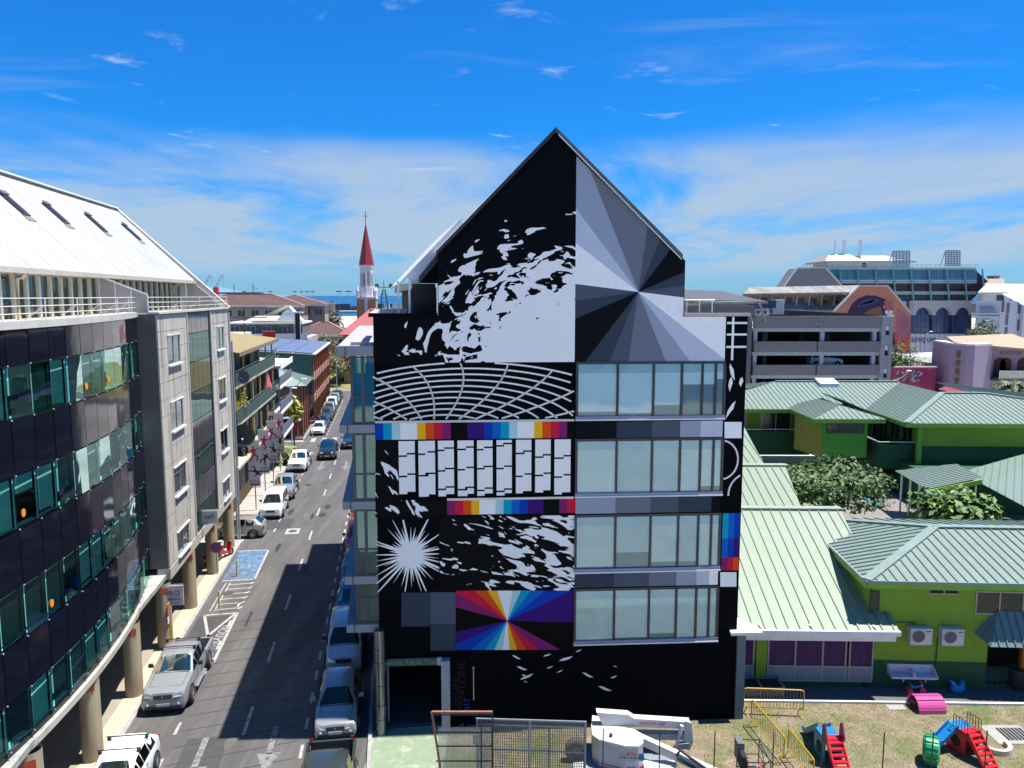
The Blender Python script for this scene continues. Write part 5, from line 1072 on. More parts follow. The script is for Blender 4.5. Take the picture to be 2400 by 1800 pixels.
m = MB(); m.tube([(0, 2.1, 33.2), (0, 2.1, 36)], .07, 5); m.tube([(-.55, 2.1, 34.9), (.55, 2.1, 34.9)], .06, 5); m.obj('cross', dark_metal, cat_)
m = MB(); m.box(-.35, -.1, 8, .35, -.02, 17); m.obj('stair_rail', wst, cat_)
pink = M('faded red sheet roof', (.34, .075, .08), .6, var=.1)
MB().box(-2.2, -21, 0, 6.6, -.5, 9.8).obj('nave_wall', tanw, cat_)
plane_sheets(cat_, [(-3.0, -21.5, 9.7), (2.2, -15, 14.4), (2.2, -.2, 14.4), (-3.0, -.2, 9.7)], (1, 0, .7), .7, [pink], parts=False); plane_sheets(cat_, [(7.4, -21.5, 9.7), (2.2, -15, 14.4), (2.2, -.2, 14.4), (7.4, -.2, 9.7)], (-1, 0, .7), .7, [pink], parts=False); plane_sheets(cat_, [(-3.0, -21.5, 9.7), (7.4, -21.5, 9.7), (2.2, -15, 14.4)], (0, 1, .6), .7, [pink], parts=False)
MB().bar((2.2, -15, 14.5), (2.2, -.2, 14.5), .3, .12).obj('ridge_cap', M('pale ridge', (.4, .22, .2), .6), cat_)
MB().bar((-3.05, -21.5, 9.6), (-3.05, -.2, 9.6), .15, .3).obj('gutter', wst, cat_)
def hip_house(label, x, y, w, d, h, rise, wall, roof, rot=0, name='house', sp_=1.0, nwin=0, hipf=.5, group=None):
    t = thing(name, label, 'building', (x, y, 0), rot, group); MB().box(-w/2, 0, 0, w/2, d, h).obj('wall', wall, t); o = .8
    e = [V(-w/2-o, -o, h), V(w/2+o, -o, h), V(w/2+o, d+o, h), V(-w/2-o, d+o, h)]; hf = min(w, d)*hipf; a, b = V(-w/2+hf, d/2, h+rise), V(w/2-hf, d/2, h+rise)
    m = MB()
    for q in ([e[0], e[1], b, a], [e[1], e[2], b], [e[2], e[3], a, b], [e[3], e[0], a]): m.prism(q, (0, 0, .15))
    m.obj('roof', roof, t); r = MB()
    for p, q in ((a, b), (e[0], a), (e[1], b)): r.bar(p+V(0, 0, .2), q+V(0, 0, .2), .5, .12)
    r.obj('ridge_cap', M('pale ridge', (.4, .22, .2), .6), t); MB().bar(e[0]+V(0, -.05, 0), e[1]+V(0, -.05, 0), .12, .5).obj('fascia', white_p, t)
    for k in range(nwin): window(t, -w/2+(k+.5)*w/nwin, -.03, h-2.6, min(2.2, w/nwin*.6), 1.7, frame_w, far_glass)
    return t
brown = M('brown shingle roof', (.085, .045, .036), .85, var=.2, vscale=.4, dirt=((.40, .13, .07), .10, .60, .66, (1, 1, 1))); pinkw = M('pinkish wall', (.34, .27, .25), .85)
q = PY(565, 700, 195); hip_house('long brown roofed market hall on the left', q.x, 195, 30, 18, 14.6, 2.9, pinkw, brown, R(5), 'market_hall', nwin=9)
q = PY(675, 700, 205); hip_house('brown roofed market hall with white balconies on the right', q.x, 205, 19, 20, 14.8, 2.6, pinkw, brown, R(5), 'market_hall', nwin=6)
q = PY(752, 760, 190); hip_house('low brown roofed house beside the dark tree', q.x, 190, 14, 12, 7.5, 3, pinkw, brown, R(5), nwin=4)
q = PY(660, 740, 150); h = thing('white_house', 'white gabled house with a red banner on its balcony', 'building', (q.x, 150, 0), R(6))
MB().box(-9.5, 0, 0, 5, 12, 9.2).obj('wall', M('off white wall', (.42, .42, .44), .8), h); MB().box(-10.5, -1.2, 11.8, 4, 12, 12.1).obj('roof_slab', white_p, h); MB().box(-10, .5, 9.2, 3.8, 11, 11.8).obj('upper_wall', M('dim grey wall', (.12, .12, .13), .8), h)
crm = M('cream roof', (.38, .36, .29), .6); m = MB(); m.prism([(-7, 0, 12.3), (3.8, 0, 12.3), (3.2, 3, 13.2), (-5.5, 3, 13.2)], (0, 0, .15)); m.prism([(-6.5, 3, 12.2), (0, 3, 15.4), (0, 3, 15.2), (-6.3, 3, 12)], (0, 8, 0)); m.obj('roof', crm, h)
MB().prism([(-1.3, .2, 12.2), (4, .2, 12.2), (1.4, .2, 15.2)], (0, 3, 0)).obj('gable_wall', M('white gable', (.66, .65, .6), .7), h); MB().box(-10.5, -1.3, 8.9, 5, -1.2, 10.0).obj('balcony_front', white_p, h); MB().box(-10.5, -1.2, 8.9, 5, 0, 9.1).obj('balcony_floor', white_p, h)
for x in (-9, -6, -3, 0, 3): window(h, x, .46, 9.6, 1.8, 1.8, frame_w, far_glass)
t = thing('red_banner', 'plain red banner hung on the balcony of the white house', 'banner', (q.x-2.2, 148.4, 9.0), R(6)); MB().box(-1.1, 0, 0, 1.3, .04, 1.5).obj('cloth', M('red banner cloth', (.6, .01, .015), .7), t); MB().tube([(-1.2, .02, 1.5), (1.4, .02, 1.5)], .04).obj('rod', galv, t)
q = PY(697, 760, 146); t = thing('chimney_stack', 'black chimney stack in a white frame beside the white house', 'chimney', (q.x, 146, 0), R(6)); MB().box(-.4, 0, 0, .4, .8, 14).obj('shaft', M('black shaft', (.02, .02, .022), .7), t); m = MB()
for x in (-.55, .47): m.box(x, -.05, 0, x+.1, .05, 14.3)
m.box(-2.6, -.3, 14, 1, 1, 14.25); m.obj('frame', white_p, t)
q = PY(634, 775, 135); tree('round dark green tree in front of the white house', (q.x, 135, 0), 5, 3.6, 'house tree', (.06, .10, .03), 900, .26, (1.4, 1, .65), 9)
q = PY(555, 740, 100); t = thing('roof_frame', 'dark pipe frame and tilted panel on the roof behind the concrete wall', 'roof frame', (q.x, 96, 0), R(9)); MB().box(-5, 0, 0, 1.5, 9, 12.4).obj('wall', M('cream wall', (.62, .55, .40), .8), t); m = MB()
for x in (-2, 0, 2.2): m.tube([(x, 0, 9), (x, 0, 15.9)], .06, 5)
for z in (14.6, 15.9): m.tube([(-2.4, 0, z), (5, 0, z)], .05, 5)
m.obj('pipe_frame', dark_metal, t); m = MB(); m.prism([(-4, .5, 13.3), (-2.7, .5, 13.6), (-3.4, .5, 15.4), (-4, .5, 15.2)], (0, .15, 0)); m.obj('tilted_panel', steel, t); m = MB()
for x in (-2.2, -1.0): m.box(x, -.4, 12.6, x+.7, -.3, 14.1)
m.obj('hung_sheets', white_p, t)
# harbour
def far_pt(px, Y): return PY(px, 693, Y).x
sh_m = M('ship white', (.45, .45, .45), .6)
X0 = far_pt(562, 430); t = thing('moored_ship', 'dark decked ship behind the brown market roof', 'ship', (X0, 430, 0), R(2)); MB().prism([(-12, 0, -1), (12, 0, -1), (13.5, 0, 15), (-12.5, 0, 15)], (0, 8, 0)).obj('hull', M('ship dark', (.05, .055, .07), .6), t); MB().box(-9, 1, 15, 10, 7, 18.3).obj('superstructure', sh_m, t); MB().box(-12, .5, 18.3, 11, 7.5, 19.2).obj('upper_deck', M('ship dark', (.05, .055, .07), .6), t); m = MB()
for x in (-4, 6.5): m.tube([(x, 3, 19), (x, 3, 24)], .2, 5)
m.tube([(6.5, 3, 22), (9, 3, 21)], .15, 5); m.obj('masts', dark_metal, t)
for i, px in enumerate((484, 512)):
    X0 = far_pt(px, 520); t = thing('harbour_crane', ('red and white lattice harbour crane, left one', 'red and white lattice harbour crane, right one')[i], 'crane', (X0-2, 520, 0), 0, 'harbour cranes'); MB().box(-1.5, 0, 0, 1.5, 3, 23).obj('tower', M('crane red', (.4, .03, .04), .6), t)
    m = MB(); a, b = V(0, 1, 22), V(5.5, 1, 31.5); u = b-a
    for k in range(8):
        p, q2 = a+u*k/8, a+u*(k+1)/8
        m.bar(p, q2, .25, .25, k % 2); m.bar(p+V(-.8, 0, .5), q2+V(-.8, 0, .5), .25, .25, k % 2); m.bar(p, q2+V(-.8, 0, .5), .15, .15, k % 2)
    m.obj('jib', [M('crane red', (.4, .03, .04), .6), sh_m], t); MB().tube([b, b-V(0, 0, 7)], .08, 4).obj('hook_line', dark_metal, t)
cols_ = [M('container blue', (.012, .03, .09), .6), M('container navy', (.02, .035, .06), .6), M('container sky', (.04, .09, .18), .6), M('container dark red', (.09, .03, .03), .6)]
cme = [MB().box(0, 0, 0, 12, 2.5, 2.6).mesh('shipping_container', c) for c in cols_]; rng = random.Random(12)
ORD = 'first second third fourth fifth sixth seventh eighth ninth tenth eleventh'.split(); NMC = {me.name: c for me, c in zip(cme, ('blue', 'navy', 'sky blue', 'dark red'))}
for i in range(11):
    for j in range(3):
        if j == 2 and rng.random() < .25: continue
        o = link('shipping_container', cme[rng.choice((0, 0, 1, 1, 2, 3))], None, (far_pt(745, 905)+12.6*i, 905, 2.62*j)); tag(o, '%s container, number %s from the left in the %s row of the quay stack' % (o.data.name.split('.')[0] and NMC[o.data.name], ORD[i], ('bottom', 'middle', 'top')[j]), 'container', 'containers stacked on the quay')
for i, (px, Y) in enumerate(((572, 1000), (634, 1000), (691, 980), (707, 1020), (720, 990), (733, 1010), (792, 930), (798, 1000), (814, 930), (820, 980))):
    t = thing('flood_mast', 'flood light mast on the quay, %s from the left of ten' % ORD[(0, 1, 2, 3, 4, 5, 6, 7, 9, 8)[i]], 'light mast', (far_pt(px, Y), Y, 0), 0, 'flood light masts on the quay'); MB().tube([(0, 0, 0), (0, 0, 22)], [.35, .25], 5).obj('pole', galv, t); MB().box(-2.4, -.4, 22, 2.4, .4, 23).obj('lamp_head', dark_metal, t)
for i, (px, Y, w_) in enumerate(((940, 880, 26), (778, 1300, 12), (906, 870, 9))):
    t = thing('ferry', ('long white ferry behind the terrace parapet', 'white boat out beyond the containers', 'white launch beside the ferry')[i], 'boat', (far_pt(px, Y), Y, -1), 0); MB().prism([(-w_/2, 0, 0), (w_/2*.9, 0, 0), (w_/2, 0, 4), (-w_/2, 0, 4)], (0, 6, 0)).obj('hull', sh_m, t); MB().box(-w_*.4, 1, 4, w_*.3, 5, 9).obj('cabin', sh_m, t)
X0 = far_pt(900, 620); t = thing('radar_mast', 'dark lattice ship mast with two domes', 'mast', (X0, 620, 0), 0); m = MB()
for s_ in (1, -1): m.bar((s_*4, 0, 0), (s_*1, 0, 22), .8, .8)
for z in (6, 12, 18): m.bar((-3, 0, z), (3, 0, z), .5, .5)
m.bar((-6, 0, 24), (6, 0, 24), .5, .5); m.bar((0, 0, 18), (0, 0, 29), .4, .4); m.obj('lattice', M('mast dark', (.02, .035, .03), .7), t)
for x in (-5.6, 5.6): MB().ball((x, 0, 25.5), 1.7).obj('dome', M('mast dark', (.02, .035, .03), .7), t)
# ---------------------------------------------------------------- green school on the right
mint = M('mint roof sheet', (.21, .262, .18), .5, var=.05, dirt=((.28, .33, .25), 1.2, .6, .75, (1, 1, 1))); rib_d = M('mint roof rib', (.165, .215, .165), .5); sage = M('sage roof sheet', (.16, .215, .178), .5, var=.06, dirt=((.26, .31, .29), 3.0, .62, .72, (1, 1, 1))); rib_s = M('sage roof rib', (.115, .165, .145), .5)
lime = M('lime wall', (.18, .31, .024), .85, var=.08); limeb = M('lime trim', (.17, .37, .04), .7); dkgr = M('dark green wall', (.014, .078, .024), .85, var=.1); bgr = M('bright green wall', (.08, .31, .03), .85, var=.06); olive = M('olive wall', (.30, .30, .05), .85)
RS = R(-1.5)
LWX = thing('school_wing', 'low school wing with pale mint metal roof and purple curtained windows', 'building', (9.4, 32.6, 0), RS)
mints = [mint, rib_d]
xr = 7.2
plane_sheets(LWX, [(-1.5, -.95, 3.02), (xr, -.95, 3.02), (xr+.55, 7.2, 6.1), (-1.5, 7.2, 6.1)], (0, 1, .38), .5, mints)
plane_sheets(LWX, [(-1.5, 7.6, 5.2), (6.2, 7.6, 5.2), (6.9, 13.6, 7.0), (-1.5, 13.6, 7.0)], (0, 1, .38), .5, mints, parts=True)
plane_sheets(LWX, [(-1.5, 14.0, 6.0), (6.3, 14.0, 6.0), (7.0, 24, 8.0), (-1.5, 24, 8.0)], (0, 1, .38), .5, mints, parts=False)
for (a, b, y, z) in ((-1.5, xr+.6, 7.2, 6.13), (-1.5, 7.0, 13.6, 7.03)): MB().bar((a, y, z), (b, y, z), .5, .1).obj('ridge_cap', M('pale mint cap', (.27, .325, .24), .5), LWX)
MB().box(-1.5, 0, 0, 6.2, 23, 2.9).obj('wall', lime, LWX); MB().box(-1.5, 7.3, 2.9, 6.0, 23, 5.0).obj('upper_wall', lime, LWX)
MB().box(-1.5, -.02, 0, 6.2, -.002, 1.1).obj('plinth', dkgr, LWX)
m = MB(); m.box(-1.5, -1.12, 2.86, xr+.02, -.94, 3.06); m.box(-1.5, -.95, 2.55, xr-.1, -.75, 2.87); m.obj('gutter', M('white gutter', (.72, .70, .68), .5), LWX)
for x in (1.4, 3.6, 6.3): MB().bar((x, -1.03, 3.08), (x-.12, -.75, 3.2), .06, .03).obj('gutter_strap', white_p, LWX)
pur = M('purple curtain', (.16, .045, .19), .85, var=.25, vscale=4, stretch=(1, 1, .1)); fr_s = M('beige frame', (.36, .32, .29), .6); lou = M('grey louvre', (.24, .245, .25), .5); sg = glass('school glass', (.85, .85, .87), .01, .03, (.3, .3, .33), .2)
slm = MB().box(.05, -.05, 0, 1.18, -.02, .085).mesh('slat', lou)
def school_win(x):
    w = MB()
    for a in (0, 1.18): w.box(a, -.07, .25, a+.06, -.021, 2.5)
    for z in (.25, .92, 2.44): w.box(.06, -.065, z, 1.18, -.021, z+.06)
    o = w.obj('window', fr_s, LWX, loc=(x, 0, 0)); MB().box(.06, -.04, .98, 1.18, -.03, 2.44).obj('pane', sg, o); MB().box(.06, -.027, .98, 1.18, -.021, 2.44).obj('curtain', pur, o)
    for k in range(6): link('slat', slm, o, (0, 0, .32+.1*k))
for x in (-1.2, .12, 1.95, 3.15, 4.35, 5.55-.2): school_win(x)
MB().box(1.44, -.1, 0, 1.9, -.02, 2.55).obj('pillar', lime, LWX)
# two storey block with the hipped roof
HB = thing('school_block', 'two storey lime green school block with broad sage hipped roof and dark green base', 'building', (15.75, 32.55, 0), R(-3.2))
sages = [sage, rib_s]; zE, zR = 5.06, 6.05; e0, e1, e2_, e3 = (-.4, -.6, zE), (14, -.6, zE), (14, 8.9, zE), (-.2, 8.9, zE); r0, r1 = (4.7, 4.2, zR), (14, 4.2, zR)
plane_sheets(HB, [e0, e1, r1, r0], (0, 1, .2), .42, sages); plane_sheets(HB, [e3, e0, r0], (1, 0, .2), .42, sages); plane_sheets(HB, [e2_, e3, r0, r1], (0, -1, .2), .6, sages, parts=False)
for p, q in ((e0, r0), (e3, r0), (r0, r1)): MB().bar(V(*p)+V(0, 0, .07), V(*q)+V(0, 0, .07), .42, .07).obj('hip_cap', M('pale sage cap', (.185, .24, .215), .5, dirt=((.28, .32, .31), 4, .55, .7, (1, 1, 1))), HB)
m = MB(); m.box(-.5, -.68, zE-.06, 14, -.58, zE+.04); m.prism([(-.5, -.68, zE-.06), (-.3, 9, zE-.06), (-.2, 9, zE-.06), (-.4, -.58, zE-.06)], (0, 0, .1)); m.obj('gutter', M('sage gutter', (.2, .26, .25), .5), HB)
m = MB(); m.box(-.42, -.6, zE-.32, 14, -.52, zE-.07); m.prism([(-.44, -.6, zE-.32), (-.24, 9, zE-.32), (-.17, 9, zE-.32), (-.37, -.6, zE-.32)], (0, 0, .25)); m.obj('fascia', limeb, HB)
MB().box(-.3, -.5, zE-.34, 13.8, 8.6, zE-.3).obj('soffit', limeb, HB)
m = MB(); m.box(0, 0, 2.35, 13.5, .25, zE-.34); m.box(0, 0, 0, 5.2, .25, 2.35); m.box(7.0, 0, 0, 13.5, .25, 2.35); m.box(0, .25, 0, .25, 8.4, zE-.34); m.box(.25, 8.2, 0, 13.5, 8.4, zE-.34); m.obj('wall', lime, HB)
m = MB(); m.box(-.01, -.02, 0, 5.195, -.002, 1.22); m.box(7.005, -.02, 0, 13.5, -.002, 1.22); m.obj('plinth', dkgr, HB)
MB().box(5.2, 2.2, 0, 9, 2.3, 2.6).obj('hall_wall', M('dim hall', (.05, .035, .02), .8), HB)
m = MB(); m.box(6.72, .05, .1, 6.98, .3, 2.3); m.obj('orange_door', M('orange door edge', (.30, .10, .015), .7), HB)
st = MB()
for k in range(7): st.prism([(5.3+.24*k, .1, .022), (5.42+.24*k, .1, .022), (5.5+.24*k, .4, .022), (5.38+.24*k, .4, .022)], (0, 0, .004))
st.obj('step_stripes', M('dull yellow stripe', (.35, .25, .03), .7), HB)
vm = MB(); vm.box(0, -.03, 0, 1.25, 0, .05); vm.box(0, -.03, .2, 1.25, 0, .25); vm.box(.6, -.03, .05, .65, 0, .2); vm.obj('vent_frame', fr_s, HB, loc=(2.55, 0, 4.3)); MB().box(2.58, -.01, 4.34, 3.77, -.003, 4.52).obj('vent_opening', opn, HB)
window(HB, 5.55, -.02, 3.45, 2.05, 1.05, fr_s, far_glass); MB().box(4.62, -.02, 3.52, 5.48, -.012, 4.0).obj('blue_grey_pane', M('louvre pane', (.14, .16, .22), .3), HB)
window(HB, .22, -.02, 3.5, .42, .9, frame_d, far_glass, 0)
m = MB(); m.tube([(.02, -.08, 4.7), (.02, -.08, 0)], .05, 6); m.obj('down_pipe', M('dark green pipe', (.02, .05, .02), .6), HB)
MB().tube([(3.02, -.04, 2.3), (3.0, -.04, .9)], .025, 5).obj('water_pipe', M('dark green pipe', (.02, .05, .02), .6), HB); MB().tube([(.1, -.05, 3.0), (2.0, -.05, 3.0), (2.0, -.05, 2.9)], .02, 5).obj('cable', M('dark green pipe', (.02, .05, .02), .6), HB)
# awning over the doorway
awn = M('grey green awning', (.12, .19, .18), .5); aw = [awn, rib_s]
plane_sheets(HB, [(4.8, -.9, 2.35), (10, -.9, 2.35), (10, -.03, 3.6), (5.45, -.03, 3.6)], (0, 1, 1.4), .34, aw); plane_sheets(HB, [(4.55, -.05, 2.6), (4.8, -.9, 2.35), (5.45, -.03, 3.6)], (1, .2, 1), .4, aw)
def ac_unit(label, parent_rot, loc, group):
    t = thing('air_conditioner', label, 'air conditioner', loc, parent_rot, group); MB().box(-.46, -.36, 0, .46, 0, .72).obj('case', M('white enamel', (.50, .51, .50), .5), t)
    MB().lathe([(.001, -.375), (.25, -.375), (.27, -.362)], (-.12, 0, .36), 20, axis='y').obj('fan_grille', M('fan grille', (.10, .10, .115), .6), t); MB().lathe([(.27, -.375), (.30, -.38), (.30, -.361)], (-.12, 0, .36), 20, axis='y').obj('fan_ring', alu, t); MB().box(.2, -.365, .58, .4, -.36, .62).obj('brand_strip', navy, t)
    MB().box(-.4, -.3, -.06, .4, 0, -.002).obj('bracket', galv, t); return t
def on(th, x, y, z):
    c, s_ = math.cos(th.rotation_euler.z), math.sin(th.rotation_euler.z); return V(th.location.x+x*c-y*s_, th.location.y+x*s_+y*c, th.location.z+z)
ac_unit('white air conditioner on the lime wall, next to the low roof corner', R(-3.2), on(HB, 2.15, -.02, 2.15), 'air conditioners on the near lime wall'); ac_unit('white air conditioner on the lime wall, next to the grey awning', R(-3.2), on(HB, 3.5, -.02, 2.15), 'air conditioners on the near lime wall')
t = thing('wash_trough', 'white double wash trough fixed to the dark green wall', 'sink', on(HB, 1.9, -.02, .62), R(-3.2)); m = MB()
m.prism([(-.95, 0, .45), (-.95, -.03, .45), (-.95, -.06, .08), (-.95, -.5, .08), (-.95, -.52, .0), (-.95, 0, 0)], (1.9, 0, 0)); m.prism([(-1.0, -.02, .02), (-1.0, -.55, .05), (-1.0, -.55, .12), (-1.0, 0, .45)], (.05, 0, 0)); m.box(-.03, -.5, .08, .03, -.05, .3); m.prism([(.95, -.02, .02), (.95, -.55, .05), (.95, -.55, .12), (.95, 0, .45)], (.05, 0, 0)); m.obj('basin', M('sink white', (.5, .51, .55), .4), t)
for x in (-.45, .5): MB().tube([(x, -.1, .3), (x, -.2, .3), (x, -.22, .22)], .02, 5).obj('tap', alu, t); MB().tube([(x+.1, -.25, 0), (x+.1, -.25, -.25)], .03, 5).obj('drain', white_p, t)
# back of the school: L shaped two storey building
def P3(px, py, Y): return PY(px, py, Y)
zE2 = 6.5
gl_s = M('school dark glass', (.02, .03, .03), .1, spec=.7)
# wing to the right
cW = G(2130, 992, zE2); rW = R(-3)
WG = thing('school_wing', 'lime green school wing with hipped roof and one air conditioner, right of the courtyard', 'building', (cW.x+.5, cW.y+.6, 0), R(-2))
w_ = 24; plane_sheets(WG, [(-.7, -.7, zE2), (w_, -.7, zE2), (9.5, 6, 8.25), (5.6, 6, 8.25)], (0, 1, .28), .48, sages, parts=False); plane_sheets(WG, [(-.7, 15, zE2), (-.7, -.7, zE2), (5.6, 6, 8.25), (5.6, 15, 8.25)], (1, 0, .28), .48, sages, parts=False); plane_sheets(WG, [(w_, -.7, zE2), (w_, 15, zE2), (9.5, 15, 8.25), (9.5, 6, 8.25)], (-1, 0, .28), .48, sages, parts=False)
for p, q in (((-.7, -.7, zE2), (5.6, 6, 8.25)), ((5.6, 6, 8.25), (9.5, 6, 8.25)), ((w_, -.7, zE2), (9.5, 6, 8.25))): MB().bar(V(*p)+V(0, 0, .08), V(*q)+V(0, 0, .08), .5, .08).obj('hip_cap', M('pale sage cap', (.185, .24, .215), .5), WG)
m = MB(); m.box(-.7, -.75, zE2-.35, w_, -.68, zE2); m.box(-.75, -.75, zE2-.35, -.68, 15, zE2); m.obj('fascia', limeb, WG); MB().box(.9, 0, 3.3+1.1, 20, 9, zE2-.3).obj('wall', lime, WG); MB().box(.85, -.03, 0, 20.1, 9, 4.38).obj('lower_wall', dkgr, WG)
MB().box(.6, -.2, 0, .95, .2, zE2-.3).obj('corner_pipe', limeb, WG); MB().box(-2.2, 1.2, 3.2, .85, 9, 3.4).obj('balcony_floor', dkgr, WG); MB().box(-2.3, .8, 0, -2.2, 9, 4.5).obj('balcony_front', dkgr, WG); MB().box(-2.3, .72, 2.2, .84, .8, 4.4).obj('balcony_end', dkgr, WG); MB().tube([(.8, .76, 4.6), (-2.25, .76, 4.6), (-2.25, 9, 4.6)], .04, 5).obj('rail', white_p, WG)
for k in range(3): window(WG, .86, 2.3+2.4*k, 4.0, 1.9, 2.1, alu, gl_s, 1, -math.pi/2)
ac_unit('grey white air conditioner low on the lime wall across the courtyard', R(-2), on(WG, 11.0, -.03, 3.95), None); t_ = thing('conduit', 'white conduit running up from the lone air conditioner', 'pipe', on(WG, 11.6, -.05, 4.6), R(-2)); MB().cyl((0, 0, 0), .06, 1.6, 6).obj('pipe', white_p, t_)
# main range behind
q = G(1743, 957, zE2); MG = thing('school_range', 'long mint roofed school range with small rooflight behind the leafy tree', 'building', (q.x, q.y, 0), R(-.5))
plane_sheets(MG, [(-6, -.6, zE2), (18, -.6, zE2), (18, 6.6, 8.35), (5.2, 6.6, 8.35), (-6, -.6, zE2)][:4], (0, 1, .26), .48, sages, parts=False); MB().bar((5.2, 6.6, 8.43), (18, 6.6, 8.43), .5, .08).obj('ridge_cap', M('pale sage cap', (.185, .24, .215), .5), MG); plane_sheets(MG, [(-8, -.6, zE2), (5.2, 6.6, 8.35), (-8, 12, zE2)], (1, 0, .2), .48, sages, parts=False)
m = MB(); m.box(-6, -.68, zE2-.35, 18, -.58, zE2); m.obj('fascia', limeb, MG); MB().box(-6, .8, 3.2, 19, 9, zE2-.2).obj('wall', lime, MG); MB().box(-6, -.3, 2.0, 6.4, -.2, 4.3).obj('balcony_front', dkgr, MG); MB().box(-6, -.2, 3.1, 12, .8, 3.3).obj('balcony_floor', dkgr, MG); MB().tube([(-6, -.25, 4.5), (6.4, -.25, 4.5)], .04, 5).obj('rail', white_p, MG)
window(MG, 3.4, .78, 4.05, 2.9, 2.1, frame_w, gl_s, 1); window(MG, 6.2, .78, 3.4, 1.2, 2.8, frame_w, gl_s, 0); window(MG, 8.3, .78, 4.1, 1.6, 2.0, frame_w, gl_s, 0); window(MG, 13.5, .78, 3.6, 1.4, 2.6, frame_w, gl_s, 1)
MB().box(-1.4, .7, 3.4, .6, .79, 6).obj('grey_door', M('grey boards', (.32, .32, .31), .8), MG)
q = PY(1955, 906, 77); m = MB(); m.obox((q.x-.9-MG.location.x, 5.0, 7.95), (1.9, 0, 0), (0, 1.6, .4), (0, 0, .4)); m.obj('rooflight', M('white rooflight', (.7, .7, .68), .5), MG)
# projecting stair bay
q = G(1909, 981, 6.6); BG = thing('stair_bay', 'small bright green bay with its own hipped roof above the tree', 'building', (q.x+.5, q.y+.5, 0), R(-1))
zb = 6.55; plane_sheets(BG, [(-.5, -.5, zb), (5.7, -.5, zb), (2.9, 2.4, 7.35)], (0, 1, .3), .48, sages, parts=False); plane_sheets(BG, [(-.5, 7, zb), (-.5, -.5, zb), (2.9, 2.4, 7.35), (2.9, 7, 7.9)], (1, 0, .3), .48, sages, parts=False); plane_sheets(BG, [(5.7, -.5, zb), (5.7, 7, zb), (2.9, 7, 7.9), (2.9, 2.4, 7.35)], (-1, 0, .3), .48, sages, parts=False)
m = MB(); m.box(-.5, -.56, zb-.35, 5.7, -.48, zb); m.box(-.56, -.56, zb-.35, -.48, 6, zb); m.obj('fascia', limeb, BG); MB().box(.45, 0, 3.0, 4.4, 5, zb-.2).obj('wall', bgr, BG); MB().prism([(-.6, 4, 3.0), (.44, .05, 3.0), (.44, 4, 3.0)], (0, 0, zb-3.2)).obj('side_wall', olive, BG); window(BG, 2.45, -.02, 5.2, 3.3, .85, frame_d, far_glass, 2)
# lean-to roofs on the right of the courtyard
LT = thing('covered_walk', 'sloping sage roofed walkway with lime gable end on white posts', 'shelter', (0, 0, 0), 0)
def GP(px, py, z): p = G(px, py, z); return (p.x, p.y, p.z)
plane_sheets(LT, [GP(2098, 1104, 3.2), GP(2172, 1147, 3.2), GP(2302, 1120, 4.0), GP(2242, 1089, 4.0)], V(*GP(2302, 1120, 4.0))-V(*GP(2172, 1147, 3.2)), .4, sages)
a, b = V(*GP(2172, 1150, 3.15)), V(*GP(2302, 1124, 3.95)); m = MB(); m.prism([a, b, b-V(0, 0, .35), a-V(0, 0, .35)], (0, .1, 0)); m.obj('fascia', limeb, LT); m = MB(); m.prism([a+V(.9, .3, -3.1), b+V(-.1, .3, -3.9), b+V(-.1, .3, -2.3), a+V(.9, .3, -1.5)], (0, .2, 0)); m.obj('end_wall', lime, LT)
p0, p1 = V(*GP(2098, 1104, 3.2)), V(*GP(2172, 1147, 3.2))
for k in range(4): p = p0.lerp(p1, .1+.28*k); MB().box(p.x+.3, p.y, 0, p.x+.42, p.y+.12, 3.1).obj('post', white_p, LT)
m = MB()
for k in range(5): q = a.lerp(b, .25+.17*k); m.box(q.x-.04, q.y+.2, 1.7, q.x+.04, q.y+.28, q.z-.3)
m.box(a.x+.9, a.y+.22, 1.65, b.x, a.y+.3, 1.72); m.obj('gable_bars', alu, LT)
RB = thing('sage_roof', 'big sloping sage roof at the right edge behind the glossy shrub', 'building', (0, 0, 0), 0)
plane_sheets(RB, [GP(2302, 1135, 3.2), GP(2470, 1225, 3.2), GP(2560, 1060, 4.4), GP(2395, 1052, 4.4), GP(2240, 1080, 4.2)], V(*GP(2400, 1060, 4.4))-V(*GP(2400, 1190, 3.2)), .5, sages, parts=False)
p = G(2440, 1100, 3); MB().box(p.x-10, p.y-3, 0, p.x+8, p.y+6, 2.9).obj('wall', dkgr, RB)
# trees and shrub of the courtyard, slide
q = G(1955, 1175); tree('broad leaved almond tree spreading over the courtyard', (23.2, 55.5, 0), 3.0, 5.6, 'almond', (.055, .105, .018), 12500, .18, (1.05, .9, .22), 31, None, 'almond_tree', 3.7)
q = PY(2335, 1190, 45.5); t = thing('glossy_shrub', 'large glossy leaved shrub behind the hipped roof', 'shrub', (q.x, q.y+2, 0), 0); leafy('foliage', (0, 0, 3.3), 2.9, 3600, .27, leaf_mats('glossy', (.08, .16, .02)), t, 14, (1.35, .9, .55), 16); m = MB()
for k in range(6): m.tube([(0, 0, 0), (math.cos(k)*1.6, math.sin(k)*1.0, 2.8)], [.1, .04], 5)
m.obj('stems', bark, t)
q = G(2020, 1183); t = thing('play_slide', 'blue play slide under the almond tree', 'slide', (q.x, q.y, 0), R(-40)); m = MB(); m.prism([(-1.5, -.3, 1.4), (1.1, -.3, .25), (1.6, -.3, .25), (1.6, -.3, .15), (1.1, -.3, .13), (-1.5, -.3, 1.25)], (0, .6, 0)); m.obj('chute', M('blue slide plastic', (.02, .22, .36), .35), t); m = MB()
for x, y in ((-1.4, -.4), (-1.4, .4), (-2.3, -.4), (-2.3, .4)): m.cyl((x, y, 0), .06, 2.4, 6)
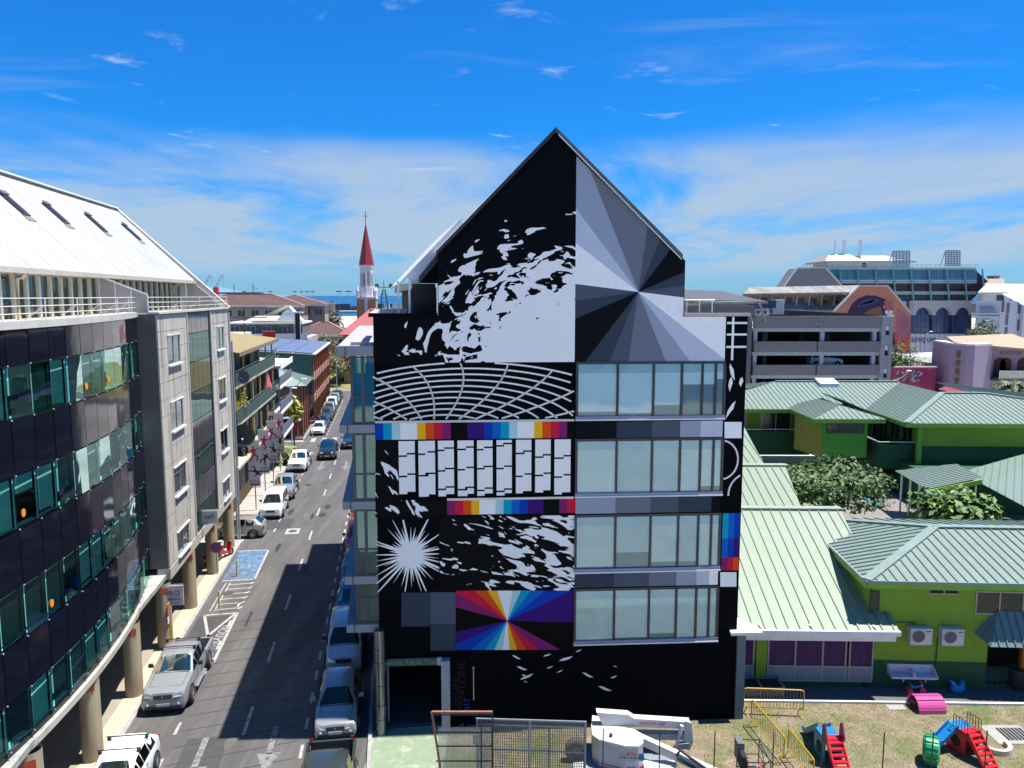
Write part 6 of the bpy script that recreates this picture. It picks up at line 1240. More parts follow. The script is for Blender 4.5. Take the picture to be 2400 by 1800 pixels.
m.box(-2.4, -.45, 1.3, -1.4, .45, 1.4); m.obj('tower', M('brown play tower', (.12, .035, .02), .7), t)
# ---------------------------------------------------------------- car park and the buildings behind the school
def zx(px, py, Y): q = PY(px, py, Y); return q.x, q.z
YC = 95.0; CPK = thing('car_park', 'grey multi storey car park with open decks and pale beams', 'building', (0, YC, 0), 0)
cpw = M('mauve grey louvre wall', (.34, .31, .31), .8, var=.06); wave_bump(cpw, 'Z', 5.0, .04); beam_m = M('pale beam', (.42, .47, .49), .7)
xa, xb, xc_ = zx(1768, 760, YC)[0], zx(2064, 760, YC)[0], zx(2091, 760, YC)[0]; ZL = lambda y: zx(1900, y, YC)[1]
for i, (a, b, c) in enumerate(((741, 769, 777), (800, 825, 833), (855, 879, 887), (909, 933, 941))):
    MB().box(xa, -.25, ZL(b), (xa+xb)/2-.08, 0, ZL(a)).obj('deck_wall', cpw, CPK); MB().box((xa+xb)/2+.08, -.25, ZL(b), xb, 0, ZL(a)).obj('deck_wall', cpw, CPK)
    MB().box(xa-.2, -.1, ZL(c), xb, .2, ZL(b)-.01).obj('beam', beam_m, CPK); MB().box(xa-.1, .3, ZL(c)-.05, xc_-.2, 30, ZL(c)+.3).obj('deck', M('deck concrete', (.25, .25, .24), .85), CPK)
m = MB()
for px in (1771, 1928, 2050): x = zx(px, 800, YC)[0]; MB().box(x-.25, .0, 0, x+.2, .5, ZL(745)).obj('column', beam_m, CPK)
for px in (1850, 2010):
    for y in (9, 18): x = zx(px, 800, YC)[0]; MB().box(x-.3, y, 0, x+.3, y+.6, ZL(745)).obj('column', beam_m, CPK)
MB().box(xa-2.2, -.6, 0, xa-.45, 28, ZL(738)).obj('stair_wall', M('stair tower grey', (.15, .15, .155), .8), CPK); MB().box(xa, 29, 0, xc_, 29.3, ZL(741)).obj('back_wall', M('dim deck wall', (.1, .1, .1), .8), CPK)
m = MB(); zs = [0, ZL(878), ZL(865), ZL(824), ZL(810), ZL(784), ZL(764), ZL(742)]
m.box(xb+.02, -.3, 0, xb+.55, .3, ZL(742)); m.box(xc_-.4, -.3, 0, xc_, .3, ZL(742))
for a, b in ((897, 885), (863, 833), (808, 785), (763, 741)): m.box(xb+.55, -.28, ZL(a), xc_-.4, .25, ZL(b))
m.box(xc_-.3, .3, 0, xc_, 29, ZL(742)); m.obj('end_block', M('pale grey render', (.36, .345, .34), .8), CPK)
for a, b in ((785, 764), (833, 809), (885, 864)): MB().box(xb+.6, -.2, (ZL(a)+ZL(b))/2, xc_-.45, -.15, ZL(b)).obj('shutter', white_p, CPK); MB().box(xb+.55, .3, ZL(a), xc_-.3, .34, ZL(b)).obj('opening', opn, CPK)
MB().box(xa, -.3, ZL(740), xb+.6, -.2, ZL(737)).obj('roof_edge', dark_in, CPK); MB().prism([(xa+4, 2, ZL(741)), (xb, 2, ZL(741)), (xb, 2, ZL(738)), (xa+4, 2, ZL(727))], (0, 14, 0)).obj('dark_roof', M('dark canopy roof', (.03, .03, .032), .6), CPK)
x, z = zx(1972, 853, YC+2); t = make_car('van', P_lblue, 'pale blue van parked on the middle deck of the car park', (x, YC+2.2, ZL(861)), R(90), name='parked_van', cat='van')
for i, (px, py, w_, h_, lab) in enumerate(((1764, 739, .95, .95, 'left of three air conditioners on the car park roof'), (1780, 739, .95, .95, 'middle of three air conditioners on the car park roof'), (1796, 739, .95, .95, 'right of three air conditioners on the car park roof'))):
    x, z = zx(px, py, 94); t = ac_unit(lab, 0, (x, 94.6, ZL(738)), 'air conditioners on the car park roof'); t.scale = (.95, 1, 1.0)
x, z = zx(1807, 722, 96); t = thing('water_tank', 'dark blue box tank raised above the car park roof', 'tank', (x, 96, 0), 0); MB().box(-.9, 0, zx(1, 722, 96)[1], .9, 1.6, zx(1, 704, 96)[1]).obj('tank', M('dark blue box', (.03, .05, .10), .6), t); m = MB(); m.bar((-.6, .5, 14.5), (-.2, .5, 16), .12, .12); m.bar((.6, .5, 14.5), (.6, .5, 16), .12, .12); m.bar((-.7, .5, 15.6), (.7, .5, 14.7), .1, .1); m.obj('stand', galv, t)
x, z = zx(1827, 730, 96); t = thing('cabinet', 'white cabinet beside the raised tank on the car park roof', 'cabinet', (x, 96, ZL(740)), 0); MB().box(-.5, 0, 0, .55, 1, 2.0).obj('case', white_p, t); MB().box(-.45, -.02, .1, .5, -.001, 1.9).obj('door', pale_conc, t)
# solar canopy behind the painted building
YS = 62; t = thing('canopy', 'dark sloping metal canopy on slanted struts behind the painted building', 'canopy', (0, YS, 0), 0)
a, b, c, d = [PY(px, py, Y_) - V(0, YS, 0) for px, py, Y_ in ((1560, 706, 56), (1800, 712, 66), (1690, 686, 84), (1560, 682, 76))]
m = MB(); m.prism([a, b, c, d], (0, 0, .18)); m.obj('roof', M('dark canopy sheet', (.075, .07, .072), .6), t); m = MB()
for k in range(6):
    p = a.lerp(b, .15+.15*k); m.bar(p, p+V(.9, 1, -1.6), .12, .12); m.bar(p+V(0, 4, .2), p+V(-.8, 4, -1.6), .12, .12)
m.obj('struts', steel, t); p0 = PY(1640, 733, 58); p1 = PY(1752, 712, 58); MB().box(p0.x, -4, 8, p1.x, 6, p1.z).obj('base_wall', M('white wall', (.5, .52, .54), .7), t); MB().box(p0.x-1, -4.6, p0.z-.2, p1.x+.4, -4.1, p0.z+.55).obj('lower_band', M('taupe band', (.17, .14, .13), .8), t); MB().box(p0.x-3, -4, 0, p1.x-2, 6, 8).obj('base', M('dim wall', (.1, .1, .1), .8), t)
MB().box(p0.x-.5, -4.2, p1.z, p1.x+.5, 6.2, p1.z+.15).obj('wall_cap', M('pale mint cap', (.27, .325, .24), .5), t)
# terraced building with a painted octagonal end wall
YO = 150; OB = thing('terraced_building', 'terraced block with stained grey roofs and a painted salmon octagonal end wall', 'building', (0, YO, 0), 0)
def O(px, py, Y=YO): q = PY(px, py, Y); return V(q.x, q.y-YO, q.z)
m = MB(); oct_ = [(1953, 731), (2012, 671), (2078, 671), (2134, 736), (2132, 940), (1953, 940)]; m.prism([O(*p) for p in oct_], (0, 1.2, 0)); m.obj('end_wall', M('salmon paint', (.46, .18, .125), .8, var=.12, vscale=.12), OB)
def paint_poly(name, pts, mat, lift): MB().poly([O(*p)-V(0, lift, 0) for p in pts]).obj(name, mat, OB, fixn=False)
paint_poly('painted_band', [(1955, 790), (2133, 775), (2132, 930), (1955, 930)], M('orange red paint', (.48, .06, .035), .8, var=.15, vscale=.2), .01)
paint_poly('painted_band', [(2104, 720), (2132, 745), (2133, 782), (2108, 800), (2098, 770)], M('mauve paint', (.35, .12, .16), .8, var=.2, vscale=.2), .02)
paint_poly('painted_hair', [(1985, 735), (1996, 714), (2010, 700), (2030, 692), (2052, 693), (2075, 701), (2090, 716), (2094, 740), (2092, 770), (2098, 800), (2110, 826), (2108, 900), (2070, 900), (2072, 780), (2066, 738)], M('violet black paint', (.022, .012, .04), .7), .03)
paint_poly('painted_face', [(2022, 736), (2040, 725), (2062, 718), (2070, 740), (2066, 790), (2030, 790)], M('brown skin paint', (.2, .085, .04), .7), .04)
hl = M('blue hair paint', (.05, .05, .16), .7)
for k in range(4): paint_poly('painted_strand', [(2008+8*k, 718-3*k), (2030+8*k, 700), (2034+9*k, 703), (2014+9*k, 722-3*k)], hl, .05)
def blossom(px, py, r, mt, nm):
    for k in range(5):
        a = 2*math.pi*k/5+.3; paint_poly(nm, [(px, py)]+[(px+r*math.cos(a+d)*s_, py+r*math.sin(a+d)*s_) for d, s_ in ((-.55, .7), (-.25, 1), (.25, 1), (.55, .7))], mt, .06+.004*k)
blossom(2082, 716, 14, M('red flower paint', (.40, .12, .09), .7), 'painted_petal'); blossom(2083, 738, 13, M('white flower paint', (.62, .58, .58), .7), 'painted_petal')
m = MB()
for p, q in (((1953, 731), (2012, 671)), ((2012, 671), (2078, 671)), ((2078, 671), (2134, 736))): m.bar(O(*p)+V(0, .3, .1), O(*q)+V(0, .3, .1), 1.6, .25)
m.obj('edge_coping', pale_conc, OB); stain = M('stained fibre roof', (.26, .25, .225), .85, var=.2, vscale=.2, dirt=((.13, .125, .115), .35, .45, .65, (1.6, .3, .3)))
m = MB(); m.prism([O(1741, 692), O(1990, 688), O(2008, 672, YO+5), O(1757, 677, YO+5)], (0, 0, .3)); m.obj('upper_roof', stain, OB); m = MB(); m.prism([O(1748, 727), O(1955, 731), O(1978, 712, YO+3), O(1762, 709, YO+3)], (0, 0, .3)); m.obj('lower_roof', stain, OB)
a, b = O(1745, 712, YO+2.5), O(1985, 690, YO+2.5); MB().box(a.x, 2.6, a.z-1, b.x, 4, b.z).obj('gallery_wall', M('tan gallery wall', (.36, .23, .16), .85, var=.15), OB); MB().box(a.x, 1, 0, b.x, 30, a.z-1).obj('body', M('off white wall', (.42, .42, .44), .8), OB)
for k in range(8):
    x = a.x+1.4+2.45*k; window(OB, x, 2.55, a.z-.2, 1.1, 1.4, frame_d, far_glass, 1); MB().bar((x+1.0, 1.2, a.z-.3), (x+1.7, 2.6, b.z-.05), .14, .25).obj('fin', white_p, OB)
leafy('roof_plants', O(1950, 705, YO+1.5), 1.7, 420, .18, leaf_mats('roof plant', (.16, .22, .04)), OB, 5, (2.2, .6, .7))
YG = 200; t = thing('slate_gable_building', 'plain grey trapezoid gable rising behind the terraced block', 'building', (0, YG, 0), 0)
m = MB(); m.prism([PY(px, py, YG)-V(0, YG, 0) for px, py in ((1838, 671), (1868, 629), (1934, 628), (1973, 672), (1973, 760), (1838, 760))], (0, 6, 0)); m.obj('gable_wall', M('slate grey wall', (.17, .175, .19), .7), t); m = MB()
for p, q in (((1838, 671), (1868, 629)), ((1868, 629), (1934, 628)), ((1934, 628), (1973, 672))): m.bar(PY(*p, YG)-V(0, YG+.2, -.1), PY(*q, YG)-V(0, YG+.2, -.1), .6, .3)
m.obj('edge_trim', pale_conc, t)
# blue glass block
YB = 215; BB = thing('blue_glass_building', 'stepped office block in blue glass over grey arches with roof screens', 'building', (0, YB, 0), 0)
def Q(px, py, Y=YB): q = PY(px, py, Y); return V(q.x, q.y-YB, q.z)
bgl = M('blue glass', (.03, .13, .20), .12, spec=.8, var=.35, vscale=.3); bgd = M('deep blue glass', (.012, .035, .11), .12, spec=.7, var=.3, vscale=.4); tealf = M('teal frame', (.10, .28, .33), .5); gband = M('grey blue band', (.34, .42, .46), .7)
MB().prism([Q(1935, 632), Q(2285, 632), Q(2318, 662), Q(2275, 706), Q(1935, 706)], (0, 20, 0)).obj('core', dark_in, BB)
def row(y0, y1, n, mat, nm, lift, x0=1938, x1=2290, skew=0):
    for i in range(n):
        a, b = x0+(x1-x0)*i/n, x0+(x1-x0)*(i+1)/n; MB().prism([Q(a+.25, y1), Q(b-.25, y1), Q(b-.25-skew, y0), Q(a+.25-skew, y0)], (0, -lift, 0)).obj(nm, mat, BB)
row(633, 641, 22, M('teal louvre glass', (.035, .16, .18), .2), 'pane', .1); row(641, 656, 22, bgl, 'pane', .15); row(664, 683, 48, M('dark red brown glass', (.03, .018, .02), .15, var=.5, vscale=.5), 'pane', .12); row(690, 704, 44, M('dim glass', (.03, .04, .045), .15, var=.5, vscale=.5), 'pane', .12, 1938, 2276)
for y0, y1 in ((656, 660), (661, 664), (683, 686), (687, 690)): m = MB(); m.prism([Q(1936, y1), Q(2286, y1), Q(2286, y0), Q(1936, y0)], (0, -.6, 0)); m.obj('floor_band', gband, BB)
for k in range(9): px = 1966+41.5*k; MB().bar(Q(px, 630)-V(0, .8, 0), Q(px+4, 704)-V(0, 1.2, 0), .35, .35).obj('rib', tealf, BB)
MB().prism([Q(1935, 632), Q(2288, 632), Q(2288, 627), Q(1935, 627)], (0, 22, 0)).obj('roof_edge', gband, BB); m = MB()
for k in range(40): m.bar(Q(1880+10.4*k, 627), Q(1880+10.4*k, 620), .08, .08)
for y in (620, 623.5): m.bar(Q(1880, y), Q(2296, y), .08, .08)
m.obj('roof_railing', galv, BB)
agrey = M('arcade grey', (.34, .34, .36), .8)
cs = (2157, 2203, 2250); rr = 19
for i, c in enumerate(cs):                                  # pier and spandrel of each arch, then its glass
    x0, x1 = (2132, 2180) if i == 0 else (2180, 2227) if i == 1 else (2227, 2277)
    arc = [(c-rr*math.cos(R(a)), 738-rr*.95*math.sin(R(a))) for a in range(0, 181, 15)]
    MB().prism([Q(x0, 704.5), Q(x0, 738)]+[Q(*p) for p in arc]+[Q(x1, 738), Q(x1, 704.5)], (0, -2, 0)).obj('arch_wall', agrey, BB)
    for k in range(4):
        for j in range(4): a, b = c-rr+2*rr*k/4, c-rr+2*rr*(k+1)/4; y0, y1 = 720+15*j, 735+15*j; MB().prism([Q(a+.3, y1-.3), Q(b-.3, y1-.3), Q(b-.3, y0+.3), Q(a+.3, y0+.3)], (0, -.3, 0)).obj('pane', bgd, BB)
    MB().prism([Q(x0, 738), Q(c-rr, 738), Q(c-rr, 781), Q(x0, 781)], (0, -.8, 0)).obj('blue_pier', M('blue pier', (.012, .035, .11), .5), BB)
MB().prism([Q(2132, 704), Q(2277, 704), Q(2277, 781), Q(2132, 781)], (0, 2, 0)).obj('backing', M('deep blue frame', (.01, .016, .045), .5), BB)
for k in range(13): a = 2132+11.2*k; MB().prism([Q(a+.5, 850), Q(a+10.7, 850), Q(a+10.7, 782), Q(a+.5, 782)], (0, -.6, 0)).obj('wall_panel', M('white wall panel', (.44, .45, .47), .7), BB)
MB().prism([Q(2132, 850), Q(2278, 850), Q(2278, 781), Q(2132, 781)], (0, .5, 0)).obj('panel_backing', dark_in, BB)
q = Q(2153, 795); text('lettering', 'Banque', 2.6, M('bank blue', (.02, .04, .22), .6), BB, (q.x, -1.0, q.z), sx=1.15)
crf = M('cream pavilion roof', (.33, .31, .255), .6)
def pav(x0, x1, xt0, xt1, y0, y1, D):
    a = [Q(x0, y1, YB+D), Q(x1, y1, YB+D)]; b = [Q(xt0, y0, YB+D), Q(xt1, y0, YB+D)]; m = MB(); m.prism([a[0], a[1], a[1]+V(0, 14, 0), a[0]+V(0, 14, 0)], (0, 0, .4)); m.poly([a[0], a[1], b[1]+V(0, 4, 0), b[0]+V(0, 4, 0)]); m.poly([a[1], a[1]+V(0, 14, 0), b[1]+V(0, 10, 0), b[1]+V(0, 4, 0)]); m.poly([a[0]+V(0, 14, 0), a[0], b[0]+V(0, 4, 0), b[0]+V(0, 10, 0)]); m.poly([b[0]+V(0, 4, 0), b[1]+V(0, 4, 0), b[1]+V(0, 10, 0), b[0]+V(0, 10, 0)]); m.obj('pavilion_roof', crf, BB)
    MB().box(a[0].x+1.5, a[0].y+1, a[0].z-2.5, a[1].x-1.5, a[0].y+12, a[0].z).obj('pavilion_wall', pale_conc, BB)
pav(1932, 2037, 1956, 2005, 594, 615, 6); pav(2022, 2147, 2030, 2090, 597, 615, 9)
for (x0, x1, y0, y1) in ((2093, 2132, 589, 624), (2216, 2250, 588, 622)):
    m = MB()
    for k in range(9): a, b = Q(x0, y0+(y1-y0)*k/8, YB+2), Q(x1, y0+(y1-y0)*k/8, YB+2); m.bar(a, b, .18, .35)
    for k in range(6): a, b = Q(x0+(x1-x0)*k/5, y0, YB+2), Q(x0+(x1-x0)*k/5, y1+3, YB+2); m.bar(a, b, .22, .22)
    m.bar(Q(x0, y0, YB+2), Q(x0-12, y1, YB+6), .2, .2); m.obj('roof_screen', M('screen slats', (.2, .27, .30), .6), BB)
for px in (1955, 1974, 1979, 2012, 2016):
    t = thing('antenna', {1955: 'lone white panel antenna left on the cream pavilion roof', 1974: 'left one of the middle antenna pair on the pavilion roof', 1979: 'right one of the middle antenna pair on the pavilion roof', 2012: 'left one of the right antenna pair on the pavilion roof', 2016: 'right one of the right antenna pair on the pavilion roof'}[px], 'antenna', (PY(px, 600, YB+10).x, YB+10, PY(px, 600, YB+10).z-1), 0, 'antennas on the pavilion roof'); MB().cyl((0, 0, 0), .1, 5, 6).obj('pole', galv, t); MB().box(-.28, -.3, 2, .28, -.1, 5.6).obj('panel', white_p, t)
# roofs and houses at the right edge
YR = 205; t = thing('white_roofed_block', 'long block with white roof and a small brown turret at the right edge', 'building', (0, YR, 0), 0)
def Z(px, py, Y=YR): q = PY(px, py, Y); return V(q.x, q.y-YR, q.z)
m = MB(); m.prism([Z(2291, 688), Z(2480, 688), Z(2480, 668, YR+8), Z(2312, 667, YR+8)], (0, 0, .3)); m.obj('roof', M('pale grey roof', (.34, .34, .325), .6), t); m = MB(); m.prism([Z(2311, 667, YR+8), Z(2357, 667, YR+8), Z(2352, 653, YR+12), Z(2320, 653, YR+12)], (0, 3, 0)); m.prism([Z(2330, 653, YR+12), Z(2342, 653, YR+12), Z(2344, 646, YR+12), Z(2328, 646, YR+12)], (0, 3, 0)); m.obj('turret', M('pinkish brown turret', (.27, .21, .19), .8), t)
a = Z(2296, 712); b = Z(2480, 689); MB().box(a.x+1, .5, 0, b.x, 3, b.z).obj('wall', M('pale wall', (.44, .44, .45), .8), t)
for px in (2347, 2378, 2395): q = Z(px, 697); window(t, q.x, .45, q.z-.9, 2.0, 1.5, frame_d, far_glass, 1)
YP = 175; t = thing('pale_blue_building', 'pale blue fronted building with an arched panel behind the leafy tree', 'building', (0, YP, 0), 0)
def Zp(px, py, Y=YP): q = PY(px, py, Y); return V(q.x, q.y-YP, q.z)
a, b = Zp(2277, 900), Zp(2346, 705); MB().box(a.x+.8, 0, 0, b.x, 1.5, b.z).obj('wall', M('pale blue wall', (.30, .36, .43), .8), t); a, b = Zp(2296, 727), Zp(2330, 719); MB().box(a.x, -.2, a.z, b.x, -.01, b.z).obj('window_panel', M('mauve panel', (.2, .15, .24), .5), t); m = MB()
for y in (711, 737, 745): p, q = Zp(2276, y), Zp(2346, y-4); m.box(p.x, -.4, p.z, q.x, -.01, q.z)
m.obj('bands', M('pale blue band', (.38, .44, .5), .8), t)
YW = 150; t = thing('white_building', 'plain white building with tall slit windows at the right edge', 'building', (0, YW, 0), 0)
def Zw(px, py, Y=YW): q = PY(px, py, Y); return V(q.x, q.y-YW, q.z)
wbm_ = M('blue white wall', (.50, .52, .57), .8, var=.05); a, b, c = Zw(2341, 900), Zw(2392, 706), Zw(2480, 716); MB().box(a.x+.6, 0, 0, b.x, 2, b.z).obj('wall', wbm_, t); MB().box(b.x+.05, -1, 0, c.x, 3, c.z).obj('side_block', wbm_, t); MB().prism([(b.x-.4, -1.2, c.z), (c.x, -1.2, c.z), (c.x, 5, c.z+3.2), (b.x-.4, 5, c.z+2)], (0, 0, .25)).obj('roof', white_p, t)
slit = MB().box(-.28, -.1, 0, .28, -.02, 2.1).mesh('slit_window', M('slit glass', (.1, .11, .13), .3))
for px, py in ((2349, 731), (2361, 735), (2388, 735), (2358, 762), (2356, 792), (2386, 775)): q = Zw(px, py); link('slit_window', slit, t, (q.x, -.02, q.z))
q = PY(2308, 790, 140); tree('tall leafy tree in front of the pale blue building', (q.x, 140, 0), 7, 4.0, 'blue tree', (.085, .11, .035), 5200, .24, (.85, .85, 1.0), 17, None, cz=9.0)
q = PY(2105, 850, 112); tree('bright green tree between the car park and the magenta wall', (q.x, 112, 0), 4.2, 4.6, 'car park tree', (.085, .14, .025), 6000, .19, (.75, .8, .95), 19, None, cz=6.4)
YM = 108; t = thing('magenta_wall_building', 'low building with magenta side wall covered in grey blue graffiti', 'building', (0, YM, 0), 0)
def Zm(px, py, Y=YM): q = PY(px, py, Y); return V(q.x, q.y-YM, q.z)
a, b = Zm(2095, 940), Zm(2194, 862); MB().box(a.x, 0, 0, b.x, 12, b.z).obj('wall', M('magenta wall', (.27, .022, .10), .8, var=.1, dirt=((.42, .07, .04), .35, .5, .7, (1, 1, 1))), t); MB().box(a.x-.1, -.15, b.z, b.x+.1, .3, b.z+.2).obj('coping', pale_conc, t)
rng = random.Random(41); gm_ = [M('graffiti grey', (.22, .25, .29), .7), M('graffiti navy', (.03, .05, .11), .7), M('graffiti pale', (.42, .44, .47), .7)]
for k in range(26):                                         # loose tangle of spray strokes, no readable word
    px, py = rng.uniform(2102, 2160), rng.uniform(870, 893); q = Zm(px, py); L_, a_ = rng.uniform(.5, 1.4), rng.uniform(-.2, 1.3)
    MB().poly([(q.x+math.cos(a_)*L_*u-math.sin(a_)*v*.22, -.012-.0015*k, q.z+math.sin(a_)*L_*u+math.cos(a_)*v*.22) for u, v in ((-.5, -.2), (0, -.9), (.5, 0), (.1, .8))]).obj('spray_stroke', gm_[k % 3], t, fixn=False)
t = thing('grey_green_house', 'pale grey green house with red shuttered windows beside the magenta wall', 'building', (0, 112, 0), 0)
a, b = PY(2193, 930, 112), PY(2230, 855, 112); MB().box(a.x, 0, 0, b.x+4, 10, b.z).obj('wall', M('grey green wall', (.30, .36, .33), .8), t); MB().box(a.x-1, -.6, b.z, b.x+4, 10, b.z+.25).obj('roof', M('pale mint cap', (.27, .325, .24), .5), t)
for px in (2197, 2220): q = PY(px, 880, 112); window(t, q.x, -.02, q.z, 1.0, .9, M('red shutter', (.3, .02, .03), .6), M('red pane', (.22, .015, .02), .4), 0)
a = PY(2193, 895, 111); MB().prism([(a.x-.5, -3, a.z-1), (a.x+5, -3, a.z-1), (a.x+5, 0, a.z), (a.x-.5, 0, a.z)], (0, 0, .1)).obj('lean_to', M('pale mint cap', (.27, .325, .24), .5), t)
for i, (px, py, Y, w_, c, lab) in enumerate(((2180, 836, 125, 9, (.42, .42, .44), 'low shed with white sheet roof behind the graffiti wall'), (2205, 846, 120, 6, (.3, .2, .19), 'low shed with brown sheet roof beside the white roofed shed'))):
    q = PY(px, py, Y); t = thing('shed', lab, 'shed', (q.x, Y, 0), .15); MB().prism([(-w_/2, 0, q.z-.8), (w_/2, 0, q.z-.6), (w_/2, 4, q.z+.3), (-w_/2, 4, q.z+.1)], (0, 0, .15)).obj('roof', M('shed roof %d' % i, c, .6), t); MB().box(-w_/2+.3, .4, 0, w_/2-.3, 3.8, q.z-.9).obj('wall', M('dim wall', (.1, .1, .1), .8), t)
# mauve building
YV = 104; MV = thing('mauve_building', 'mauve building with bronze characters on its corner tower and an arched balcony wing', 'building', (0, YV, 0), 0)
def U(px, py, Y=YV): q = PY(px, py, Y); return V(q.x, q.y-YV, q.z)
mv = M('mauve render', (.29, .225, .30), .85, var=.06)
A, B2, C2, D2 = U(2229, 808, YV+2.5), U(2266, 808, YV), U(2286, 808, YV-.6), U(2326, 811, YV+1.2)
foot = [V(p.x, p.y, 0) for p in (A, B2, C2, D2)]; MB().prism(foot+[V(D2.x+.5, 9, 0), V(A.x+1, 9, 0)], (0, 0, A.z)).obj('tower', mv, MV); MB().prism([p+V(0, 0, A.z) for p in foot]+[V(D2.x+.5, 9, A.z), V(A.x+1, 9, A.z)], (0, 0, .25)).obj('tower_cap', pale_conc, MV)
m_b = M('bronze letter', (.20, .12, .06), .6); dirv = (foot[1]-foot[0]).normalized(); nv = V(dirv.y, -dirv.x, 0)
for i, py in enumerate((834, 855, 875, 896)):
    c = foot[0].lerp(foot[1], .53)+V(0, 0, U(2247, py).z)+nv*.06; rng = random.Random(50+i); m = MB(); w_, h_ = .36, .36
    for k in range(3): z = -h_+h_*(k+.5)*.66; m.bar(c-dirv*w_+V(0, 0, z+.25), c+dirv*w_+V(0, 0, z+.25), .1, .13)
    for k in range(2): x = (-.55, .5)[k]*w_*rng.uniform(.6, 1.1); m.bar(c+dirv*x+V(0, 0, -h_), c+dirv*x+V(0, 0, h_), .12, .1)
    m.bar(c+V(0, 0, -.1), c+dirv*w_*(1, -1, 1, -1)[i]+V(0, 0, -h_), .1, .12); m.obj('character', m_b, MV)
a, b = U(2325, 812), U(2470, 830); zt = A.z-.4; MB().box(D2.x+.6, 2.6, 0, b.x, 10, zt).obj('wing_wall', mv, MV); zf = U(2330, 888).z
MB().prism([(A.x+.3, 2, zt+.55), (b.x, -1.2, zt-.5), (b.x, 9, zt+1.4), (A.x+3, 9, zt+1.0)], (0, 0, .2)).obj('wing_roof', M('tan wing roof', (.36, .26, .17), .7), MV); MB().box(D2.x+.55, .2, zf-.35, b.x, 2.6, zf).obj('balcony_floor', M('dim mauve', (.14, .11, .13), .8), MV)
MB().box(D2.x+.6, .2, zf+.05, b.x, .26, zf+1.0).obj('balcony_glass', glass('balcony glass', (.5, .5, .58), .15), MV); m = MB()
for k in range(7): m.bar((D2.x+.6+1.4*k, .18, zf), (D2.x+.6+1.4*k, .18, zf+1.05), .06, .06)
m.bar((D2.x+.6, .18, zf+1.05), (b.x, .18, zf+1.05), .07, .07); m.obj('balcony_rail', white_p, MV)
for (px, z0) in ((2344, zf), (2358, zf), (2345, 0), (2400, zf)):
    x = U(px, 850, YV+2.5).x; MB().prism([(x-.8, 2.52, z0+.05), (x+.8, 2.52, z0+.05)]+[(x+.8*math.cos(R(a)), 2.52, z0+1.9+.8*math.sin(R(a))) for a in range(0, 181, 20)], (0, .07, 0)).obj('arched_door', M('dark red arch', (.05, .012, .012), .7), MV)
q = U(2390, 838, YV+2.5); text('lettering', 'KUO MIN TANG', .75, M('grey brown letter', (.16, .13, .12), .7), MV, (q.x, 2.5, zt-.75))
t = thing('red_roof', 'strip of faded red sheet roof behind the school wing', 'building', (0, 0, 0), 0); plane_sheets(t, [PY(2200, 912, 84), PY(2345, 953, 80), PY(2335, 938, 84), PY(2215, 909, 87)], (0, 1, .3), .5, [pink], parts=False); a = PY(2270, 935, 84); MB().box(a.x-5, 81, 0, a.x+5, 84, a.z-1.2).obj('wall', M('dim wall', (.1, .1, .1), .8), t)
for i, (px, py, Y, h, L_, lab) in enumerate(((2290, 930, 92, 5.2, 2.0, 'slim palm in front of the mauve tower'), (2378, 905, 86, 6.6, 2.6, 'dark palm at the right edge below the balcony'), (2398, 930, 84, 5.8, 2.6, 'lower dark palm at the right edge'))):
    q = PY(px, py, Y); palm(lab, (q.x, Y, 0), q.z, 60+i, 16, L_, (.06, .10, .025))
q = PY(2360, 960, 90); tree('dark bush mass under the palms at the right edge', (q.x, 90, 0), 1.5, 4.5, 'palm bush', (.05, .08, .025), 1400, .3, (1.3, .8, .6), 23, None, cz=4)
street_lamp('curved street lamp in front of the graffiti wall', (PY(2094, 900, 98).x, 98, 0), 0, PY(2094, 884, 98).z-.3, 1.6)
street_lamp('lamp whose white head shows above the school wing roof', (PY(2345, 944, 78).x, 78, 0), math.pi, PY(2345, 945, 78).z-.8, 1.0)
street_lamp('thin lamp in front of the white panel wall', (PY(2206, 800, 130).x, 130, 0), math.pi, PY(2206, 800, 130).z-.6, .5); street_lamp('lamp in front of the blue arches', (PY(2172, 780, 160).x, 160, 0), 0, PY(2172, 776, 160).z-.5, .6)
# ---------------------------------------------------------------- yard things, fence, lift
def mesh_wires(m, x0, x1, z0, z1, y, p, w=.011):            # expanded metal: two sets of slanting strands
    d = z1-z0; k = x0-d
    while k < x1:
        for s_ in (1, -1):
            a, b = V(k, 0, z0), V(k+d, 0, z1)
            if s_ < 0: a, b = V(k, 0, z1), V(k+d, 0, z0)
            t0, t1 = max(0, (x0-k)/d), min(1, (x1-k)/d)
            if t1 > t0: p0, p1 = a.lerp(b, t0), a.lerp(b, t1); n = V(-(p1-p0).z, 0, (p1-p0).x).normalized()*w; m.poly([p0-n+V(0, y, 0), p1-n+V(0, y, 0), p1+n+V(0, y, 0), p0+n+V(0, y, 0)])
        k += p
YF = 25.0
a = PY(1012, 1669, YF); b = PY(1154, 1669, YF); t = thing('leaning_gate', 'rusty framed wire mesh gate panel standing beside the green floor', 'gate', (a.x, YF, 0), 0); w_, h_ = b.x-a.x, a.z
rust = M('rusty red frame', (.34, .12, .07), .75, var=.25, vscale=5, dirt=((.3, .22, .18), 6, .55, .75, (1, 1, 1))); m = MB(); m.bar((0, 0, h_), (w_, 0, h_), .07, .07); m.bar((0, 0, h_), (.40, 0, .0), .07, .07); m.obj('frame', rust, t)
m = MB(); m.bar((w_, 0, h_), (w_, 0, 0), .05, .05)
for z in (h_-.75, h_-1.25, h_-1.8, h_-2.4): m.bar((.12, 0, z), (w_, 0, z), .035, .035)
m.bar((.05, 0, h_-.1), (w_, 0, h_-.1), .03, .03); m.obj('dark_bars', M('dark green bar', (.012, .03, .028), .5), t)
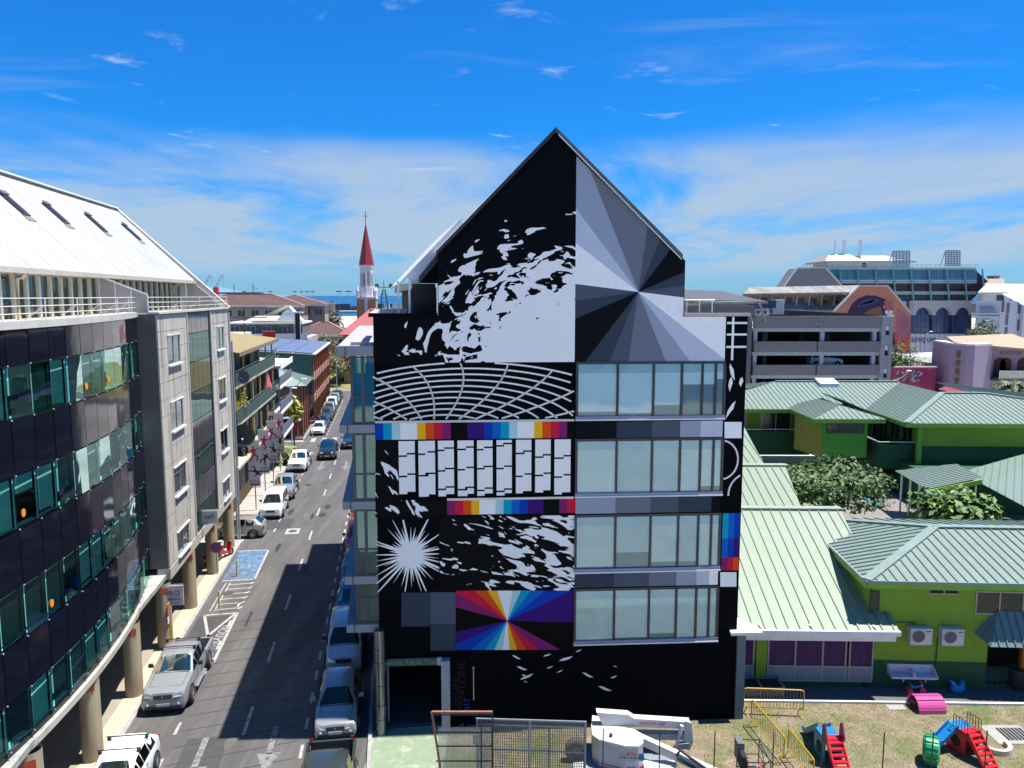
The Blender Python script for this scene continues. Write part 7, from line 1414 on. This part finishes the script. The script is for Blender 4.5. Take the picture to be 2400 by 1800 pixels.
m = MB(); mesh_wires(m, .2, w_, .0, h_-.55, .01, .085); stuff(m.obj('wire_mesh', galv, t, fixn=False))
a = PY(1116, 1683, YF+.35); b = PY(1375, 1695, YF+.1); t = thing('mesh_gate', 'wide grey steel mesh gate with a lock plate', 'gate', (a.x, YF+.35, 0), R(-3.2)); w_, h_ = b.x-a.x, a.z
gs = M('gate steel', (.24, .28, .33), .5, .3); m = MB()
for x in (.03, w_*.49, w_-.03): m.bar((x, 0, 0), (x, 0, h_), .07, .07)
for z in (h_-.02, h_-.22, h_-1.15): m.bar((.0, 0, z), (w_, 0, z), .05, .05)
m.obj('frame', gs, t); m = MB()
for k in range(58): x = .08+(w_-.16)*k/57; m.box(x-.017, .01, .05, x+.017, .02, h_-.04)
for k in range(24): z = .1+(h_-.2)*k/23; m.box(.06, .012, z-.006, w_-.06, .018, z+.006)
stuff(m.obj('wire_mesh', M('mesh grey', (.17, .17, .16), .6, .3), t)); MB().box(-.12, -.06, h_-.95, .2, -.03, h_-.6).obj('lock_plate', galv, t)
m = MB()
for x, z in ((-.08, -.68), (.14, -.68), (-.08, -.86), (.14, -.86)): m.box(x-.02, -.066, h_+z-.03, x+.02, -.061, h_+z+.03)
m.obj('bolt_slots', dark_metal, t)
pm_ = MB().cyl((0, 0, 0), .022, 2.35, 6).mesh('fence_post', M('fence post dark', (.014, .022, .02), .5))
for i, (px, py, lab) in enumerate(((1128, 1690, 'dark post behind the rusty gate panel'), (1287, 1706, 'dark post standing in front of the grey mesh gate'), (1414, 1708, 'thin dark fence post in front of the white lift turret'), (1547, 1712, 'thin dark fence post in front of the lift boom'), (1676, 1713, 'thin dark fence post left of the lift basket'), (1814, 1716, 'thin dark fence post beside the slanting yellow barrier'), (1930, 1700, 'thin dark fence post beside the first slide'), (2073, 1717, 'thin dark fence post between the first slide and the green tyre'), (2188, 1716, 'thin dark fence post in front of the green tyre'), (2314, 1712, 'thin dark fence post in front of the second slide'))):
    q = PY(px, py, YF-.2); o = link('fence_post', pm_, None, (q.x, YF-.2, 0)); o.scale = (1, 1, q.z/2.35); tag(o, lab, 'post', 'thin fence posts along the yard')
t = thing('rubble_heap', 'small heap of brick rubble behind the mesh gates', 'rubble', G(1100, 1712), 0); rng = random.Random(9); m = MB()
bm_ = MB().box(-.11, -.055, -.03, .11, .055, .03).mesh('brick', M('brick', (.25, .12, .09), .85, var=.2))
for k in range(22): o = link('brick', bm_, t, (rng.uniform(-.5, .5), rng.uniform(-.25, .25), .03+.1*rng.random()), 0); o.rotation_euler = (rng.uniform(-.4, .4), rng.uniform(-.4, .4), rng.uniform(0, 3))
# --- boom lift
LX, LY = 3.75, 25.55
t = thing('boom_lift', 'white articulated boom lift parked in the yard beside the painted wall', 'boom lift', (LX, LY, 0), R(-2)); t.scale = (.92, .92, .92); lw = M('lift white', (.52, .51, .49), .45, var=.05, dirt=((.4, .37, .33), 5, .62, .8, (1, 1, 1))); checker = M('checker plate', (.36, .36, .37), .4, .3, bump=.6, bscale=30); red_s = M('red stripe', (.45, .03, .04), .5); hose = M('hose black', (.02, .02, .022), .5); lgrey = M('lift grey', (.2, .23, .27), .5)
oc = [(-.95, .95), (-.95, .35), (-.72, .05), (.05+.2, -.35), (.72, -.35), (.95, -.1), (1.0, .45), (.72, .8), (.2, .95), (-.25, 1.0), (-.3, 1.6), (-.85, 1.75)]
MB().prism([(x, y, .72) for x, y in oc], (0, 0, 1.0)).obj('turret', checker, t); MB().prism([(x*1.01, y*1.01, 1.722) for x, y in oc], (0, 0, .09)).obj('turret_cover', lw, t); MB().prism([(x*1.006, y*1.006-.003, .84) for x, y in oc[:7]]+[(.2, .5, .84)], (0, 0, .05)).obj('stripe', red_s, t); MB().ball((-.25, .25, 1.86), .09, sq=(.8, .8, 1.3)).obj('beacon', dark_metal, t)
for b_, s_, z, mt in (('ETH', .2, 1.48, red_s), ('VOTRE A LA HAUTEUR', .1, 1.33, navy), ('4x4', .2, .92, red_s)): text('lettering', b_, s_, mt, t, (.48, -.37, z))
MB().box(.76, -.32, 1.2, .96, -.3, 1.5).obj('blue_sticker', M('sticker blue', (.03, .2, .45), .5), t).rotation_euler = (0, 0, 0)
vm_ = MB()
for i in range(5):
    for j in range(4): vm_.box(.3+.08*i, -.362, 1.0+.055*j, .35+.08*i, -.351, 1.03+.055*j)
stuff(vm_.obj('vent_slots', white_p, t))
m = MB(); m.box(-1.3, -.9, .45, 1.5, 1.6, .7); m.box(-1.15, -1.2, .35, 1.4, -.85, .6); m.box(1.4, .2, .5, 2.1, 1.2, .66); m.obj('chassis', lgrey, t); m = MB(); m.prism([(1.0, -.5, .72), (1.9, -.6, .72), (2.3, .1, .72), (2.2, .35, .72), (1.0, .3, .72)], (0, 0, .12)); m.prism([(-1.7, -.4, .6), (-1.2, -.5, .6), (-1.2, .3, .6), (-1.7, .2, .6)], (0, 0, .14)); m.obj('chassis_cover', lw, t)
tm2 = MB().lathe([(.2, -.16), (.42, -.18), (.48, -.12), (.48, .12), (.42, .18), (.2, .16)], (0, 0, 0), 20, axis='y').mesh('wheel', M('muddy tyre', (.12, .09, .07), .9, var=.3, vscale=9, bump=.8, bscale=18), smooth=True); rmm = MB().lathe([(.001, -.1), (.22, -.12), (.24, -.15), (.24, .1)], (0, 0, 0), 16, axis='y').mesh('rim', lw)
for x, y in ((-1.5, 1.5), (-1.45, -1.1), (1.55, 1.25), (1.9, -1.0)): o = link('wheel', tm2, t, (x, y, .48)); link('rim', rmm, o)
m = MB(); m.prism([(-.75, 1.02, 2.35), (.5, 1.02, 2.28), (.75, 1.02, 2.12), (2.95, 1.02, 2.02), (2.95, 1.02, 1.72), (-.5, 1.02, 1.82)], (0, .34, 0)); m.obj('upper_boom', lw, t); text('lettering', 'PARMA-160', .2, red_s, t, (1.45, 1.015, 1.93), shear=.25); m = MB(); m.box(.6, 1.02, 1.25, 2.85, 1.32, 1.5); m.box(1.0, 1.05, 1.55, 2.4, 1.1, 1.58); m.obj('lower_boom', M('boom grey', (.33, .33, .34), .5, var=.1), t)
m = MB(); m.prism([(2.75, .98, 2.08), (3.0, .98, 2.0), (3.08, .98, 1.2), (2.95, .98, .85), (2.78, .98, .9), (2.72, .98, 1.5)], (0, .05, 0)); m.obj('link_plate', pale_conc, t); MB().tube([(2.6, .9, 1.9), (2.35, .85, .95)], .06, 8).obj('ram', pale_conc, t); MB().tube([(2.6, .9, 1.95), (2.52, .88, 1.6)], .085, 8).obj('ram_sleeve', lw, t); MB().prism([(2.2, .9, .8), (2.9, .9, 1.0), (2.9, .9, 1.2), (2.5, .9, 1.15)], (0, .2, 0)).obj('ram_foot', lgrey, t)
j0, j1 = V(.7, .75, 1.55), V(4.55, -.85, .62); m = MB(); m.bar(j0, j1, .26, .3); m.obj('jib', M('jib shaded side', (.40, .39, .38), .5, var=.1), t); m = MB(); m.bar(j0+V(0, 0, .165), j1+V(0, 0, .165), .262, .02); m.obj('jib_lit_top', lw, t); u = (j1-j0).normalized(); m = MB(); c0 = j0.lerp(j1, .40)+V(0, -.16, .1); c1 = j0.lerp(j1, .68)+V(0, -.16, .0); m.tube([c0, c0+V(.15, 0, .22), c0.lerp(c1, .5)+V(0, 0, .2), c1+V(0, 0, .1)], .06, 7); m.tube([c0-V(0, .05, .08), c1-V(0, .05, .1)], .045, 6); m.obj('hose_guard', hose, t); MB().lathe([(.02, -.05), (.14, -.05), (.14, .05), (.02, .05)], c1-V(.02, 0, .12), 14, axis='y').obj('hose_pulley', M('grey pulley', (.2, .2, .21), .5), t)  # white beam painted darker at the sides and paler on top for the light
m = MB(); bx, by = 4.75, -.75
for x in (0, .85):
    for y in (0, 1.5): m.tube([(bx+x, by+y, .35), (bx+x, by+y, 1.5)], .022, 6)
for z in (.38, .9, 1.5):
    m.tube([(bx, by, z), (bx+.85, by, z), (bx+.85, by+1.5, z), (bx, by+1.5, z), (bx, by, z)], .022, 6)
m.tube([(bx+.85, by+.2, .4), (bx+.85, by+1.3, 1.45)], .018, 5); m.tube([(bx+.85, by+1.3, .4), (bx+.85, by+.2, 1.45)], .018, 5); m.obj('basket_frame', dark_metal, t); MB().box(bx, by, .33, bx+.85, by+1.5, .36).obj('basket_floor', lgrey, t)
MB().box(bx-.1, by+1.05, .85, bx+.16, by+1.55, 1.6).obj('control_box', M('control grey', (.12, .12, .13), .6), t); MB().box(bx-.08, by+.55, .8, bx+.14, by+1.03, 1.35).obj('control_panel', rubber, t)
t2 = thing('work_clutter', 'heap of pale rags and paint tins in the lift basket', 'clutter', (LX+5.2, LY-.65, .36), R(-2)); rng = random.Random(15)
for k in range(9):
    m = MB(); c = (rng.uniform(-.3, .3), rng.uniform(-.5, .7), .12+.1*rng.random())
    if k % 2: m.cyl(c, .1, .2, 10); m.obj('paint_tin', [white_p, galv, M('tin red', (.4, .04, .03), .5)][k % 3], t2)
    else: m.ball(c, .16, sq=(1.3, 1, .7)); m.obj('rag', M('rag', (.45, .43, .41), .9, var=.4, vscale=8), t2)
# --- yellow crowd barriers
yel = M('yellow barrier paint', (.48, .28, .012), .45, var=.08)
def barrier(p, q, label, col=None):
    p, q = Vector(p), Vector(q); d = q-p; L_ = d.length; t = thing('crowd_barrier', label, 'barrier', p, math.atan2(d.y, d.x), 'yellow crowd barriers'); H = 1.12; r = .12
    m = MB(); m.tube([(0, 0, .28), (0, 0, H-r), (.03, 0, H-.03), (r, 0, H), (L_-r, 0, H), (L_-.03, 0, H-.03), (L_, 0, H-r), (L_, 0, .28)], .026, 8); m.tube([(0, 0, .3), (L_, 0, .3)], .02, 6); m.obj('frame', yel, t)
    n = int(L_/.13); bm2 = MB().cyl((0, 0, .3), .01, H-.32, 5).mesh('bar', yel)
    for k in range(1, n): link('bar', bm2, t, (L_*k/n, 0, 0))
    for x in (.12, L_-.12): MB().tube([(x, -.28, .03), (x, -.22, .08), (x, 0, .3), (x, .22, .08), (x, .28, .03)], .022, 6).obj('foot', yel, t)
    return t
def gp(px, py): p = G(px, py); return (p.x, p.y, 0)
barrier(gp(1742, 1672), gp(1882, 1678), 'upright yellow barrier standing along the school path'); barrier(gp(1760, 1700), gp(1836, 1792), 'yellow barrier running towards the viewer beside the lift basket'); barrier(gp(1846, 1772), gp(1905, 1850), 'second yellow barrier running towards the viewer, nearer the slide')
t = thing('bench_boxes', 'low planked timber planter boxes behind the yellow barrier', 'planter', (9.9, 31.55, .005), R(-1)); pk = MB().box(0, 0, 0, .86, .03, .2).mesh('plank', M('weathered plank', (.2, .17, .14), .85, var=.25))
for i in range(2):
    for j in range(2): link('plank', pk, t, (.03+.95*i, 0, .02+.22*j))
m = MB()
for x in (0, .9, 1.85): m.box(x-.03, -.02, 0, x+.04, .9, .5)
m.box(0, .85, 0, 1.85, .9, .46); m.obj('frame', M('weathered frame', (.25, .22, .19), .85), t); MB().box(.02, .05, .3, 1.83, .84, .4).obj('soil', M('soil', (.03, .025, .02), .95), t)
# --- play things
redp = M('red play plastic', (.55, .015, .03), .35); bluep = M('blue play plastic', (.012, .17, .42), .35); greenp = M('green play plastic', (.02, .30, .10), .35); railr = M('dark red rail', (.18, .02, .02), .5)
def play_slide(loc, rot, label, side, solid):
    t = thing('toddler_slide', label, 'slide', loc, rot, 'toddler slides in the yard'); t.scale = (.84, .84, .84); m = MB(); n = 6; H = 1.15
    for s_ in (-.36, .30): m.prism([(s_, -1.15, 0), (s_, -.95, 0), (s_, .0, H-.15), (s_, 0, H+.06), (s_, -.1, H+.06)], (.06, 0, 0))
    m.obj('ladder_side', redp, t)
    for k in range(n): MB().box(-.30, -1.1+.18*k, .08+.185*k, .30, -.9+.18*k, .16+.185*k).obj('step', redp, t); MB().box(-.30, -.93+.18*k, .08+.185*k-.1, .30, -.9+.18*k, .16+.185*k-.01).obj('riser', M('shaded red riser', (.42, .012, .024), .45), t)  # risers take a darker red that paints in their shade
    MB().box(-.4, 0, H-.08, .4, .35, H).obj('platform', redp, t); MB().box(-.4, .35, H-.08, .4, 1.0, H).obj('platform', bluep, t)
    cut = MB(); cut.prism([(-.42, 0, .02), (-.42, 1.0, .02), (-.42, 1.0, H-.08), (-.42, 0, H-.08)], (.06, 0, 0)); cut.obj('side_panel', bluep if solid else redp, t); cut = MB(); cut.prism([(.36, 0, .02), (.36, 1.0, .02), (.36, 1.0, H-.08), (.36, 0, H-.08)], (.06, 0, 0)); cut.obj('side_panel', bluep if solid else redp, t)
    for x in (-.425, .425): MB().lathe([(.001, 0), (.27, 0), (.27, .006 if x > 0 else -.006), (.001, .006 if x > 0 else -.006)], (x, .5, .55), 18, axis='x').obj('porthole', opn, t)
    for x in (-.39, .39):
        m = MB()
        if solid: m.prism([(x-.03, -.2, H), (x-.03, .3, H), (x-.03, .28, H+.55), (x-.03, .1, H+.72), (x-.03, -.1, H+.3)], (.06, 0, 0))
        else:
            for k in range(6): m.cyl((x, -.05+.15*k, H-.1), .018, .65, 5)
            m.tube([(x, -.05, H+.55), (x, .7, H+.55)], .022, 5)
        m.obj('hand_rail', railr, t)
    m = MB()
    if side: m.prism([(-.4, .45, H-.02), (-1.15, .45, .55), (-1.5, .45, .5), (-1.5, .45, .42), (-1.15, .45, .46), (-.4, .45, H-.12)], (0, .5, 0)); [m.prism([(-.4, y, H-.02), (-1.15, y, .52), (-1.5, y, .46), (-1.5, y, .66), (-1.15, y, .72), (-.4, y, H+.14)], (0, .05, 0)) for y in (.42, .93)]
    else: m.prism([(-.3, 1.0, H), (-.3, 2.2, .2), (-.3, 2.5, .2), (-.3, 2.5, .1), (-.3, 2.2, .1), (-.3, 1.0, H-.1)], (.6, 0, 0)); [m.prism([(x, 1.0, H), (x, 2.2, .2), (x, 2.5, .2), (x, 2.5, .38), (x, 2.2, .4), (x, 1.0, H+.2)], (.05, 0, 0)) for x in (-.33, .28)]
    m.obj('chute', bluep, t); return t
q = G(1952, 1790); play_slide((q.x, q.y-.0, 0), R(3), 'small slide with red steps, blue chute behind and dark side boards', False, True); q = G(2280, 1776); play_slide((q.x, q.y+.1, 0), R(16), 'slide with red steps and barred rails, blue chute out to its left', True, False)
q = G(2180, 1788); t = thing('play_ring', 'green plastic play wheel standing on its edge', 'play wheel', (q.x, q.y, .0), R(65)); m = MB(); prof = [(.3, -.24), (.42, -.26), (.5, -.2), (.52, 0), (.5, .2), (.42, .26), (.3, .24), (.3, -.24)]; m.lathe(prof, (0, 0, .52), 22, axis='y'); m.obj('tyre', greenp, t)
for k in range(14):
    a = 2*math.pi*k/14; MB().box(-.05, -.2, .5, .05, .2, .545).xf(Matrix.Translation((0, 0, .52)) @ Matrix.Rotation(a, 4, 'Y')).obj('tread', M('green tread', (.016, .25, .08), .4), t)
a, b = G(2155, 1675), G(2222, 1677); t = thing('play_tunnel', 'magenta half round play tunnel on the grass', 'play tunnel', (a.x, a.y, 0), R(2)); L_ = b.x-a.x; R_ = .42; m = MB(); arc = [(math.cos(R(k)), math.sin(R(k))) for k in range(0, 181, 15)]
pk_ = M('magenta plastic', (.62, .08, .27), .22, var=.03, coat=.6); m.prism([(0, .5+R_*1.15*c, .16+R_*s_) for c, s_ in arc]+[(0, .5-R_*1.05*.98, .16)]+[(0, .5+.9*R_*c*1.05, .16+.9*R_*s_) for c, s_ in arc[::-1]], (L_, 0, 0)); m.box(0, 0, 0, L_, .09, .18); m.box(0, .93, 0, L_, 1.0, .18); m.obj('shell', pk_, t); m = MB()
for c in (.55, .0): m.bar((0, .5-R_*1.16*c-.02, .17+R_*math.sqrt(1-c*c)), (L_, .5-R_*1.16*c-.02, .17+R_*math.sqrt(1-c*c)), .05, .02)
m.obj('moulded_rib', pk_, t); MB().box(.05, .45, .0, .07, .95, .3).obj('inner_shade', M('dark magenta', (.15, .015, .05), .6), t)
q = G(2345, 1765); t = thing('sandpit_edge', 'curved cream sandpit edging lying on the grass', 'edging', (q.x, q.y+.35, 0), R(200)); m = MB()
for k in range(10):
    a0, a1 = R(18*k), R(18*k+17.5); m.prism([(.42*math.cos(a0), .42*math.sin(a0), 0), (.58*math.cos(a0), .58*math.sin(a0), 0), (.58*math.cos(a1), .58*math.sin(a1), 0), (.42*math.cos(a1), .42*math.sin(a1), 0)], (0, 0, .2))
m.obj('edge_blocks', M('cream block', (.55, .47, .36), .8, var=.12, vscale=9), t)
q = G(2146, 1626); t = thing('tricycle', 'pink and blue child tricycle on the shaded path', 'tricycle', (q.x, q.y, .005), R(-8))
for x, y, r_ in ((-.26, -.16, .12), (-.26, .16, .12), (.3, 0, .14)): MB().lathe([(.03, -.03), (r_, -.03), (r_, .03), (.03, .03)], (x, y, r_), 14, axis='y').obj('wheel', M('pink wheel', (.5, .06, .12), .5), t)
m = MB(); m.tube([(.3, 0, .14), (.22, 0, .5)], .02, 6); m.tube([(.24, 0, .38), (-.1, 0, .28), (-.26, 0, .14)], .02, 6); m.tube([(-.26, -.16, .13), (-.26, .16, .13)], .015, 5); m.tube([(.2, -.18, .55), (.22, 0, .5), (.2, .18, .55)], .015, 5); m.obj('frame', M('pale trike frame', (.42, .4, .5), .5), t); MB().prism([(-.2, -.1, .3), (.02, -.1, .3), (-.02, -.1, .34), (-.18, -.1, .36), (-.26, -.1, .5), (-.3, -.1, .48)], (0, .2, 0)).obj('seat', M('trike blue', (.03, .2, .4), .4), t)
q = G(2242, 1621); t = thing('rocking_horse', 'small blue plastic rocking horse on the shaded path', 'rocking horse', (q.x, q.y, .005), 0); pts = [(-.3, .16), (-.2, .05), (0, 0), (.2, .05), (.34, .2), (.26, .24), (.24, .42), (.27, .5), (.22, .5), (.16, .36), (.08, .3), (-.06, .3), (-.12, .42), (-.16, .5), (-.26, .48), (-.32, .4), (-.26, .36), (-.2, .36), (-.2, .26)]
MB().prism([(x, -.1, z) for x, z in pts], (0, .2, 0)).obj('body', M('horse blue', (.02, .25, .55), .35), t); MB().tube([(-.16, -.2, .42), (-.16, .2, .42)], .02, 6).obj('handle', M('horse blue', (.02, .25, .55), .35), t)
q = G(2382, 1612); t = thing('waste_bin', 'black wheeled bin in the shade beside the doorway', 'bin', (q.x, q.y, .005), 0); MB().prism([(-.26, -.28, 0), (.26, -.28, 0), (.26, .25, 0), (-.26, .25, 0)], (0, 0, .05)).obj('base', rubber, t); MB().tube([(0, 0, .04), (0, 0, .85)], [.3, .37], 14).obj('body', rubber, t); MB().cyl((0, 0, .85), .39, .06, 14).obj('lid', plastic, t)
